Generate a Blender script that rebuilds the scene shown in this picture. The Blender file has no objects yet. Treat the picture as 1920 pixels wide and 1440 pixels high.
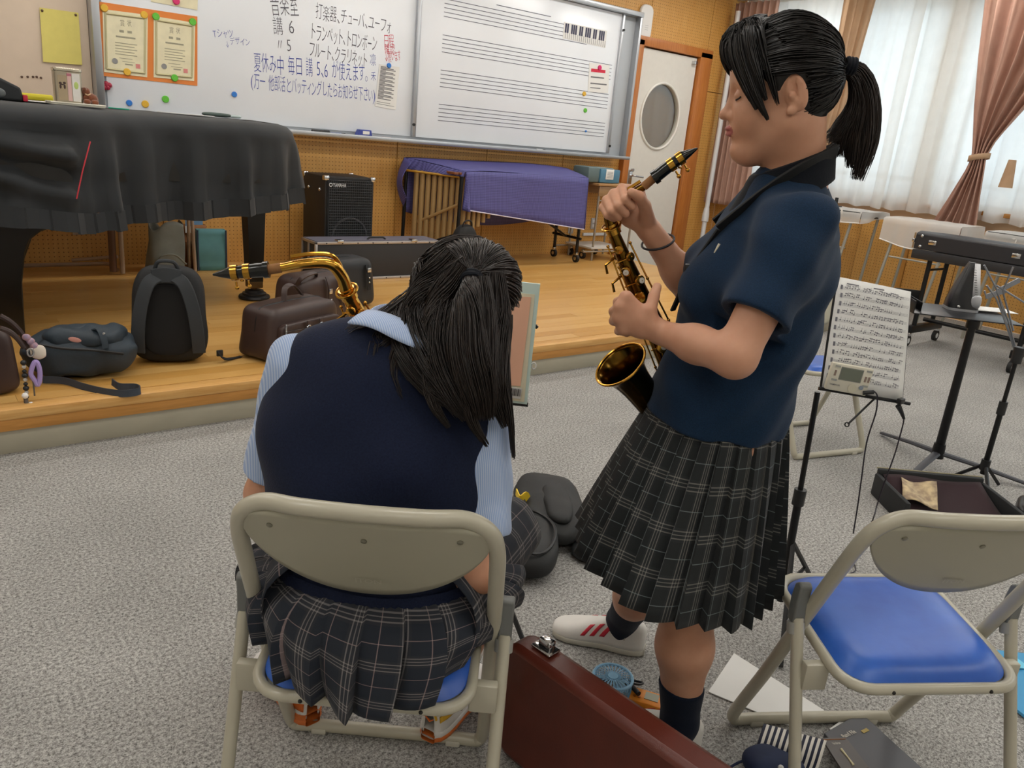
import bpy, bmesh, math, random
import numpy as np
from mathutils import Vector, Matrix
random.seed(7); RNG = np.random.default_rng(7)
SC = bpy.context.scene; COL = SC.collection
PI = math.pi
# ------------------------------------------------------------------ camera
FPX = 1460.0; CAMZ = 1.35
PITCH, ROLL, YAW = math.radians(17.665), math.radians(5.291), math.radians(39.664)
_fw = np.array([math.sin(YAW)*math.cos(PITCH), math.cos(YAW)*math.cos(PITCH), -math.sin(PITCH)])
_r0 = np.array([math.cos(YAW), -math.sin(YAW), 0.0]); _u0 = np.cross(_r0, _fw)
_rt = math.cos(ROLL)*_r0 + math.sin(ROLL)*_u0; _up = -math.sin(ROLL)*_r0 + math.cos(ROLL)*_u0
cd = bpy.data.cameras.new('camera'); cam = bpy.data.objects.new('camera', cd); COL.objects.link(cam)
cd.sensor_width = 36; cd.lens = 36*FPX/1920; cd.clip_start = .02; cd.clip_end = 200
cam.matrix_world = Matrix(((_rt[0], _up[0], -_fw[0], 0), (_rt[1], _up[1], -_fw[1], 0), (_rt[2], _up[2], -_fw[2], CAMZ), (0, 0, 0, 1)))
SC.camera = cam
# ------------------------------------------------------------------ world, exposure
wd = bpy.data.worlds.new('sky'); SC.world = wd; wd.use_nodes = True
bg = wd.node_tree.nodes['Background']; bg.inputs[0].default_value = (.79, .89, 1.0, 1); bg.inputs[1].default_value = 2.1
vs = SC.view_settings; vs.view_transform = 'Standard'; vs.look = 'None'; vs.gamma = 1; vs.use_curve_mapping = False; vs.exposure = 0.2
LAMP = 13.5        # radiance of the ceiling diffusers
# ------------------------------------------------------------------ placement helpers
def cu(u, v, z=0.0):            # metres to the side / ahead of where the photographer stands -> world
    return Vector((u*math.cos(YAW)+v*math.sin(YAW), -u*math.sin(YAW)+v*math.cos(YAW), z))
def _ray(x, y): return _fw + (x-960)/FPX*_rt - (y-720)/FPX*_up
def at(x, y, d):                # point seen at photo pixel, d metres ahead
    r = _ray(x, y); t = d/(r[0]*math.sin(YAW)+r[1]*math.cos(YAW)); return Vector((r[0]*t, r[1]*t, CAMZ+r[2]*t))
def onz(x, y, z=0.0):
    r = _ray(x, y); t = (z-CAMZ)/r[2]; return Vector((r[0]*t, r[1]*t, z))
def ony(x, y, Y):
    r = _ray(x, y); t = Y/r[1]; return Vector((r[0]*t, Y, CAMZ+r[2]*t))
def onx(x, y, X):
    r = _ray(x, y); t = X/r[0]; return Vector((X, r[1]*t, CAMZ+r[2]*t))
# ------------------------------------------------------------------ materials
def lin(c):
    if isinstance(c, str):
        c = c.lstrip('#'); c = [int(c[i:i+2], 16)/255 for i in (0, 2, 4)]
    return tuple(((x/12.92) if x <= .04045 else ((x+.055)/1.055)**2.4) for x in c[:3])+(1.0,)
MATS = {}
class NT:
    def __init__(s, m): s.t = m.node_tree; s.n = s.t.nodes; s.l = s.t.links
    def new(s, ty, **kw):
        n = s.n.new(ty)
        for k, v in kw.items(): setattr(n, k, v)
        return n
    def link(s, a, b): s.l.new(a, b)
    def val(s, sock, v):
        if hasattr(v, 'is_output') or isinstance(v, bpy.types.NodeSocket): s.l.new(v, sock)
        else: sock.default_value = v
    def math(s, op, a, b=None, c=None, clamp=False):
        n = s.n.new('ShaderNodeMath'); n.operation = op; n.use_clamp = clamp
        for i, v in enumerate((a, b, c)):
            if v is not None: s.val(n.inputs[i], v)
        return n.outputs[0]
    def mix(s, f, a, b):
        n = s.n.new('ShaderNodeMix'); n.data_type = 'RGBA'
        s.val(n.inputs[0], f); s.val(n.inputs[6], a); s.val(n.inputs[7], b)
        return n.outputs[2]
    def coord(s, kind='Object'): return s.n.new('ShaderNodeTexCoord').outputs[kind]
    def mapping(s, vec, scale=(1, 1, 1), rot=(0, 0, 0), loc=(0, 0, 0)):
        n = s.n.new('ShaderNodeMapping'); s.l.new(vec, n.inputs[0]); n.inputs[1].default_value = loc; n.inputs[2].default_value = rot; n.inputs[3].default_value = scale
        return n.outputs[0]
    def noise(s, vec, scale, detail=3, rough=.5):
        n = s.n.new('ShaderNodeTexNoise'); s.l.new(vec, n.inputs['Vector']); n.inputs['Scale'].default_value = scale; n.inputs['Detail'].default_value = detail; n.inputs['Roughness'].default_value = rough
        return n.outputs[0]
    def ramp(s, f, stops):
        n = s.n.new('ShaderNodeValToRGB'); s.l.new(f, n.inputs[0]); e = n.color_ramp.elements
        while len(e) < len(stops): e.new(.5)
        for i, (p, c) in enumerate(stops): e[i].position = p; e[i].color = c
        return n.outputs[0]
    def bump(s, h, strength=.3, dist=.01):
        n = s.n.new('ShaderNodeBump'); n.inputs['Strength'].default_value = strength; n.inputs['Distance'].default_value = dist; s.l.new(h, n.inputs['Height'])
        s.l.new(n.outputs[0], s.b.inputs['Normal']); return n.outputs[0]
def newmat(name):
    m = bpy.data.materials.new(name); m.use_nodes = True; nt = NT(m); nt.b = nt.n['Principled BSDF']; nt.o = nt.n['Material Output']; MATS[name] = m
    return m, nt
def M(name, col='#808080', rough=.5, metal=0.0, var=0.0, vscale=20, bump=0.0, bscale=200, bdist=.002, spec=.5, coat=0, sheen=0, sss=0, col2=None, emit=0, trans=0, aniso=None):
    if name in MATS: return MATS[name]
    m, nt = newmat(name); b = nt.b; c = lin(col)
    b.inputs['Base Color'].default_value = c; b.inputs['Roughness'].default_value = rough; b.inputs['Metallic'].default_value = metal
    b.inputs['Specular IOR Level'].default_value = spec; b.inputs['Coat Weight'].default_value = coat; b.inputs['Sheen Weight'].default_value = sheen
    co = nt.coord()
    if aniso: co = nt.mapping(co, aniso)
    if sss: b.inputs['Subsurface Weight'].default_value = sss; b.inputs['Subsurface Radius'].default_value = (.012, .005, .003); b.inputs['Subsurface Scale'].default_value = 1
    if var or col2:
        f = nt.noise(co, vscale, 4)
        if col2: cc = nt.ramp(f, [(.35, c), (.65, lin(col2))])
        else: cc = nt.ramp(f, [(.3, tuple(x*(1-var) for x in c[:3])+(1,)), (.7, tuple(min(1, x*(1+var)) for x in c[:3])+(1,))])
        nt.link(cc, b.inputs['Base Color'])
    if bump: nt.bump(nt.noise(co, bscale, 3, .6), bump, bdist)
    if emit: b.inputs['Emission Color'].default_value = c; b.inputs['Emission Strength'].default_value = emit
    if trans: b.inputs['Transmission Weight'].default_value = trans
    return m
# ------------------------------------------------------------------ mesh builder
WORLD = {}
def _set(o, label=None, cat=None, group=None, kind=None):
    if label: o['label'] = label
    if cat: o['category'] = cat
    if group: o['group'] = group
    if kind: o['kind'] = kind
    return o
def thing(name, label, cat, loc=(0, 0, 0), rz=0.0, group=None, world=False, kind=None):
    o = bpy.data.objects.new(name, None); o.empty_display_size = .05; COL.objects.link(o); o.location = Vector(loc); o.rotation_euler = (0, 0, rz)
    _set(o, label, cat, group, kind)
    if world: WORLD[o.name] = Vector(loc)
    return o
def wloc(o):
    while o is not None:
        if o.name in WORLD: return WORLD[o.name]
        o = o.parent
    return None
class MB:
    def __init__(s): s.v = []; s.f = []; s.uv = None; s.mi = []; s.cur = 0
    def add(s, vs, fs, M4=None):
        n = len(s.v)
        for p in vs:
            p = Vector(p)
            s.v.append(M4 @ p if M4 is not None else p)
        for f in fs: s.f.append([i+n for i in f]); s.mi.append(s.cur)
        return s
    def box(s, c, d, bev=0.0, M4=None, seg=2, rot=None):
        hx, hy, hz = d[0]/2, d[1]/2, d[2]/2
        T = Matrix.Translation(Vector(c))
        if rot is not None: T = T @ (rot if isinstance(rot, Matrix) else Matrix.Rotation(rot, 4, 'Z'))
        if M4 is not None: T = M4 @ T
        if bev <= 0:
            vs = [(x*hx, y*hy, z*hz) for z in (-1, 1) for y in (-1, 1) for x in (-1, 1)]
            return s.add(vs, [(0, 2, 3, 1), (4, 5, 7, 6), (0, 1, 5, 4), (2, 6, 7, 3), (0, 4, 6, 2), (1, 3, 7, 5)], T)
        bm = bmesh.new(); bmesh.ops.create_cube(bm, size=1)
        for v in bm.verts: v.co.x *= d[0]; v.co.y *= d[1]; v.co.z *= d[2]
        bmesh.ops.bevel(bm, geom=bm.edges[:], offset=min(bev, .49*min(d)), segments=seg, profile=.5, affect='EDGES')
        return s.bm(bm, T)
    def bm(s, bm, M4=None):
        bm.verts.index_update(); s.add([v.co.copy() for v in bm.verts], [[v.index for v in f.verts] for f in bm.faces], M4); bm.free(); return s
    def cyl(s, a, b, r, r2=None, n=12, caps=True):
        return s.tube([a, b], [r, r if r2 is None else r2], n, caps)
    def tube(s, pts, r, n=8, caps=True, closed=False, flat=None, up=None):
        pts = [Vector(p) for p in pts]; m = len(pts)
        rr = [r]*m if not hasattr(r, '__len__') else list(r)
        base = len(s.v); prev = None
        for i, p in enumerate(pts):
            if closed: t = pts[(i+1) % m]-pts[i-1]
            else: t = pts[min(i+1, m-1)]-pts[max(i-1, 0)]
            if t.length < 1e-9: t = Vector((0, 0, 1))
            t.normalize()
            if prev is None:
                a = Vector(up) if up is not None else (Vector((0, 0, 1)) if abs(t.z) < .9 else Vector((1, 0, 0)))
                prev = (a-t*a.dot(t)).normalized()
            else:
                q = prev-t*prev.dot(t); prev = q.normalized() if q.length > 1e-6 else prev
            bi = t.cross(prev)
            for k in range(n):
                a = 2*PI*k/n; fx = flat if flat else 1.0
                s.v.append(p+prev*math.cos(a)*rr[i]*fx+bi*math.sin(a)*rr[i])
        last = m if closed else m-1
        for i in range(last):
            j = (i+1) % m
            for k in range(n):
                k2 = (k+1) % n
                s.f.append([base+i*n+k, base+i*n+k2, base+j*n+k2, base+j*n+k]); s.mi.append(s.cur)
        if caps and not closed:
            s.f.append([base+k for k in range(n)][::-1]); s.mi.append(s.cur)
            s.f.append([base+(m-1)*n+k for k in range(n)]); s.mi.append(s.cur)
        return s
    def lathe(s, prof, n=24, M4=None, caps=True):
        base = []; vs = []; fs = []
        for (r, z) in prof:
            for k in range(n):
                a = 2*PI*k/n; vs.append((r*math.cos(a), r*math.sin(a), z))
        for i in range(len(prof)-1):
            for k in range(n):
                k2 = (k+1) % n; fs.append((i*n+k, i*n+k2, (i+1)*n+k2, (i+1)*n+k))
        if caps:
            fs.append(tuple(range(n))[::-1]); fs.append(tuple((len(prof)-1)*n+k for k in range(n)))
        return s.add(vs, fs, M4)
    def sphere(s, c, r, n=12, m=8, M4=None):
        sc = (r, r, r) if not hasattr(r, '__len__') else r
        prof = [(max(math.sin(PI*i/m), 1e-4), -math.cos(PI*i/m)) for i in range(m+1)]
        T = Matrix.Translation(Vector(c)) @ Matrix.Diagonal((*sc, 1))
        if M4 is not None: T = M4 @ T
        return s.lathe(prof, n, T, False)
    def prism(s, poly, z0, z1, M4=None):
        n = len(poly); vs = [(x, y, z0) for x, y in poly]+[(x, y, z1) for x, y in poly]
        fs = [tuple(range(n))[::-1], tuple(range(n, 2*n))]+[(i, (i+1) % n, n+(i+1) % n, n+i) for i in range(n)]
        return s.add(vs, fs, M4)
    def grid(s, fn, nu, nv, closeu=False, uvfn=None):
        base = len(s.v); cu_ = nu if closeu else nu+1
        for j in range(nv+1):
            for i in range(cu_): s.v.append(Vector(fn(i/nu, j/nv)))
        for j in range(nv):
            for i in range(nu):
                i2 = (i+1) % cu_ if closeu else i+1
                s.f.append([base+j*cu_+i, base+j*cu_+i2, base+(j+1)*cu_+i2, base+(j+1)*cu_+i]); s.mi.append(s.cur)
        return s
    def build(s, name, mat=None, parent=None, smooth=True, label=None, cat=None, group=None, kind=None, solid=0.0, sub=0, uvs=None, angle=None, bev=0):
        me = bpy.data.meshes.new(name); off = wloc(parent) if parent is not None else None
        vs = s.v if off is None else [p-off for p in s.v]
        me.from_pydata([tuple(p) for p in vs], [], s.f)
        mats = mat if isinstance(mat, (list, tuple)) else [mat]
        for m in mats: me.materials.append(m)
        if len(mats) > 1: me.polygons.foreach_set('material_index', s.mi)
        if uvs is not None:
            ul = me.uv_layers.new(name='UVMap'); arr = np.array(uvs, dtype=np.float32)
            li = np.zeros(len(me.loops), dtype=np.int32); me.loops.foreach_get('vertex_index', li)
            ul.data.foreach_set('uv', arr[li].ravel())
        me.update()
        if smooth:
            me.polygons.foreach_set('use_smooth', [True]*len(me.polygons))
            if angle is None: angle = 40
            if angle < 179: me.set_sharp_from_angle(angle=math.radians(angle))
        o = bpy.data.objects.new(name, me); COL.objects.link(o)
        if parent is not None: o.parent = parent
        if solid: md = o.modifiers.new('thickness', 'SOLIDIFY'); md.thickness = solid; md.offset = 0
        if bev: md = o.modifiers.new('bevel', 'BEVEL'); md.width = bev; md.segments = 2; md.limit_method = 'ANGLE'
        if sub: md = o.modifiers.new('subdivision', 'SUBSURF'); md.levels = sub; md.render_levels = sub
        return _set(o, label, cat, group, kind)
def npmesh(name, V, F, mat, parent=None, smooth=True, mi=None, uvs=None, angle=179, **kw):
    me = bpy.data.meshes.new(name); V = np.asarray(V, dtype=np.float64); F = np.asarray(F)
    off = wloc(parent) if parent is not None else None
    if off is not None: V = V-np.array(off)
    k = F.shape[1]; me.vertices.add(len(V)); me.vertices.foreach_set('co', V.astype(np.float32).ravel())
    me.loops.add(F.size); me.loops.foreach_set('vertex_index', F.astype(np.int32).ravel())
    me.polygons.add(len(F)); me.polygons.foreach_set('loop_start', np.arange(0, F.size, k, dtype=np.int32))
    for m in (mat if isinstance(mat, (list, tuple)) else [mat]): me.materials.append(m)
    if mi is not None: me.polygons.foreach_set('material_index', np.asarray(mi, dtype=np.int32))
    if uvs is not None:
        ul = me.uv_layers.new(name='UVMap'); ul.data.foreach_set('uv', np.asarray(uvs, dtype=np.float32)[F.ravel()].ravel())
    me.update(calc_edges=True); me.validate()
    me.polygons.foreach_set('use_smooth', [bool(smooth)]*len(me.polygons))
    if smooth and angle < 179: me.set_sharp_from_angle(angle=math.radians(angle))
    o = bpy.data.objects.new(name, me); COL.objects.link(o)
    if parent is not None: o.parent = parent
    return _set(o, **kw)
def spline(pts, n=8, closed=False):
    P = [Vector(p) for p in pts]; out = []; m = len(P)
    rng = range(m) if closed else range(m-1)
    for i in rng:
        p0 = P[i-1] if (i > 0 or closed) else P[0]*2-P[1]; p1 = P[i]; p2 = P[(i+1) % m]
        p3 = P[(i+2) % m] if (closed or i+2 < m) else P[-1]*2-P[-2]
        for k in range(n):
            t = k/n; out.append(.5*((2*p1)+(p2-p0)*t+(2*p0-5*p1+4*p2-p3)*t*t+(3*p1-p0-3*p2+p3)*t**3))
    if not closed: out.append(P[-1])
    return out
def rounded(pts, r, n=5):               # polyline with rounded corners
    P = [Vector(p) for p in pts]; out = [P[0]]
    for i in range(1, len(P)-1):
        a = (P[i-1]-P[i]); b = (P[i+1]-P[i]); ra = min(r, a.length*.48, b.length*.48); A = P[i]+a.normalized()*ra; B = P[i]+b.normalized()*ra
        for k in range(n+1):
            t = k/n; out.append(A*(1-t)**2+P[i]*2*t*(1-t)+B*t*t)
    out.append(P[-1]); return out
def rrect(w, h, r, n=5):
    out = []
    for cx, cy, a0 in ((w/2-r, h/2-r, 0), (-w/2+r, h/2-r, 90), (-w/2+r, -h/2+r, 180), (w/2-r, -h/2+r, 270)):
        for k in range(n+1):
            a = math.radians(a0+90*k/n); out.append((cx+r*math.cos(a), cy+r*math.sin(a)))
    return out
def frame(o, x, y, z=None):             # matrix from origin and axes
    x = Vector(x).normalized(); y = Vector(y); y = (y-x*x.dot(y)).normalized(); z = x.cross(y)
    return Matrix(((x.x, y.x, z.x, o[0]), (x.y, y.y, z.y, o[1]), (x.z, y.z, z.z, o[2]), (0, 0, 0, 1)))
_TX = {}
def textverts(txt, size=1.0, shear=0.0, bold=0.0):
    key = (txt, bold)
    if key not in _TX:
        cv = bpy.data.curves.new('t', 'FONT'); cv.body = txt; cv.size = 1; cv.fill_mode = 'FRONT'; cv.resolution_u = 2; cv.offset = bold
        o = bpy.data.objects.new('t', cv); COL.objects.link(o); dg = bpy.context.evaluated_depsgraph_get(); dg.update()
        me = bpy.data.meshes.new_from_object(o.evaluated_get(dg)); vs = [tuple(v.co) for v in me.vertices]; fs = [tuple(p.vertices) for p in me.polygons]
        bpy.data.objects.remove(o); bpy.data.curves.remove(cv); bpy.data.meshes.remove(me); _TX[key] = (vs, fs)
    vs, fs = _TX[key]
    return [(x*size+shear*y*size, y*size, 0) for x, y, z in vs], fs
def text(mb, txt, M4, size, shear=0.0, bold=0.0, width=None):
    vs, fs = textverts(txt, size, shear, bold)
    if width and vs:
        w = max(v[0] for v in vs); k = width/w; vs = [(x*k, y, z) for x, y, z in vs]
    mb.add(vs, fs, M4); return mb
def copy_tree(o, parent=None):
    c = o.copy(); COL.objects.link(c); c.parent = parent
    for ch in o.children: copy_tree(ch, c)
    return c
# ================================================================== the room
WB = 6.25; WR = 8.2; ZS = .185; CEIL = 3.1; XL = -3.0; YN = -3.0; STX = 6.29; STY = 3.33
def mat_carpet():
    m, nt = newmat('carpet'); co = nt.coord()
    n1 = nt.noise(co, 260, 2, .7); n2 = nt.noise(co, 900, 1, .5); n3 = nt.noise(co, 3, 3); n4 = nt.noise(co, 110, 2, .6)
    f = nt.math('ADD', nt.math('MULTIPLY', n1, .42), nt.math('ADD', nt.math('MULTIPLY', n2, .18), nt.math('MULTIPLY', n4, .4)))
    c = nt.ramp(f, [(.38, lin('#5f5d5a')), (.5, lin('#aeaca8')), (.60, lin('#dad8d4'))])
    d = nt.ramp(n3, [(.35, (.70, .70, .70, 1)), (.65, (.80, .80, .80, 1))])
    mu = nt.new('ShaderNodeMix', data_type='RGBA', blend_type='MULTIPLY'); mu.inputs[0].default_value = 1
    nt.link(c, mu.inputs[6]); nt.link(d, mu.inputs[7]); nt.link(mu.outputs[2], nt.b.inputs['Base Color'])
    nt.b.inputs['Roughness'].default_value = .95; nt.b.inputs['Specular IOR Level'].default_value = .15
    nt.bump(f, .5, .004); return m
def mat_plank():
    m, nt = newmat('stage planks'); co = nt.coord(); oi = nt.new('ShaderNodeObjectInfo')
    st = nt.mapping(co, (1.2, 14, 14)); addv = nt.new('ShaderNodeVectorMath', operation='ADD'); nt.link(st, addv.inputs[0])
    cb = nt.new('ShaderNodeCombineXYZ'); sc = nt.math('MULTIPLY', oi.outputs['Random'], 40); nt.link(sc, cb.inputs[0]); nt.link(sc, cb.inputs[1]); nt.link(cb.outputs[0], addv.inputs[1])
    g = nt.noise(addv.outputs[0], 6, 4, .6)
    base = nt.ramp(oi.outputs['Random'], [(0, lin('#d09c50')), (.35, lin('#dcab62')), (.7, lin('#e2b56e')), (1, lin('#d4a057'))])
    grain = nt.ramp(g, [(.3, (.80, .78, .74, 1)), (.7, (1.05, 1.05, 1.05, 1))])
    mu = nt.new('ShaderNodeMix', data_type='RGBA', blend_type='MULTIPLY'); mu.inputs[0].default_value = 1
    nt.link(base, mu.inputs[6]); nt.link(grain, mu.inputs[7]); nt.link(mu.outputs[2], nt.b.inputs['Base Color'])
    nt.b.inputs['Roughness'].default_value = .32; nt.b.inputs['Coat Weight'].default_value = .15; nt.b.inputs['Coat Roughness'].default_value = .25
    return m
def mat_wood(name, c1, c2, axis=0, rough=.4, scale=5):
    m, nt = newmat(name); co = nt.coord(); s = [16, 16, 16]; s[axis] = 1
    g = nt.noise(nt.mapping(co, s), scale, 4, .6); nt.link(nt.ramp(g, [(.3, lin(c1)), (.7, lin(c2))]), nt.b.inputs['Base Color']); nt.b.inputs['Roughness'].default_value = rough
    return m
def mat_peg(name, ax):
    m, nt = newmat(name); ge = nt.new('ShaderNodeNewGeometry'); sp = nt.new('ShaderNodeSeparateXYZ'); nt.link(ge.outputs['Position'], sp.inputs[0])
    def fr(s):
        return nt.math('SUBTRACT', nt.math('FRACT', nt.math('MULTIPLY', s, 1/.03)), .5)
    a = fr(sp.outputs[ax]); b = fr(sp.outputs[2]); d = nt.math('SQRT', nt.math('ADD', nt.math('MULTIPLY', a, a), nt.math('MULTIPLY', b, b)))
    hole = nt.math('LESS_THAN', d, .135)
    g = nt.noise(nt.mapping(ge.outputs['Position'], (9, 9, 1.2)), 5, 4, .6); big = nt.noise(ge.outputs['Position'], 1.3, 2)
    w = nt.ramp(g, [(.3, lin('#cf9a4e')), (.7, lin('#dbaa62'))]); w = nt.mix(nt.math('MULTIPLY', big, .35), w, lin('#c48c40'))
    nt.link(nt.mix(hole, w, lin('#7d5522')), nt.b.inputs['Base Color']); nt.b.inputs['Roughness'].default_value = .45
    nt.bump(nt.math('MULTIPLY', hole, -1), .6, .004); return m
CARPET = mat_carpet(); PLANK = mat_plank(); PEGX = mat_peg('pegboard back', 0); PEGY = mat_peg('pegboard side', 1)
PLASTER = M('plaster', '#e9e5dc', .85, var=.03, vscale=3); TRIMW = mat_wood('door frame wood', '#a8622a', '#bd7838', 2, .4)
NOSE = mat_wood('stage nosing wood', '#c8924c', '#dcae6c', 0, .38); RISER = M('stage riser grey', '#a9a390', .6, var=.05, vscale=6)
WHITEF = M('white enamel', '#d9dbdd', .3); ALU = M('aluminium', '#b9bcc0', .35, .85); BLACKP = M('black plastic', '#17181a', .45); CHROME = M('chrome', '#c9cacc', .15, 1)
STEELB = M('black steel', '#141416', .38, .3); RUBBER = M('rubber', '#1b1b1b', .7); GREYP = M('grey plastic', '#7f8184', .5)
floor = MB().box(((XL+WR)/2, (YN+WB)/2, -.05), (WR-XL, WB-YN, .1)).build('floor', CARPET, kind='structure')
# stage: planks, nosing, riser
stage = thing('stage_floor', None, None, kind='structure', world=True)
MB().box(((XL+STX)/2, (STY+.03+WB)/2, ZS/2-.012), (STX-XL-.02, WB-STY-.06, ZS-.03)).build('stage_base', M('stage core', '#6e532e', .8), stage)
pm = bpy.data.meshes.new('plank')
bmx = bmesh.new(); bmesh.ops.create_cube(bmx, size=1); bmx.to_mesh(pm); bmx.free(); pm.materials.append(PLANK)
y = STY+.085; row = 0; W_ = .088; rr = random.Random(3)
while y < WB-.01:
    w = min(W_, WB-y); x = XL-rr.random()*1.3
    while x < STX:
        L = rr.choice((1.2, 1.5, 1.82)); x0 = max(x, XL); x1 = min(x+L, STX)
        if x1-x0 > .05:
            o = bpy.data.objects.new('plank', pm); COL.objects.link(o); o.parent = stage
            o.location = ((x0+x1)/2, y+w/2, ZS-.009-rr.random()*.0007); o.scale = (x1-x0-.0012, w-.0012, .018)
        x += L
    y += W_; row += 1
MB().box(((XL+STX)/2, STY+.04, ZS-.02), (STX-XL, .085, .042), .006).build('stage_nosing', NOSE, stage)
MB().box(((XL+STX)/2, STY+.02, .121), (STX-XL, .03, .048), .002).build('stage_fascia', mat_wood('fascia wood', '#b07a38', '#c98f49', 0, .4), stage)
MB().box(((XL+STX)/2, STY+.035, .048), (STX-XL, .03, .097), .002).build('stage_riser', RISER, stage)
MB().box((STX-.015, (STY+WB)/2+.04, .085), (.03, WB-STY-.1, .17), .002).build('stage_side', RISER, stage)
# walls
wall_b = MB().box(((XL+WR)/2, WB+.09, CEIL/2), (WR-XL, .1, CEIL)).build('wall_back', M('wall core', '#7b5423', .8), kind='structure')
cols = [-2.98+.99*i for i in range(12)]; seams = [-2.3, -1.32, -.33, .66, 1.65, 2.64, 3.63, 4.61, 5.585, 6.61, 7.615, WR]
def panel(x0, x1, z0, z1, Y=WB):
    MB().box(((x0+x1)/2, Y+.02, (z0+z1)/2), (x1-x0-.006, .04, z1-z0-.006), .002, seg=1).build('panel', PEGX, wall_b)
for i in range(len(seams)-1):
    a, b = seams[i], seams[i+1]
    if a == 6.61:
        panel(a, b, 2.44, CEIL); panel(a, 6.44+.0, 0, 2.03) if False else None
    elif b == 6.61:
        panel(a, 6.42, 0, 2.03); panel(a, b, 2.03, CEIL)
    elif a == 7.615:
        panel(a+.06, b, 0, 2.03); panel(a, b, 2.03, CEIL)
    else:
        panel(a, b, 0, 2.03); panel(a, b, 2.03, CEIL)
panel(6.42, 6.61, 2.44, CEIL) if False else None
# door with a round window
door = thing('door_1', None, None, (7.0, WB, 0), kind='structure', world=True)
D0, D1, DT = 6.50, 7.42, 2.36; MB_ = MB
MB().box((D0-.045, WB-.02, DT/2+.03), (.09, .1, DT+.06), .004).build('door_jamb', TRIMW, door)
MB().box((D1+.115, WB-.02, DT/2+.03), (.20, .1, DT+.06), .004).build('door_jamb', TRIMW, door)
MB().box(((D0+D1)/2+.06, WB-.02, DT+.05), (D1-D0+.31, .1, .09), .004).build('door_head', TRIMW, door)
DW = M('door paint', '#d9d6ce', .45, var=.02); cxw, czw, rxw, rzw = 6.93, 1.69, .30, .335
def ringplate(mb, x0, x1, z0, z1, Y, th, cx, cz, rx, rz, n=48):
    # rectangular leaf with an elliptical hole
    out = []; inn = []
    for k in range(n):
        a = 2*PI*k/n; c, s_ = math.cos(a), math.sin(a); inn.append((cx+rx*c, cz+rz*s_))
        t = min(((x1-cx)/c if c > 1e-6 else (x0-cx)/c if c < -1e-6 else 1e9), ((z1-cz)/s_ if s_ > 1e-6 else (z0-cz)/s_ if s_ < -1e-6 else 1e9)); out.append((cx+t*c, cz+t*s_))
    for (px_, pz_) in ((x0, z0), (x1, z0), (x1, z1), (x0, z1)):
        k = min(range(n), key=lambda q: (out[q][0]-px_)**2+(out[q][1]-pz_)**2); out[k] = (px_, pz_)
    vs = [(x, Y-th/2, z) for x, z in out]+[(x, Y-th/2, z) for x, z in inn]+[(x, Y+th/2, z) for x, z in out]+[(x, Y+th/2, z) for x, z in inn]; fs = []
    for k in range(n):
        j = (k+1) % n; fs += [(k, j, n+j, n+k), (2*n+j, 2*n+k, 3*n+k, 3*n+j), (n+k, n+j, 3*n+j, 3*n+k), (j, k, 2*n+k, 2*n+j)]
    mb.add(vs, fs)
mb = MB(); ringplate(mb, D0+.005, D1-.005, .01, DT-.01, WB-.01, .04, cxw, czw, rxw, rzw); leaf = mb.build('door_leaf', DW, door, angle=30)
mb = MB(); mb.tube([(cxw+(rxw+.012)*math.cos(a), WB-.035, czw+(rzw+.012)*math.sin(a)) for a in np.linspace(0, 2*PI, 49)[:-1]], .014, 8, closed=True); mb.build('window_ring', M('ring paint', '#e4e2db', .35), leaf)
GLASS_M, nt = newmat('pane glass'); tr = nt.new('ShaderNodeBsdfTransparent'); gl = nt.new('ShaderNodeBsdfGlossy'); gl.inputs['Roughness'].default_value = .03; mx = nt.new('ShaderNodeMixShader'); mx.inputs[0].default_value = .1
tr.inputs[0].default_value = (.93, .96, .95, 1); nt.link(tr.outputs[0], mx.inputs[1]); nt.link(gl.outputs[0], mx.inputs[2]); nt.link(mx.outputs[0], nt.o.inputs[0])
MB().lathe([(1, -.003), (1, .003)], 48, Matrix.Translation((cxw, WB-.008, czw)) @ Matrix.Rotation(PI/2, 4, 'X') @ Matrix.Diagonal((rxw, rzw, 1, 1))).build('pane', GLASS_M, leaf)
# corridor seen through the round window: its own pale wall and a brown door
cor = MB().box((7.0, WB+1.5, 1.4), (3.4, .06, 2.8)).build('wall_corridor', M('corridor paint', '#d9d6cc', .8, emit=0), kind='structure')
MB().box((7.45, WB+1.44, 1.0), (.5, .05, 2.0), .004).build('door_2', M('corridor door', '#b06a4a', .5), kind='structure')
mb = MB(); mb.box((6.56, WB-.05, 1.02), (.045, .02, .16), .004); mb.tube(rounded([(6.56, WB-.05, 1.04), (6.56, WB-.11, 1.04), (6.70, WB-.115, 1.03)], .02), .011, 10); mb.cyl((6.56, WB-.06, 1.10), (6.56, WB-.085, 1.10), .017); mb.build('door_handle', CHROME, leaf)
MB().box((7.36, WB-.05, DT-.06), (.05, .05, .035), .004).build('door_stop', CHROME, door)
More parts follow.
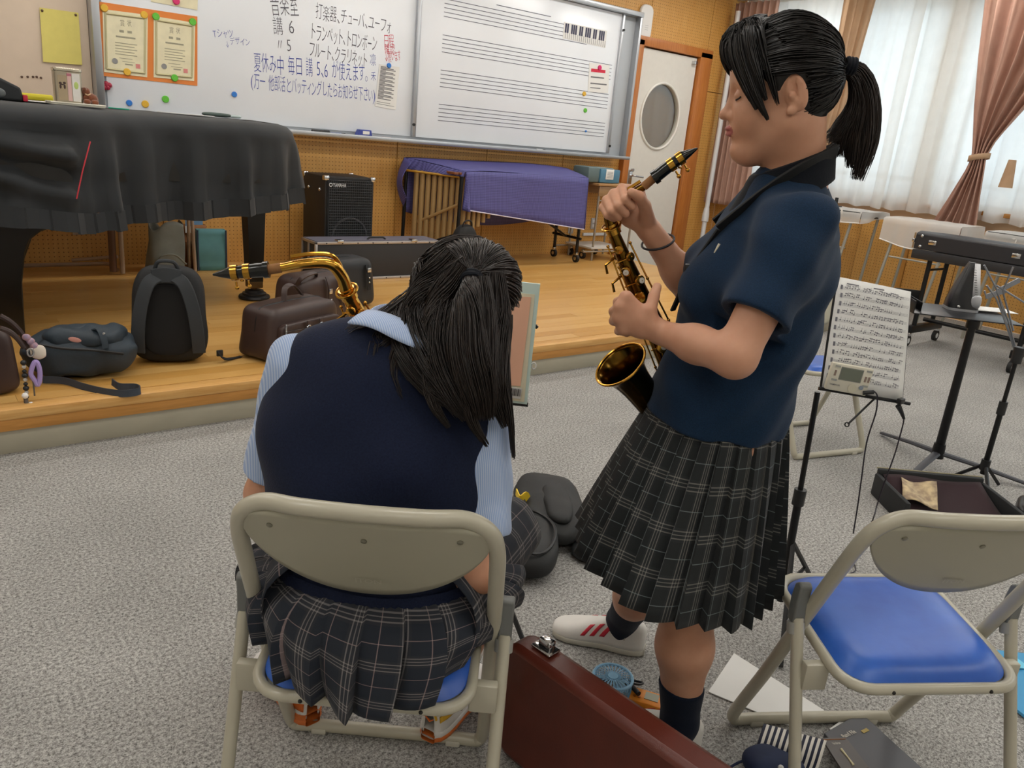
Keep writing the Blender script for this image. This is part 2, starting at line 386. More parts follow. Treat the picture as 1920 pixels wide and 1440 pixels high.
# window wall
wall_r = thing('wall_right', None, None, (WR, 2, 0), kind='structure', world=True)
SILL = 1.02; WT = 2.93
yb = [WB, 5.25, 4.25, 3.75, 3.27, 2.3, 1.3, .3, -.7, YN]
for i in range(len(yb)-1):
    a, b = yb[i+1], yb[i]; proud = .10 if (abs(b-4.25) < .01) else 0
    MB().box((WR+.03-proud/2, (a+b)/2, .44), (.06+proud, b-a-.006, .88-.006), .003, seg=1).build('panel', PEGY, wall_r)
MB().box((WR+.13, (YN+WB)/2, SILL/2-.02), (.14, WB-YN+.4, SILL+.04)).build('wall_core', M('sill paint beige', '#d3b898', .7), wall_r)
MB().box((WR+.06, (YN+WB)/2, SILL+.02), (.22, WB-YN, .04), .004).build('window_ledge', M('ledge wood', '#b98344', .45), wall_r)
MB().box((WR+.1, (YN+WB)/2, (WT+CEIL)/2), (.2, WB-YN, CEIL-WT)).build('wall_header', PLASTER, wall_r)
for (a, b) in ((5.92, WB+.04), (3.70, 3.88), (1.5, 1.68), (-.75, -.57), (YN, -2.7)): MB().box((WR+.1, (a+b)/2, (SILL+WT)/2), (.2, b-a, WT-SILL)).build('pier', PLASTER, wall_r)
FRM = M('window sash', '#c9c9c6', .4, .3)
for wi, (a, b) in enumerate(((3.88, 5.92), (1.68, 3.70), (-.57, 1.5), (-2.7, -.75))):
    w = thing('window_%d' % (wi+1), None, None, (WR+.1, (a+b)/2, SILL), kind='structure', world=True); mb = MB(); zr = 1.28
    for z in (SILL+.06, zr, WT-.025): mb.box((WR+.12, (a+b)/2, z), (.05, b-a, .05), .004)
    for yy in (a+.025, (a+b)/2, b-.025): mb.box((WR+.12, yy, (SILL+WT)/2), (.05, .05, WT-SILL), .004)
    mb.build('window_frame', FRM, w)
    for (y0, y1) in ((a+.05, (a+b)/2-.025), ((a+b)/2+.025, b-.05)):
        for (z0, z1) in ((SILL+.085, zr-.025), (zr+.025, WT-.05)): MB().box((WR+.12, (y0+y1)/2, (z0+z1)/2), (.006, y1-y0, z1-z0)).build('pane', GLASS_M, w)
MB().box((XL-.05, (YN+WB)/2, CEIL/2), (.1, WB-YN, CEIL)).build('wall_left', PLASTER, kind='structure')
MB().box(((XL+WR)/2, YN-.05, CEIL/2), (WR-XL, .1, CEIL)).build('wall_near', PLASTER, kind='structure')
MB().box(((XL+WR)/2, (YN+WB)/2, CEIL+.05), (WR-XL+.4, WB-YN+.4, .1)).build('ceiling', M('ceiling tile', '#e8e6e0', .9, var=.03, vscale=30), kind='structure')
DIFF, nt = newmat('lamp diffuser'); em = nt.new('ShaderNodeEmission'); em.inputs[0].default_value = (1, .965, .91, 1); em.inputs[1].default_value = LAMP; nt.link(em.outputs[0], nt.o.inputs[0])
k = 0; ordn = ['first', 'second', 'third', 'fourth', 'fifth']
for j, yy in enumerate((-1.2, 1.1, 3.3, 5.1)):
    for i, xx in enumerate((-1.2, 1.0, 3.2, 5.4, 7.1)):
        t = thing('ceiling_lamp', 'long fluorescent ceiling lamp, %s from the window side in the %s row from the board' % (ordn[4-i], ordn[3-j]), 'lamp', (xx, yy, CEIL), world=True, group='ceiling lamps')
        MB().box((xx, yy, CEIL-.025), (1.3, .28, .05), .006).build('housing', WHITEF, t); MB().box((xx, yy, CEIL-.058), (1.25, .23, .012)).build('diffuser', DIFF, t)
t = thing('corridor_fill_lamp', 'added fill lamp, unseen, brightening the corridor behind the door', 'lamp', (7.0, WB+1.3, 2.6), world=True); MB().box((7.0, WB+1.37, 2.62), (1.2, .2, .04), .005).build('housing', WHITEF, t); MB().box((7.0, WB+1.37, 2.595), (1.15, .16, .01)).build('diffuser', DIFF, t)  # added unseen lamp, brightens the corridor behind the round window
# ------------------------------------------------------------------ curtains
def cloth_mat(name, col, tl=.5, tp=.0, var=.05):
    m, nt = newmat(name); c = lin(col); d = nt.new('ShaderNodeBsdfDiffuse'); t = nt.new('ShaderNodeBsdfTranslucent'); tp_ = nt.new('ShaderNodeBsdfTransparent')
    cc = nt.ramp(nt.noise(nt.coord(), 9, 3), [(.3, tuple(x*(1-var) for x in c[:3])+(1,)), (.7, c)]); nt.link(cc, d.inputs[0]); nt.link(cc, t.inputs[0])
    a = nt.new('ShaderNodeMixShader'); a.inputs[0].default_value = tl; nt.link(d.outputs[0], a.inputs[1]); nt.link(t.outputs[0], a.inputs[2])
    b = nt.new('ShaderNodeMixShader'); b.inputs[0].default_value = tp; nt.link(a.outputs[0], b.inputs[1]); nt.link(tp_.outputs[0], b.inputs[2]); nt.link(b.outputs[0], nt.o.inputs[0]); return m
SHEER = cloth_mat('sheer curtain', '#f2f0ec', .6, .05); DRAPE = cloth_mat('brown drape', '#cba594', .22, 0, .12); DRAPE2 = cloth_mat('beige drape', '#c9a98a', .3, 0, .08); LACE = cloth_mat('lace', '#eceae6', .35, .22)
CT = 3.0
def sheer(y0, y1, zb, X, label, n, ph=0, mat=SHEER, amp=.032, name='sheer_curtain'):
    def fn(s, t):
        z = CT+(zb-CT)*t; yv = y0+(y1-y0)*s; w = 2*PI*n*s+ph
        return (X+amp*(.35+.65*t)*(math.sin(w)+.35*math.sin(2.3*w+1))+.012*math.sin(5*t+3*s), yv+.012*math.sin(w*2+t), z+.02*t*abs(math.sin(w/2+.4)))
    mb = MB().grid(fn, n*12, 14); return mb.build(name, mat, label=label, cat='curtain', group='sheer curtains' if mat is SHEER else None, angle=179)
zsh = .955
sheer(5.95, 4.06, zsh, 8.045, 'white sheer curtain between the corner drape and the standing person\'s head', 8)
sheer(4.14, 2.47, zsh, 8.115, 'wide white sheer curtain behind the ponytail, over the lace-covered desks', 7, 1)
sheer(2.42, .6, zsh, 8.07, 'white sheer curtain beyond the tied brown drape', 8, 2)
def drape(prof, X, label, n=9, name='drape', mat=DRAPE, amp=.035, zt=CT):
    # prof: (z, y0, y1) from top to hem
    zs = [p[0] for p in prof][::-1]
    def fn(s, t):
        z = prof[0][0]+(prof[-1][0]-prof[0][0])*t; y0 = np.interp(z, zs, [p[1] for p in prof][::-1]); y1 = np.interp(z, zs, [p[2] for p in prof][::-1])
        wd = abs(y1-y0); w = 2*PI*n*s; k = min(1.2, .35+wd)
        return (X+amp*k*(math.sin(w)+.45*math.sin(1.7*w+.8+2*t)), y0+(y1-y0)*s+.01*math.sin(w+1.3), z)
    return MB().grid(fn, n*12, 40)
dl = drape([(CT, 6.2, 5.62), (2.0, 6.2, 5.62), (.78, 6.21, 5.6)], 7.93, '', 7).build('drape', DRAPE, label='brown drape hanging straight in the corner beside the door', cat='curtain', solid=.004, angle=179)
db = drape([(CT, 4.86, 4.5), (1.9, 4.82, 4.6), (1.5, 4.80, 4.68), (.8, 4.9, 4.55)], 7.92, '', 4).build('drape', DRAPE2, label='pale beige drape half hidden by the hair tie and ponytail', cat='curtain', angle=179)
td = thing('tied_drape', 'brown drape gathered by a tieback above the black keyboard case', 'curtain', (7.9, 3.2, .8), world=True)
drape([(CT, 3.50, 2.45), (2.4, 3.42, 2.66), (1.95, 3.34, 2.92), (1.66, 3.275, 3.09), (1.53, 3.25, 3.13), (1.42, 3.27, 3.115), (1.1, 3.38, 3.07), (.79, 3.50, 3.03)], 7.9, '', 6, amp=.055).build('cloth', DRAPE, td, solid=.004, angle=179)
mb = MB(); mb.grid(lambda s, t: (7.9+.075*math.sin(2*PI*s), 3.19+.085*math.cos(2*PI*s)+.0*t, 1.555-.05*t-.02*math.cos(2*PI*s)), 24, 2, True); mb.build('tieback', DRAPE2, td, solid=.006)
t2 = thing('tied_drape', 'narrow pale tieback of the next curtain at the frame edge', 'curtain', (7.9, 2.9, 1.4), world=True)
mb = MB(); mb.grid(lambda s, t: (7.93+.04*math.sin(2*PI*s), 2.92+.03*math.cos(2*PI*s)+.03*t*math.cos(2*PI*s), 1.53-.24*t), 16, 3, True); mb.build('cloth', DRAPE2, t2)
MB().cyl((7.95, 6.2, 3.03), (7.95, YN+.2, 3.03), .012).build('curtain_rail', ALU, label='thin metal curtain rail along the window wall', cat='rail')
# white drain pipe in the corner
pp = thing('drain_pipe', 'white pipe running down the corner below the drape', 'pipe', (7.86, 6.1, 0), world=True)
a, b = ony(1341, 385, 6.12), ony(1329, 420, 6.12)
MB().cyl((7.86, 6.1, 0), (7.86, 6.1, 2.9), .028).build('tube', WHITEF, pp)
mb = MB(); mb.lathe([(.03, 0), (.042, .01), (.042, .09), (.032, .16), (.03, .17)], 16, Matrix.Translation((7.86, 6.1, .55))); mb.build('coupling', WHITEF, pp)
# ------------------------------------------------------------------ things fixed to the back wall
YB = 6.12
def quad(mb, pix, Y, th=.002, bow=0.0):
    P = [ony(x, y, Y) for x, y in pix]; vs = [(p.x, Y-th, p.z) for p in P]+[(p.x, Y, p.z) for p in P]
    mb.add(vs, [(0, 1, 2, 3), (7, 6, 5, 4), (1, 0, 4, 5), (2, 1, 5, 6), (3, 2, 6, 7), (0, 3, 7, 4)]); return mb
wbd = thing('whiteboard', 'long wall-mounted whiteboard with handwritten notes and printed music staves', 'whiteboard', (3.7, YB, 1.2), world=True)
WBM = M('whiteboard enamel', '#e7ecf2', .22, var=.02, vscale=2); BX0, BX1, BZ0, BZ1 = 1.23, 6.31, 1.235, 2.62
MB().box(((BX0+BX1)/2, YB+.07, (BZ0+BZ1)/2), (BX1-BX0, .08, BZ1-BZ0), .004).build('back_board', M('board back', '#b4bac0', .4), wbd)
def boardpanel(x0, x1, Y): return MB().box(((x0+x1)/2, Y+.01, (BZ0+BZ1)/2+.0), (x1-x0, .02, BZ1-BZ0-.05), .003).build('panel', WBM, wbd)
pl = boardpanel(1.30, 3.70, YB+.02); pr = boardpanel(3.73, 6.07, YB)
mb = MB()
mb.box(((BX0+BX1)/2, YB, BZ1), (BX1-BX0, .13, .045), .006); mb.box((BX0+.02, YB+.02, (BZ0+BZ1)/2), (.05, .12, BZ1-BZ0+.04), .006); mb.box((BX1, YB+.02, (BZ0+BZ1)/2), (.035, .12, BZ1-BZ0+.04), .006)
mb.build('frame', ALU, wbd)
for xx in (3.70, 6.075): MB().box((xx, YB-.008, (BZ0+BZ1)/2), (.03, .03, BZ1-BZ0-.04), .004).build('panel_rail', ALU, wbd)
for (xx, zz) in ((3.69, 1.36), (6.08, 2.45), (6.08, 1.33)): MB().cyl((xx, YB-.02, zz), (xx, YB-.035, zz), .012).build('latch', BLACKP, wbd)
mb = MB(); mb.box(((BX0+BX1)/2, YB-.03, 1.215), (BX1-BX0+.06, .12, .02), .005); mb.box(((BX0+BX1)/2, YB-.088, 1.225), (BX1-BX0+.06, .012, .03), .004); mb.build('pen_tray', ALU, wbd)
INKK, INKB, INKR = M('black ink', '#4a4a55', .5), M('blue ink', '#2f45a0', .5), M('red ink', '#cc2340', .5)
def wtext(txt, p0, p1, mat, size=None, Y=YB+.0185, name='character', parent=None, bold=-.012, sk=0.0):
    a = ony(*p0, Y); b = ony(*p1, Y); d = (b-a); w = d.length; X = d.normalized(); wt = [(.5 if c in '、。 ' else .6 if ord(c) < 256 else .8 if c in 'ャュョッィォー〃' else 1.0) for c in txt]; tot = sum(wt); adv = 0.0
    size = size or w/tot; jit = random.Random(txt)
    for c, k in zip(txt, wt):
        if c != ' ':
            cw = w*k/tot; vs, fs = textverts(c, size, sk, bold); mw = max(v[0] for v in vs)+.05*size; f = min(1.0, cw*1.02/max(mw, 1e-6)); q = a+d*(adv/tot); M4 = frame((q.x, Y, q.z+jit.uniform(-.006, .006)), X, Vector((jit.uniform(-.06, .06), 0, 1)))
            mb = MB(); mb.add([(x*f, y_, 0) for x, y_, _ in vs], fs, M4); mb.build(name, mat, parent or pl, smooth=False)
        adv += k
wtext('音楽室', (508, 25), (561, 26), INKK, .175); wtext('打楽器、チューバ、ユーフォ', (591, 33), (733, 62), INKK, .125); wtext('講 6', (512, 62), (553, 64), INKK, .135); wtext('〃 5', (518, 94), (547, 95), INKK, .12)
wtext('トランペット、トロンボーン', (580, 71), (706, 96), INKK, .14); wtext('フルート、クラリネット', (578, 104), (688, 124), INKK, .13); wtext('凛', (693, 121), (705, 122), INKB, .1); wtext('禾', (695, 151), (705, 152), INKB, .08)
wtext('夏休み中 毎日 講 5、6 が使えます。', (476, 132), (690, 151), INKB, .15); wtext('(万一 他部活とバッティングしたらお知らせ下さい)', (469, 163), (704, 190), INKB, .125)
wtext('Tシャツ', (400, 69), (438, 69), INKB, .066); wtext('デザイン', (431, 83), (469, 85), INKB, .058); wtext('↓', (424, 90), (430, 90), INKB, .06)
wtext('日程', (719, 88), (739, 89), INKR, .115); wtext('確認', (721, 99), (741, 100), INKR, .09); wtext('↓願います', (722, 115), (752, 113), INKR, .095)
# staves on the right-hand panel
Ys = YB-.0008; LINE = M('staff line ink', '#55596a', .5)
def zl(y, x=790): return ony(x, y, Ys).z
zr0 = [zl(59, 795.5), zl(125.75, 791.75), zl(191.25, 787.5)]; gap = (zl(59, 795)-zl(91.5, 793.5))/4; dz = (zr0[0]-zr0[2])/2; zst = [zr0[0]+dz]+[zr0[0], zr0[0]-dz, zr0[0]-2*dz]
for si, z0 in enumerate(zst):
    for li in range(5):
        x1 = 5.62 if si == 0 else 6.0
        MB().box(((3.95+x1)/2, Ys, z0-li*gap), (x1-3.95, .001, .005)).build('staff_line', LINE, pr)
p = ony(931, 9, Ys); q = ony(1033, 31, Ys); MB().box(((p.x+q.x)/2, Ys, p.z), (q.x-p.x, .001, .006)).build('title_line', LINE, pr)
PAPER = M('white paper', '#e3e3e0', .7, var=.02, vscale=8); PRINT = M('print grey', '#6d6d70', .7); CREAMP = M('certificate cream', '#e6dfbe', .7, var=.06, vscale=14); ORANGEP = M('orange card', '#e2863f', .7); YELP = M('yellow paper', '#dfd274', .7, var=.03)
def sheet(name, pix, label, cat, mat=PAPER, Y=YB+.018, th=.0015, group=None):
    P = [ony(x, y, Y) for x, y in pix]; c = sum(P, Vector())/4
    t = thing(name, label, cat, (c.x, Y, min(q.z for q in P)), world=True, group=group); mb = MB(); quad(mb, pix, Y, th); mb.build('page', mat, t, smooth=False); return t, P
def lerp4(P, s, t):       # TL TR BR BL
    return (P[0]*(1-s)+P[1]*s)*(1-t)+(P[3]*(1-s)+P[2]*s)*t
def plines(t, P, rows, mat=PRINT, off=.0025, thick=.006, name='print_line'):
    mb = MB()
    for (s0, s1, tt, th) in rows:
        a, b = lerp4(P, s0, tt), lerp4(P, s1, tt); mb.box(((a.x+b.x)/2, a.y-off, (a.z+b.z)/2), (b.x-a.x, .0006, th), rot=Matrix.Rotation(-math.atan2(b.z-a.z, b.x-a.x), 4, 'Y'))
    mb.build(name, mat, t, smooth=False, kind='stuff')
# keyboard chart
t, P = sheet('keyboard_chart', [(1058, 41), (1138, 58), (1135, 90), (1055, 72)], 'printed piano keyboard chart taped high on the staff panel', 'chart', Y=YB-.001)
mb = MB()
for i in range(21):
    if i % 7 in (2, 6): continue
    a, b = lerp4(P, (i+.75)/21.5+.01, .06), lerp4(P, (i+.75)/21.5+.01, .62); mb.box(((a.x+b.x)/2, a.y-.003, (a.z+b.z)/2), (.021, .001, a.z-b.z))
mb.build('black_keys', M('chart black', '#3a3d55', .6), t, smooth=False)
mb = MB()
for i in range(1, 22): a, b = lerp4(P, i/21.5, .6), lerp4(P, i/21.5, .97); mb.box(((a.x+b.x)/2, a.y-.003, (a.z+b.z)/2), (.003, .001, a.z-b.z))
mb.build('white_keys', LINE, t, smooth=False)
t, P = sheet('notice', [(1105, 117), (1143, 122), (1140, 175), (1102, 172)], 'small white notice hanging under the pink magnet on the staves', 'notice', Y=YB-.002)
plines(t, P, [(.1, .75, .48, .012), (.1, .9, .7, .012), (.1, .6, .85, .008)]); plines(t, P, [(.1, .8, .25, .03)], INKR)
t, P = sheet('schedule_sheet', [(711, 120), (749, 126), (742, 206), (703, 199)], 'printed practice schedule held by a blue magnet beside red notes', 'paper')
plines(t, P, [(.08, .35 if i % 3 == 0 else .62+.1*((i*7) % 3), .05+.03*i, .006) for i in range(26)]); plines(t, P, [(.05, .9, .93, .003), (.05, .7, .88, .003)])
t, P = sheet('certificate_mount', [(186, 3), (370, 31), (370, 161), (190, 142)], 'orange card backing two award certificates on the whiteboard', 'card', ORANGEP)
for nm, pix, lab, ex in (('c1', [(192, 17), (277, 28), (276, 145), (195, 135)], 'cream award certificate under yellow magnets, nearer the notice wall', 0), ('c2', [(288, 30), (366, 43), (364, 152), (288, 145)], 'cream award certificate under green magnets, nearer the handwriting', 1)):
    t, P = sheet('certificate', pix, lab, 'certificate', CREAMP, Y=YB+.0145, group='certificates')
    mb = MB(); B = M('certificate border', '#c9c29b', .7)
    for (s0, t0, s1, t1) in ((.06, .06, .94, .06), (.06, .94, .94, .94), (.06, .06, .06, .94), (.94, .06, .94, .94)):
        a, b = lerp4(P, s0, t0), lerp4(P, s1, t1); mb.cyl((a.x, a.y-.0025, a.z), (b.x, b.y-.0025, b.z), .008, n=4)
    mb.build('border', B, t, smooth=False)
    wtext('賞 状', (225, 48) if ex == 0 else (317, 61), (247, 51) if ex == 0 else (338, 65), M('certificate ink dark', '#6f6c5c', .7), .045, YB+.0115, 'character', t)
    plines(t, P, [(.36, .46, .31, .015), (.54, .64, .31, .015), (.28, .72, .40, .010)]+[(.26, .76-.06*(i%2), .5+.045*i, .004) for i in range(5)]+[(.35, .65, .74, .003), (.42, .7, .79, .003), (.48, .66, .83, .008)], M('certificate ink', '#a09c86', .7))
    c = lerp4(P, .25, .80); MB().lathe([(.001, 0), (.018, 0), (.018, .001), (.001, .001)], 20, Matrix.Translation((c.x, c.y-.003, c.z)) @ Matrix.Rotation(PI/2, 4, 'X'), False).build('emblem', M('emblem grey', '#8d8d8c', .6), t)
    c = lerp4(P, .78, .84); MB().box((c.x, c.y-.003, c.z), (.028, .001, .028)).build('red_seal', M('seal red', '#d98a86', .7), t)
t, P = sheet('certificate', [(280, -12), (371, -8), (370, 19), (283, 3)], 'corner of a third certificate cut off by the upper frame edge', 'certificate', CREAMP, group='certificates')
t, P = sheet('yellow_paper', [(74, 14), (147, 24), (154, 122), (81, 116)], 'blank yellow paper pinned to the beige notice wall', 'paper', YELP, Y=6.19)
for c in ((.06, .05), (.92, .05)): q = lerp4(P, *c); MB().sphere((q.x, q.y-.004, q.z), .008, 8, 6).build('pin', M('pin', '#5c4436', .4), t)
nb = MB().box((-.9, WB-.02, 2.05), (4.25, .06, 2.0), .004).build('notice_wall', M('notice board cloth', '#dcc9b4', .85, var=.04, vscale=6, bump=.1), label='beige notice board on the back wall, left of the whiteboard', cat='board')
mb = MB()
for x, yy in ((41, 144), (52, 144), (62, 144), (69, 144), (77, 146)): q = ony(x, yy, WB-.052); mb.sphere((q.x, q.y, q.z), .008, 6, 4)
mb.build('push_pins', M('pin', '#5c4436', .4), nb)
MG = {n: M('magnet '+n, c, .35) for n, c in (('yellow', '#e5b63c'), ('green', '#63c03c'), ('blue', '#2f7ad0'), ('pink', '#d92b70'))}
def magnet(px_, col, label, Y, r=.028):
    q = ony(*px_, Y); MB().lathe([(.001, 0), (r, 0), (r, .008), (r*.85, .012), (.001, .012)], 18, Matrix.Translation((q.x, Y, q.z)) @ Matrix.Rotation(PI/2, 4, 'X'), False).build('magnet', MG[col], label=label, cat='magnet', group='round magnets')
for a in (((195, 15), 'yellow', 'yellow magnet on the upper left corner of the orange card', 1), ((270, 28), 'yellow', 'yellow magnet between the two certificates at their top', 1), ((238, 135), 'yellow', 'yellow magnet at the foot of the certificate nearer the notice wall', 1),
          ((292, 31), 'green', 'green magnet at the top left corner of the second certificate', 1), ((361, 41), 'green', 'green magnet at the top right corner of the second certificate', 1), ((327, 146), 'green', 'green magnet at the foot of the second certificate', 1),
          ((330, 2), 'pink', 'pink magnet holding the paper cut off above the certificates', 1), ((310, 186), 'green', 'lone green magnet on the board above the piano cover', 0), ((242, 193), 'blue', 'blue magnet just above the piano cover', 0),
          ((272, 195), 'yellow', 'yellow magnet half sunk behind the piano cover', 0), ((439, 177), 'blue', 'lone blue magnet beneath the blue handwriting', 0), ((729, 123), 'blue', 'blue magnet holding the printed schedule', 1)):
    magnet(a[0], a[1], a[2], YB+.02-(.006 if a[3] else 0), .024 if a[1] != 'blue' else .02)
magnet((1124, 127), 'pink', 'pink magnet holding the small notice on the staves', YB-.004, .024); magnet((1095, 176), 'yellow', 'yellow magnet below the small notice', YB, .022); magnet((1097, 207), 'green', 'green magnet over the lowest stave', YB, .022); magnet((1098, 246), 'blue', 'tiny blue magnet on the lowest stave', YB, .010)
gm = thing('grape_magnet', 'red grape-shaped magnet left of the orange card foot', 'magnet', tuple(ony(199, 162, YB)), world=True)
for i, (dx, dz_) in enumerate(((-6, 0), (0, -3), (6, 0), (-3, 4), (3, 4), (0, 0))): q = ony(199+dx, 160+dz_, YB+.01); MB().sphere(q, .018, 10, 6).build('grape', M('grape red', '#a3243f', .4), gm)
# pens and wiper on the tray
ty = YB-.05; tz = 1.226
def pen(x0, x1, y, mat, label, r=.009):
    a = ony(x0, y, ty); b = ony(x1, y, ty); t = thing('marker_pen', label, 'pen', (a.x, ty, tz), world=True, group='whiteboard markers'); z = tz+r
    MB().cyl((a.x, ty, z), (a.x+(b.x-a.x)*.7, ty+.005, z), r).build('barrel', mat, t); MB().cyl((a.x+(b.x-a.x)*.7, ty+.005, z), (b.x, ty+.007, z), r*1.12).build('cap', BLACKP, t)
pen(585, 618, 245, BLACKP, 'thick black marker lying on the board tray', .014); pen(620, 648, 257, M('pen blue', '#3b57a8', .4), 'slim blue marker on the tray by the wiper', .008); pen(715, 742, 264, M('pen red', '#c04a50', .4), 'slim red marker at the tray under the divider', .007); pen(1005, 1022, 288, WHITEF, 'short white pen on the tray under the staves', .009)
t = thing('board_wiper', 'small blue board wiper with a white label on the tray', 'wiper', (ony(681, 254, ty).x, ty, tz), world=True); c = ony(681, 254, ty)
mb = MB(); mb.prism([(-.07, 0), (.07, 0), (.06, .055), (-.045, .055)], -.03, .03, Matrix.Translation((c.x, ty, tz+.003)) @ Matrix.Rotation(PI/2, 4, 'X')); mb.build('body', M('wiper blue', '#39489a', .5), t, bev=.004)
MB().box((c.x+.01, ty-.032, tz+.035), (.06, .002, .025)).build('label', PAPER, t)
# access point, conduit, switch, outlets
t = thing('wireless_router', 'rounded white wireless access point on the wall above the door', 'router', tuple(ony(1210, 65, WB)), world=True); c = ony(1210, 42, WB-.02)
mb = MB(); mb.prism(rrect(.19, .34, .07), 0, .035, Matrix.Translation((c.x, WB, c.z)) @ Matrix.Rotation(PI/2, 4, 'X')); mb.build('case', M('router white', '#e6e6e4', .35), t, bev=.01)
mb = MB(); [mb.box((c.x+.01, WB-.0362, c.z-.03-.02*i), (.05, .001, .004)) for i in range(3)]; mb.build('vent', M('vent grey', '#b9b9b8', .5), t)
t = thing('cable_conduit', 'white plastic conduit running down beside the door frame', 'conduit', (6.40, WB, .3), world=True)
MB().box((6.425, WB-.012, 1.4), (.028, .024, 2.05), .004).build('duct', WHITEF, t); MB().box((6.2, WB-.012, .39), (.45, .024, .03), .004).build('duct', WHITEF, t)
t = thing('light_switch', 'metal wall switch plate beside the whiteboard edge', 'switch', tuple(ony(1158, 253, WB)), world=True); c = ony(1158, 253, WB)
MB().box((c.x, WB-.006, c.z), (.1, .012, .14), .003).build('plate', ALU, t)
for dx in (-.022, .022):
    for dz_ in (-.028, .028): MB().box((c.x+dx, WB-.014, c.z+dz_), (.028, .006, .034), .002).build('rocker', WHITEF, t)
def outlet(px_, label):
    c = ony(*px_, WB); t = thing('wall_outlet', label, 'outlet', tuple(c), world=True, group='wall outlets'); MB().box((c.x, WB-.005, c.z), (.075, .01, .12), .003).build('plate', ALU, t)
    for dz_ in (-.025, .025):
        MB().box((c.x, WB-.011, c.z+dz_), (.035, .004, .035), .002).build('socket', WHITEF, t)
outlet((1112, 419), 'wall outlet between the xylophone cover and the small desk'); outlet((146, 424), 'wall outlet seen under the piano cover')
outlet((1070, 427), 'low wall outlet behind the xylophone frame')
# ================================================================== things on the stage
from mathutils import noise as mnoise
def blob(mb, c, d, e=3.0, nz=0.0, ns=6.0, M4=None, nu=36, nv=20, seed=0, taper=0.0, rot=0.0, shape=None):
    def sp(x, p): return math.copysign(abs(x)**p, x)
    def fn(s, t):
        a = 2*PI*s; b = -PI/2+PI*t; q = 2.0/e
        x = sp(math.cos(b), q)*sp(math.cos(a), q); y = sp(math.cos(b), q)*sp(math.sin(a), q); z = sp(math.sin(b), q)
        k = 1-taper*(z*.5+.5); p = Vector((x*d[0]/2*k, y*d[1]/2*k, z*d[2]/2))
        if shape: p = Vector(shape(p))
        if nz:
            n = mnoise.noise_vector(p*ns+Vector((seed, seed*2.1, 0))); p = p+n*nz
        p = Matrix.Rotation(rot, 3, 'Z') @ p + Vector(c)
        return M4 @ p if M4 is not None else p
    return mb.grid(fn, nu, nv, True)
def ribbon(mb, pts, w, th=.003, side=None, n=6):
    P = spline(pts, n); m = len(P); base = len(mb.v)
    for i, p in enumerate(P):
        t = (P[min(i+1, m-1)]-P[max(i-1, 0)]).normalized(); sd = Vector(side) if side is not None else Vector((0, 0, 1)); sd = (sd-t*sd.dot(t)).normalized(); nn = t.cross(sd)
        for (a, b) in ((-1, -1), (1, -1), (1, 1), (-1, 1)): mb.v.append(p+sd*a*w/2+nn*b*th/2)
    for i in range(m-1):
        for k in range(4):
            k2 = (k+1) % 4; mb.f.append([base+i*4+k, base+i*4+k2, base+(i+1)*4+k2, base+(i+1)*4+k]); mb.mi.append(mb.cur)
    mb.f.append([base+3, base+2, base+1, base]); mb.mi.append(mb.cur); e = base+(m-1)*4; mb.f.append([e, e+1, e+2, e+3]); mb.mi.append(mb.cur)
    return mb
BLKCLOTH = M('piano cover cloth', '#212427', .8, var=.12, vscale=5, bump=.15, bscale=700, bdist=.001, sheen=.12); LACQ = M('piano lacquer', '#16130f', .28, var=.2, vscale=4)
# ---- grand piano
pn = thing('grand_piano', 'black grand piano on the stage, only its legs below the cover', 'piano', (.9, 4.9, ZS), world=True)
out = [(-1.6, 4.25), (-.6, 4.23), (.0, 4.22), (.45, 4.22), (.75, 4.28), (.98, 4.42), (1.2, 4.52), (1.5, 4.55), (1.8, 4.60), (2.0, 4.72), (2.08, 4.92), (2.06, 5.15), (1.92, 5.38), (1.6, 5.5), (.8, 5.54), (-.4, 5.55), (-1.6, 5.55)]
PO = [Vector((p.x, p.y)) for p in spline([(x, y, 0) for x, y in out], 8, True)]
MB().prism([(p.x*.985+.013, 4.9+(p.y-4.9)*.96) for p in PO], .95, 1.24).build('body', LACQ, pn)
def pleg(x, y, w):
    mb = MB(); mb.lathe([(w*.72, .30), (w*.98, .8), (w*1.05, .96)], 4, Matrix.Translation((x, y, 0)) @ Matrix.Rotation(PI/4, 4, 'Z')); mb.build('leg', LACQ, pn, angle=20)
    mb = MB(); mb.box((x, y, .285), (w*1.02, w*1.02, .05), .004); mb.lathe([(.022, .245), (.022, .27), (.028, .275)], 12, Matrix.Translation((x, y, 0))); mb.build('caster_mount', M('brass dull', '#6a563a', .4, .8), pn)
    MB().lathe([(.095, .186), (.1, .196), (.095, .208), (.075, .212), (.075, .224), (.06, .228), (.058, .242), (.04, .247)], 24, Matrix.Translation((x, y, 0))).build('caster_cup', BLACKP, pn)
pleg(1.85, 4.95, .085); pleg(-1.2, 4.5, .085)
# left front leg: thick block with curved cheek
mb = MB(); prof = [(.36, .19), (.49, .19), (.50, .45), (.525, .60), (.55, .66), (.60, .70), (.70, .735), (.78, .76), (.78, .98), (-.3, .98), (-.3, .62), (.2, .60), (.30, .50), (.35, .3)]
mb.prism([(x, z) for x, z in prof], -.08, .08, Matrix.Translation((0, 4.5, 0)) @ Matrix.Rotation(PI/2, 4, 'X')); mb.build('leg', LACQ, pn, angle=25, bev=.006)
MB().cyl((.62, 4.75, .7), (.50, 4.85, .35), .012).build('pedal_brace', LACQ, pn)
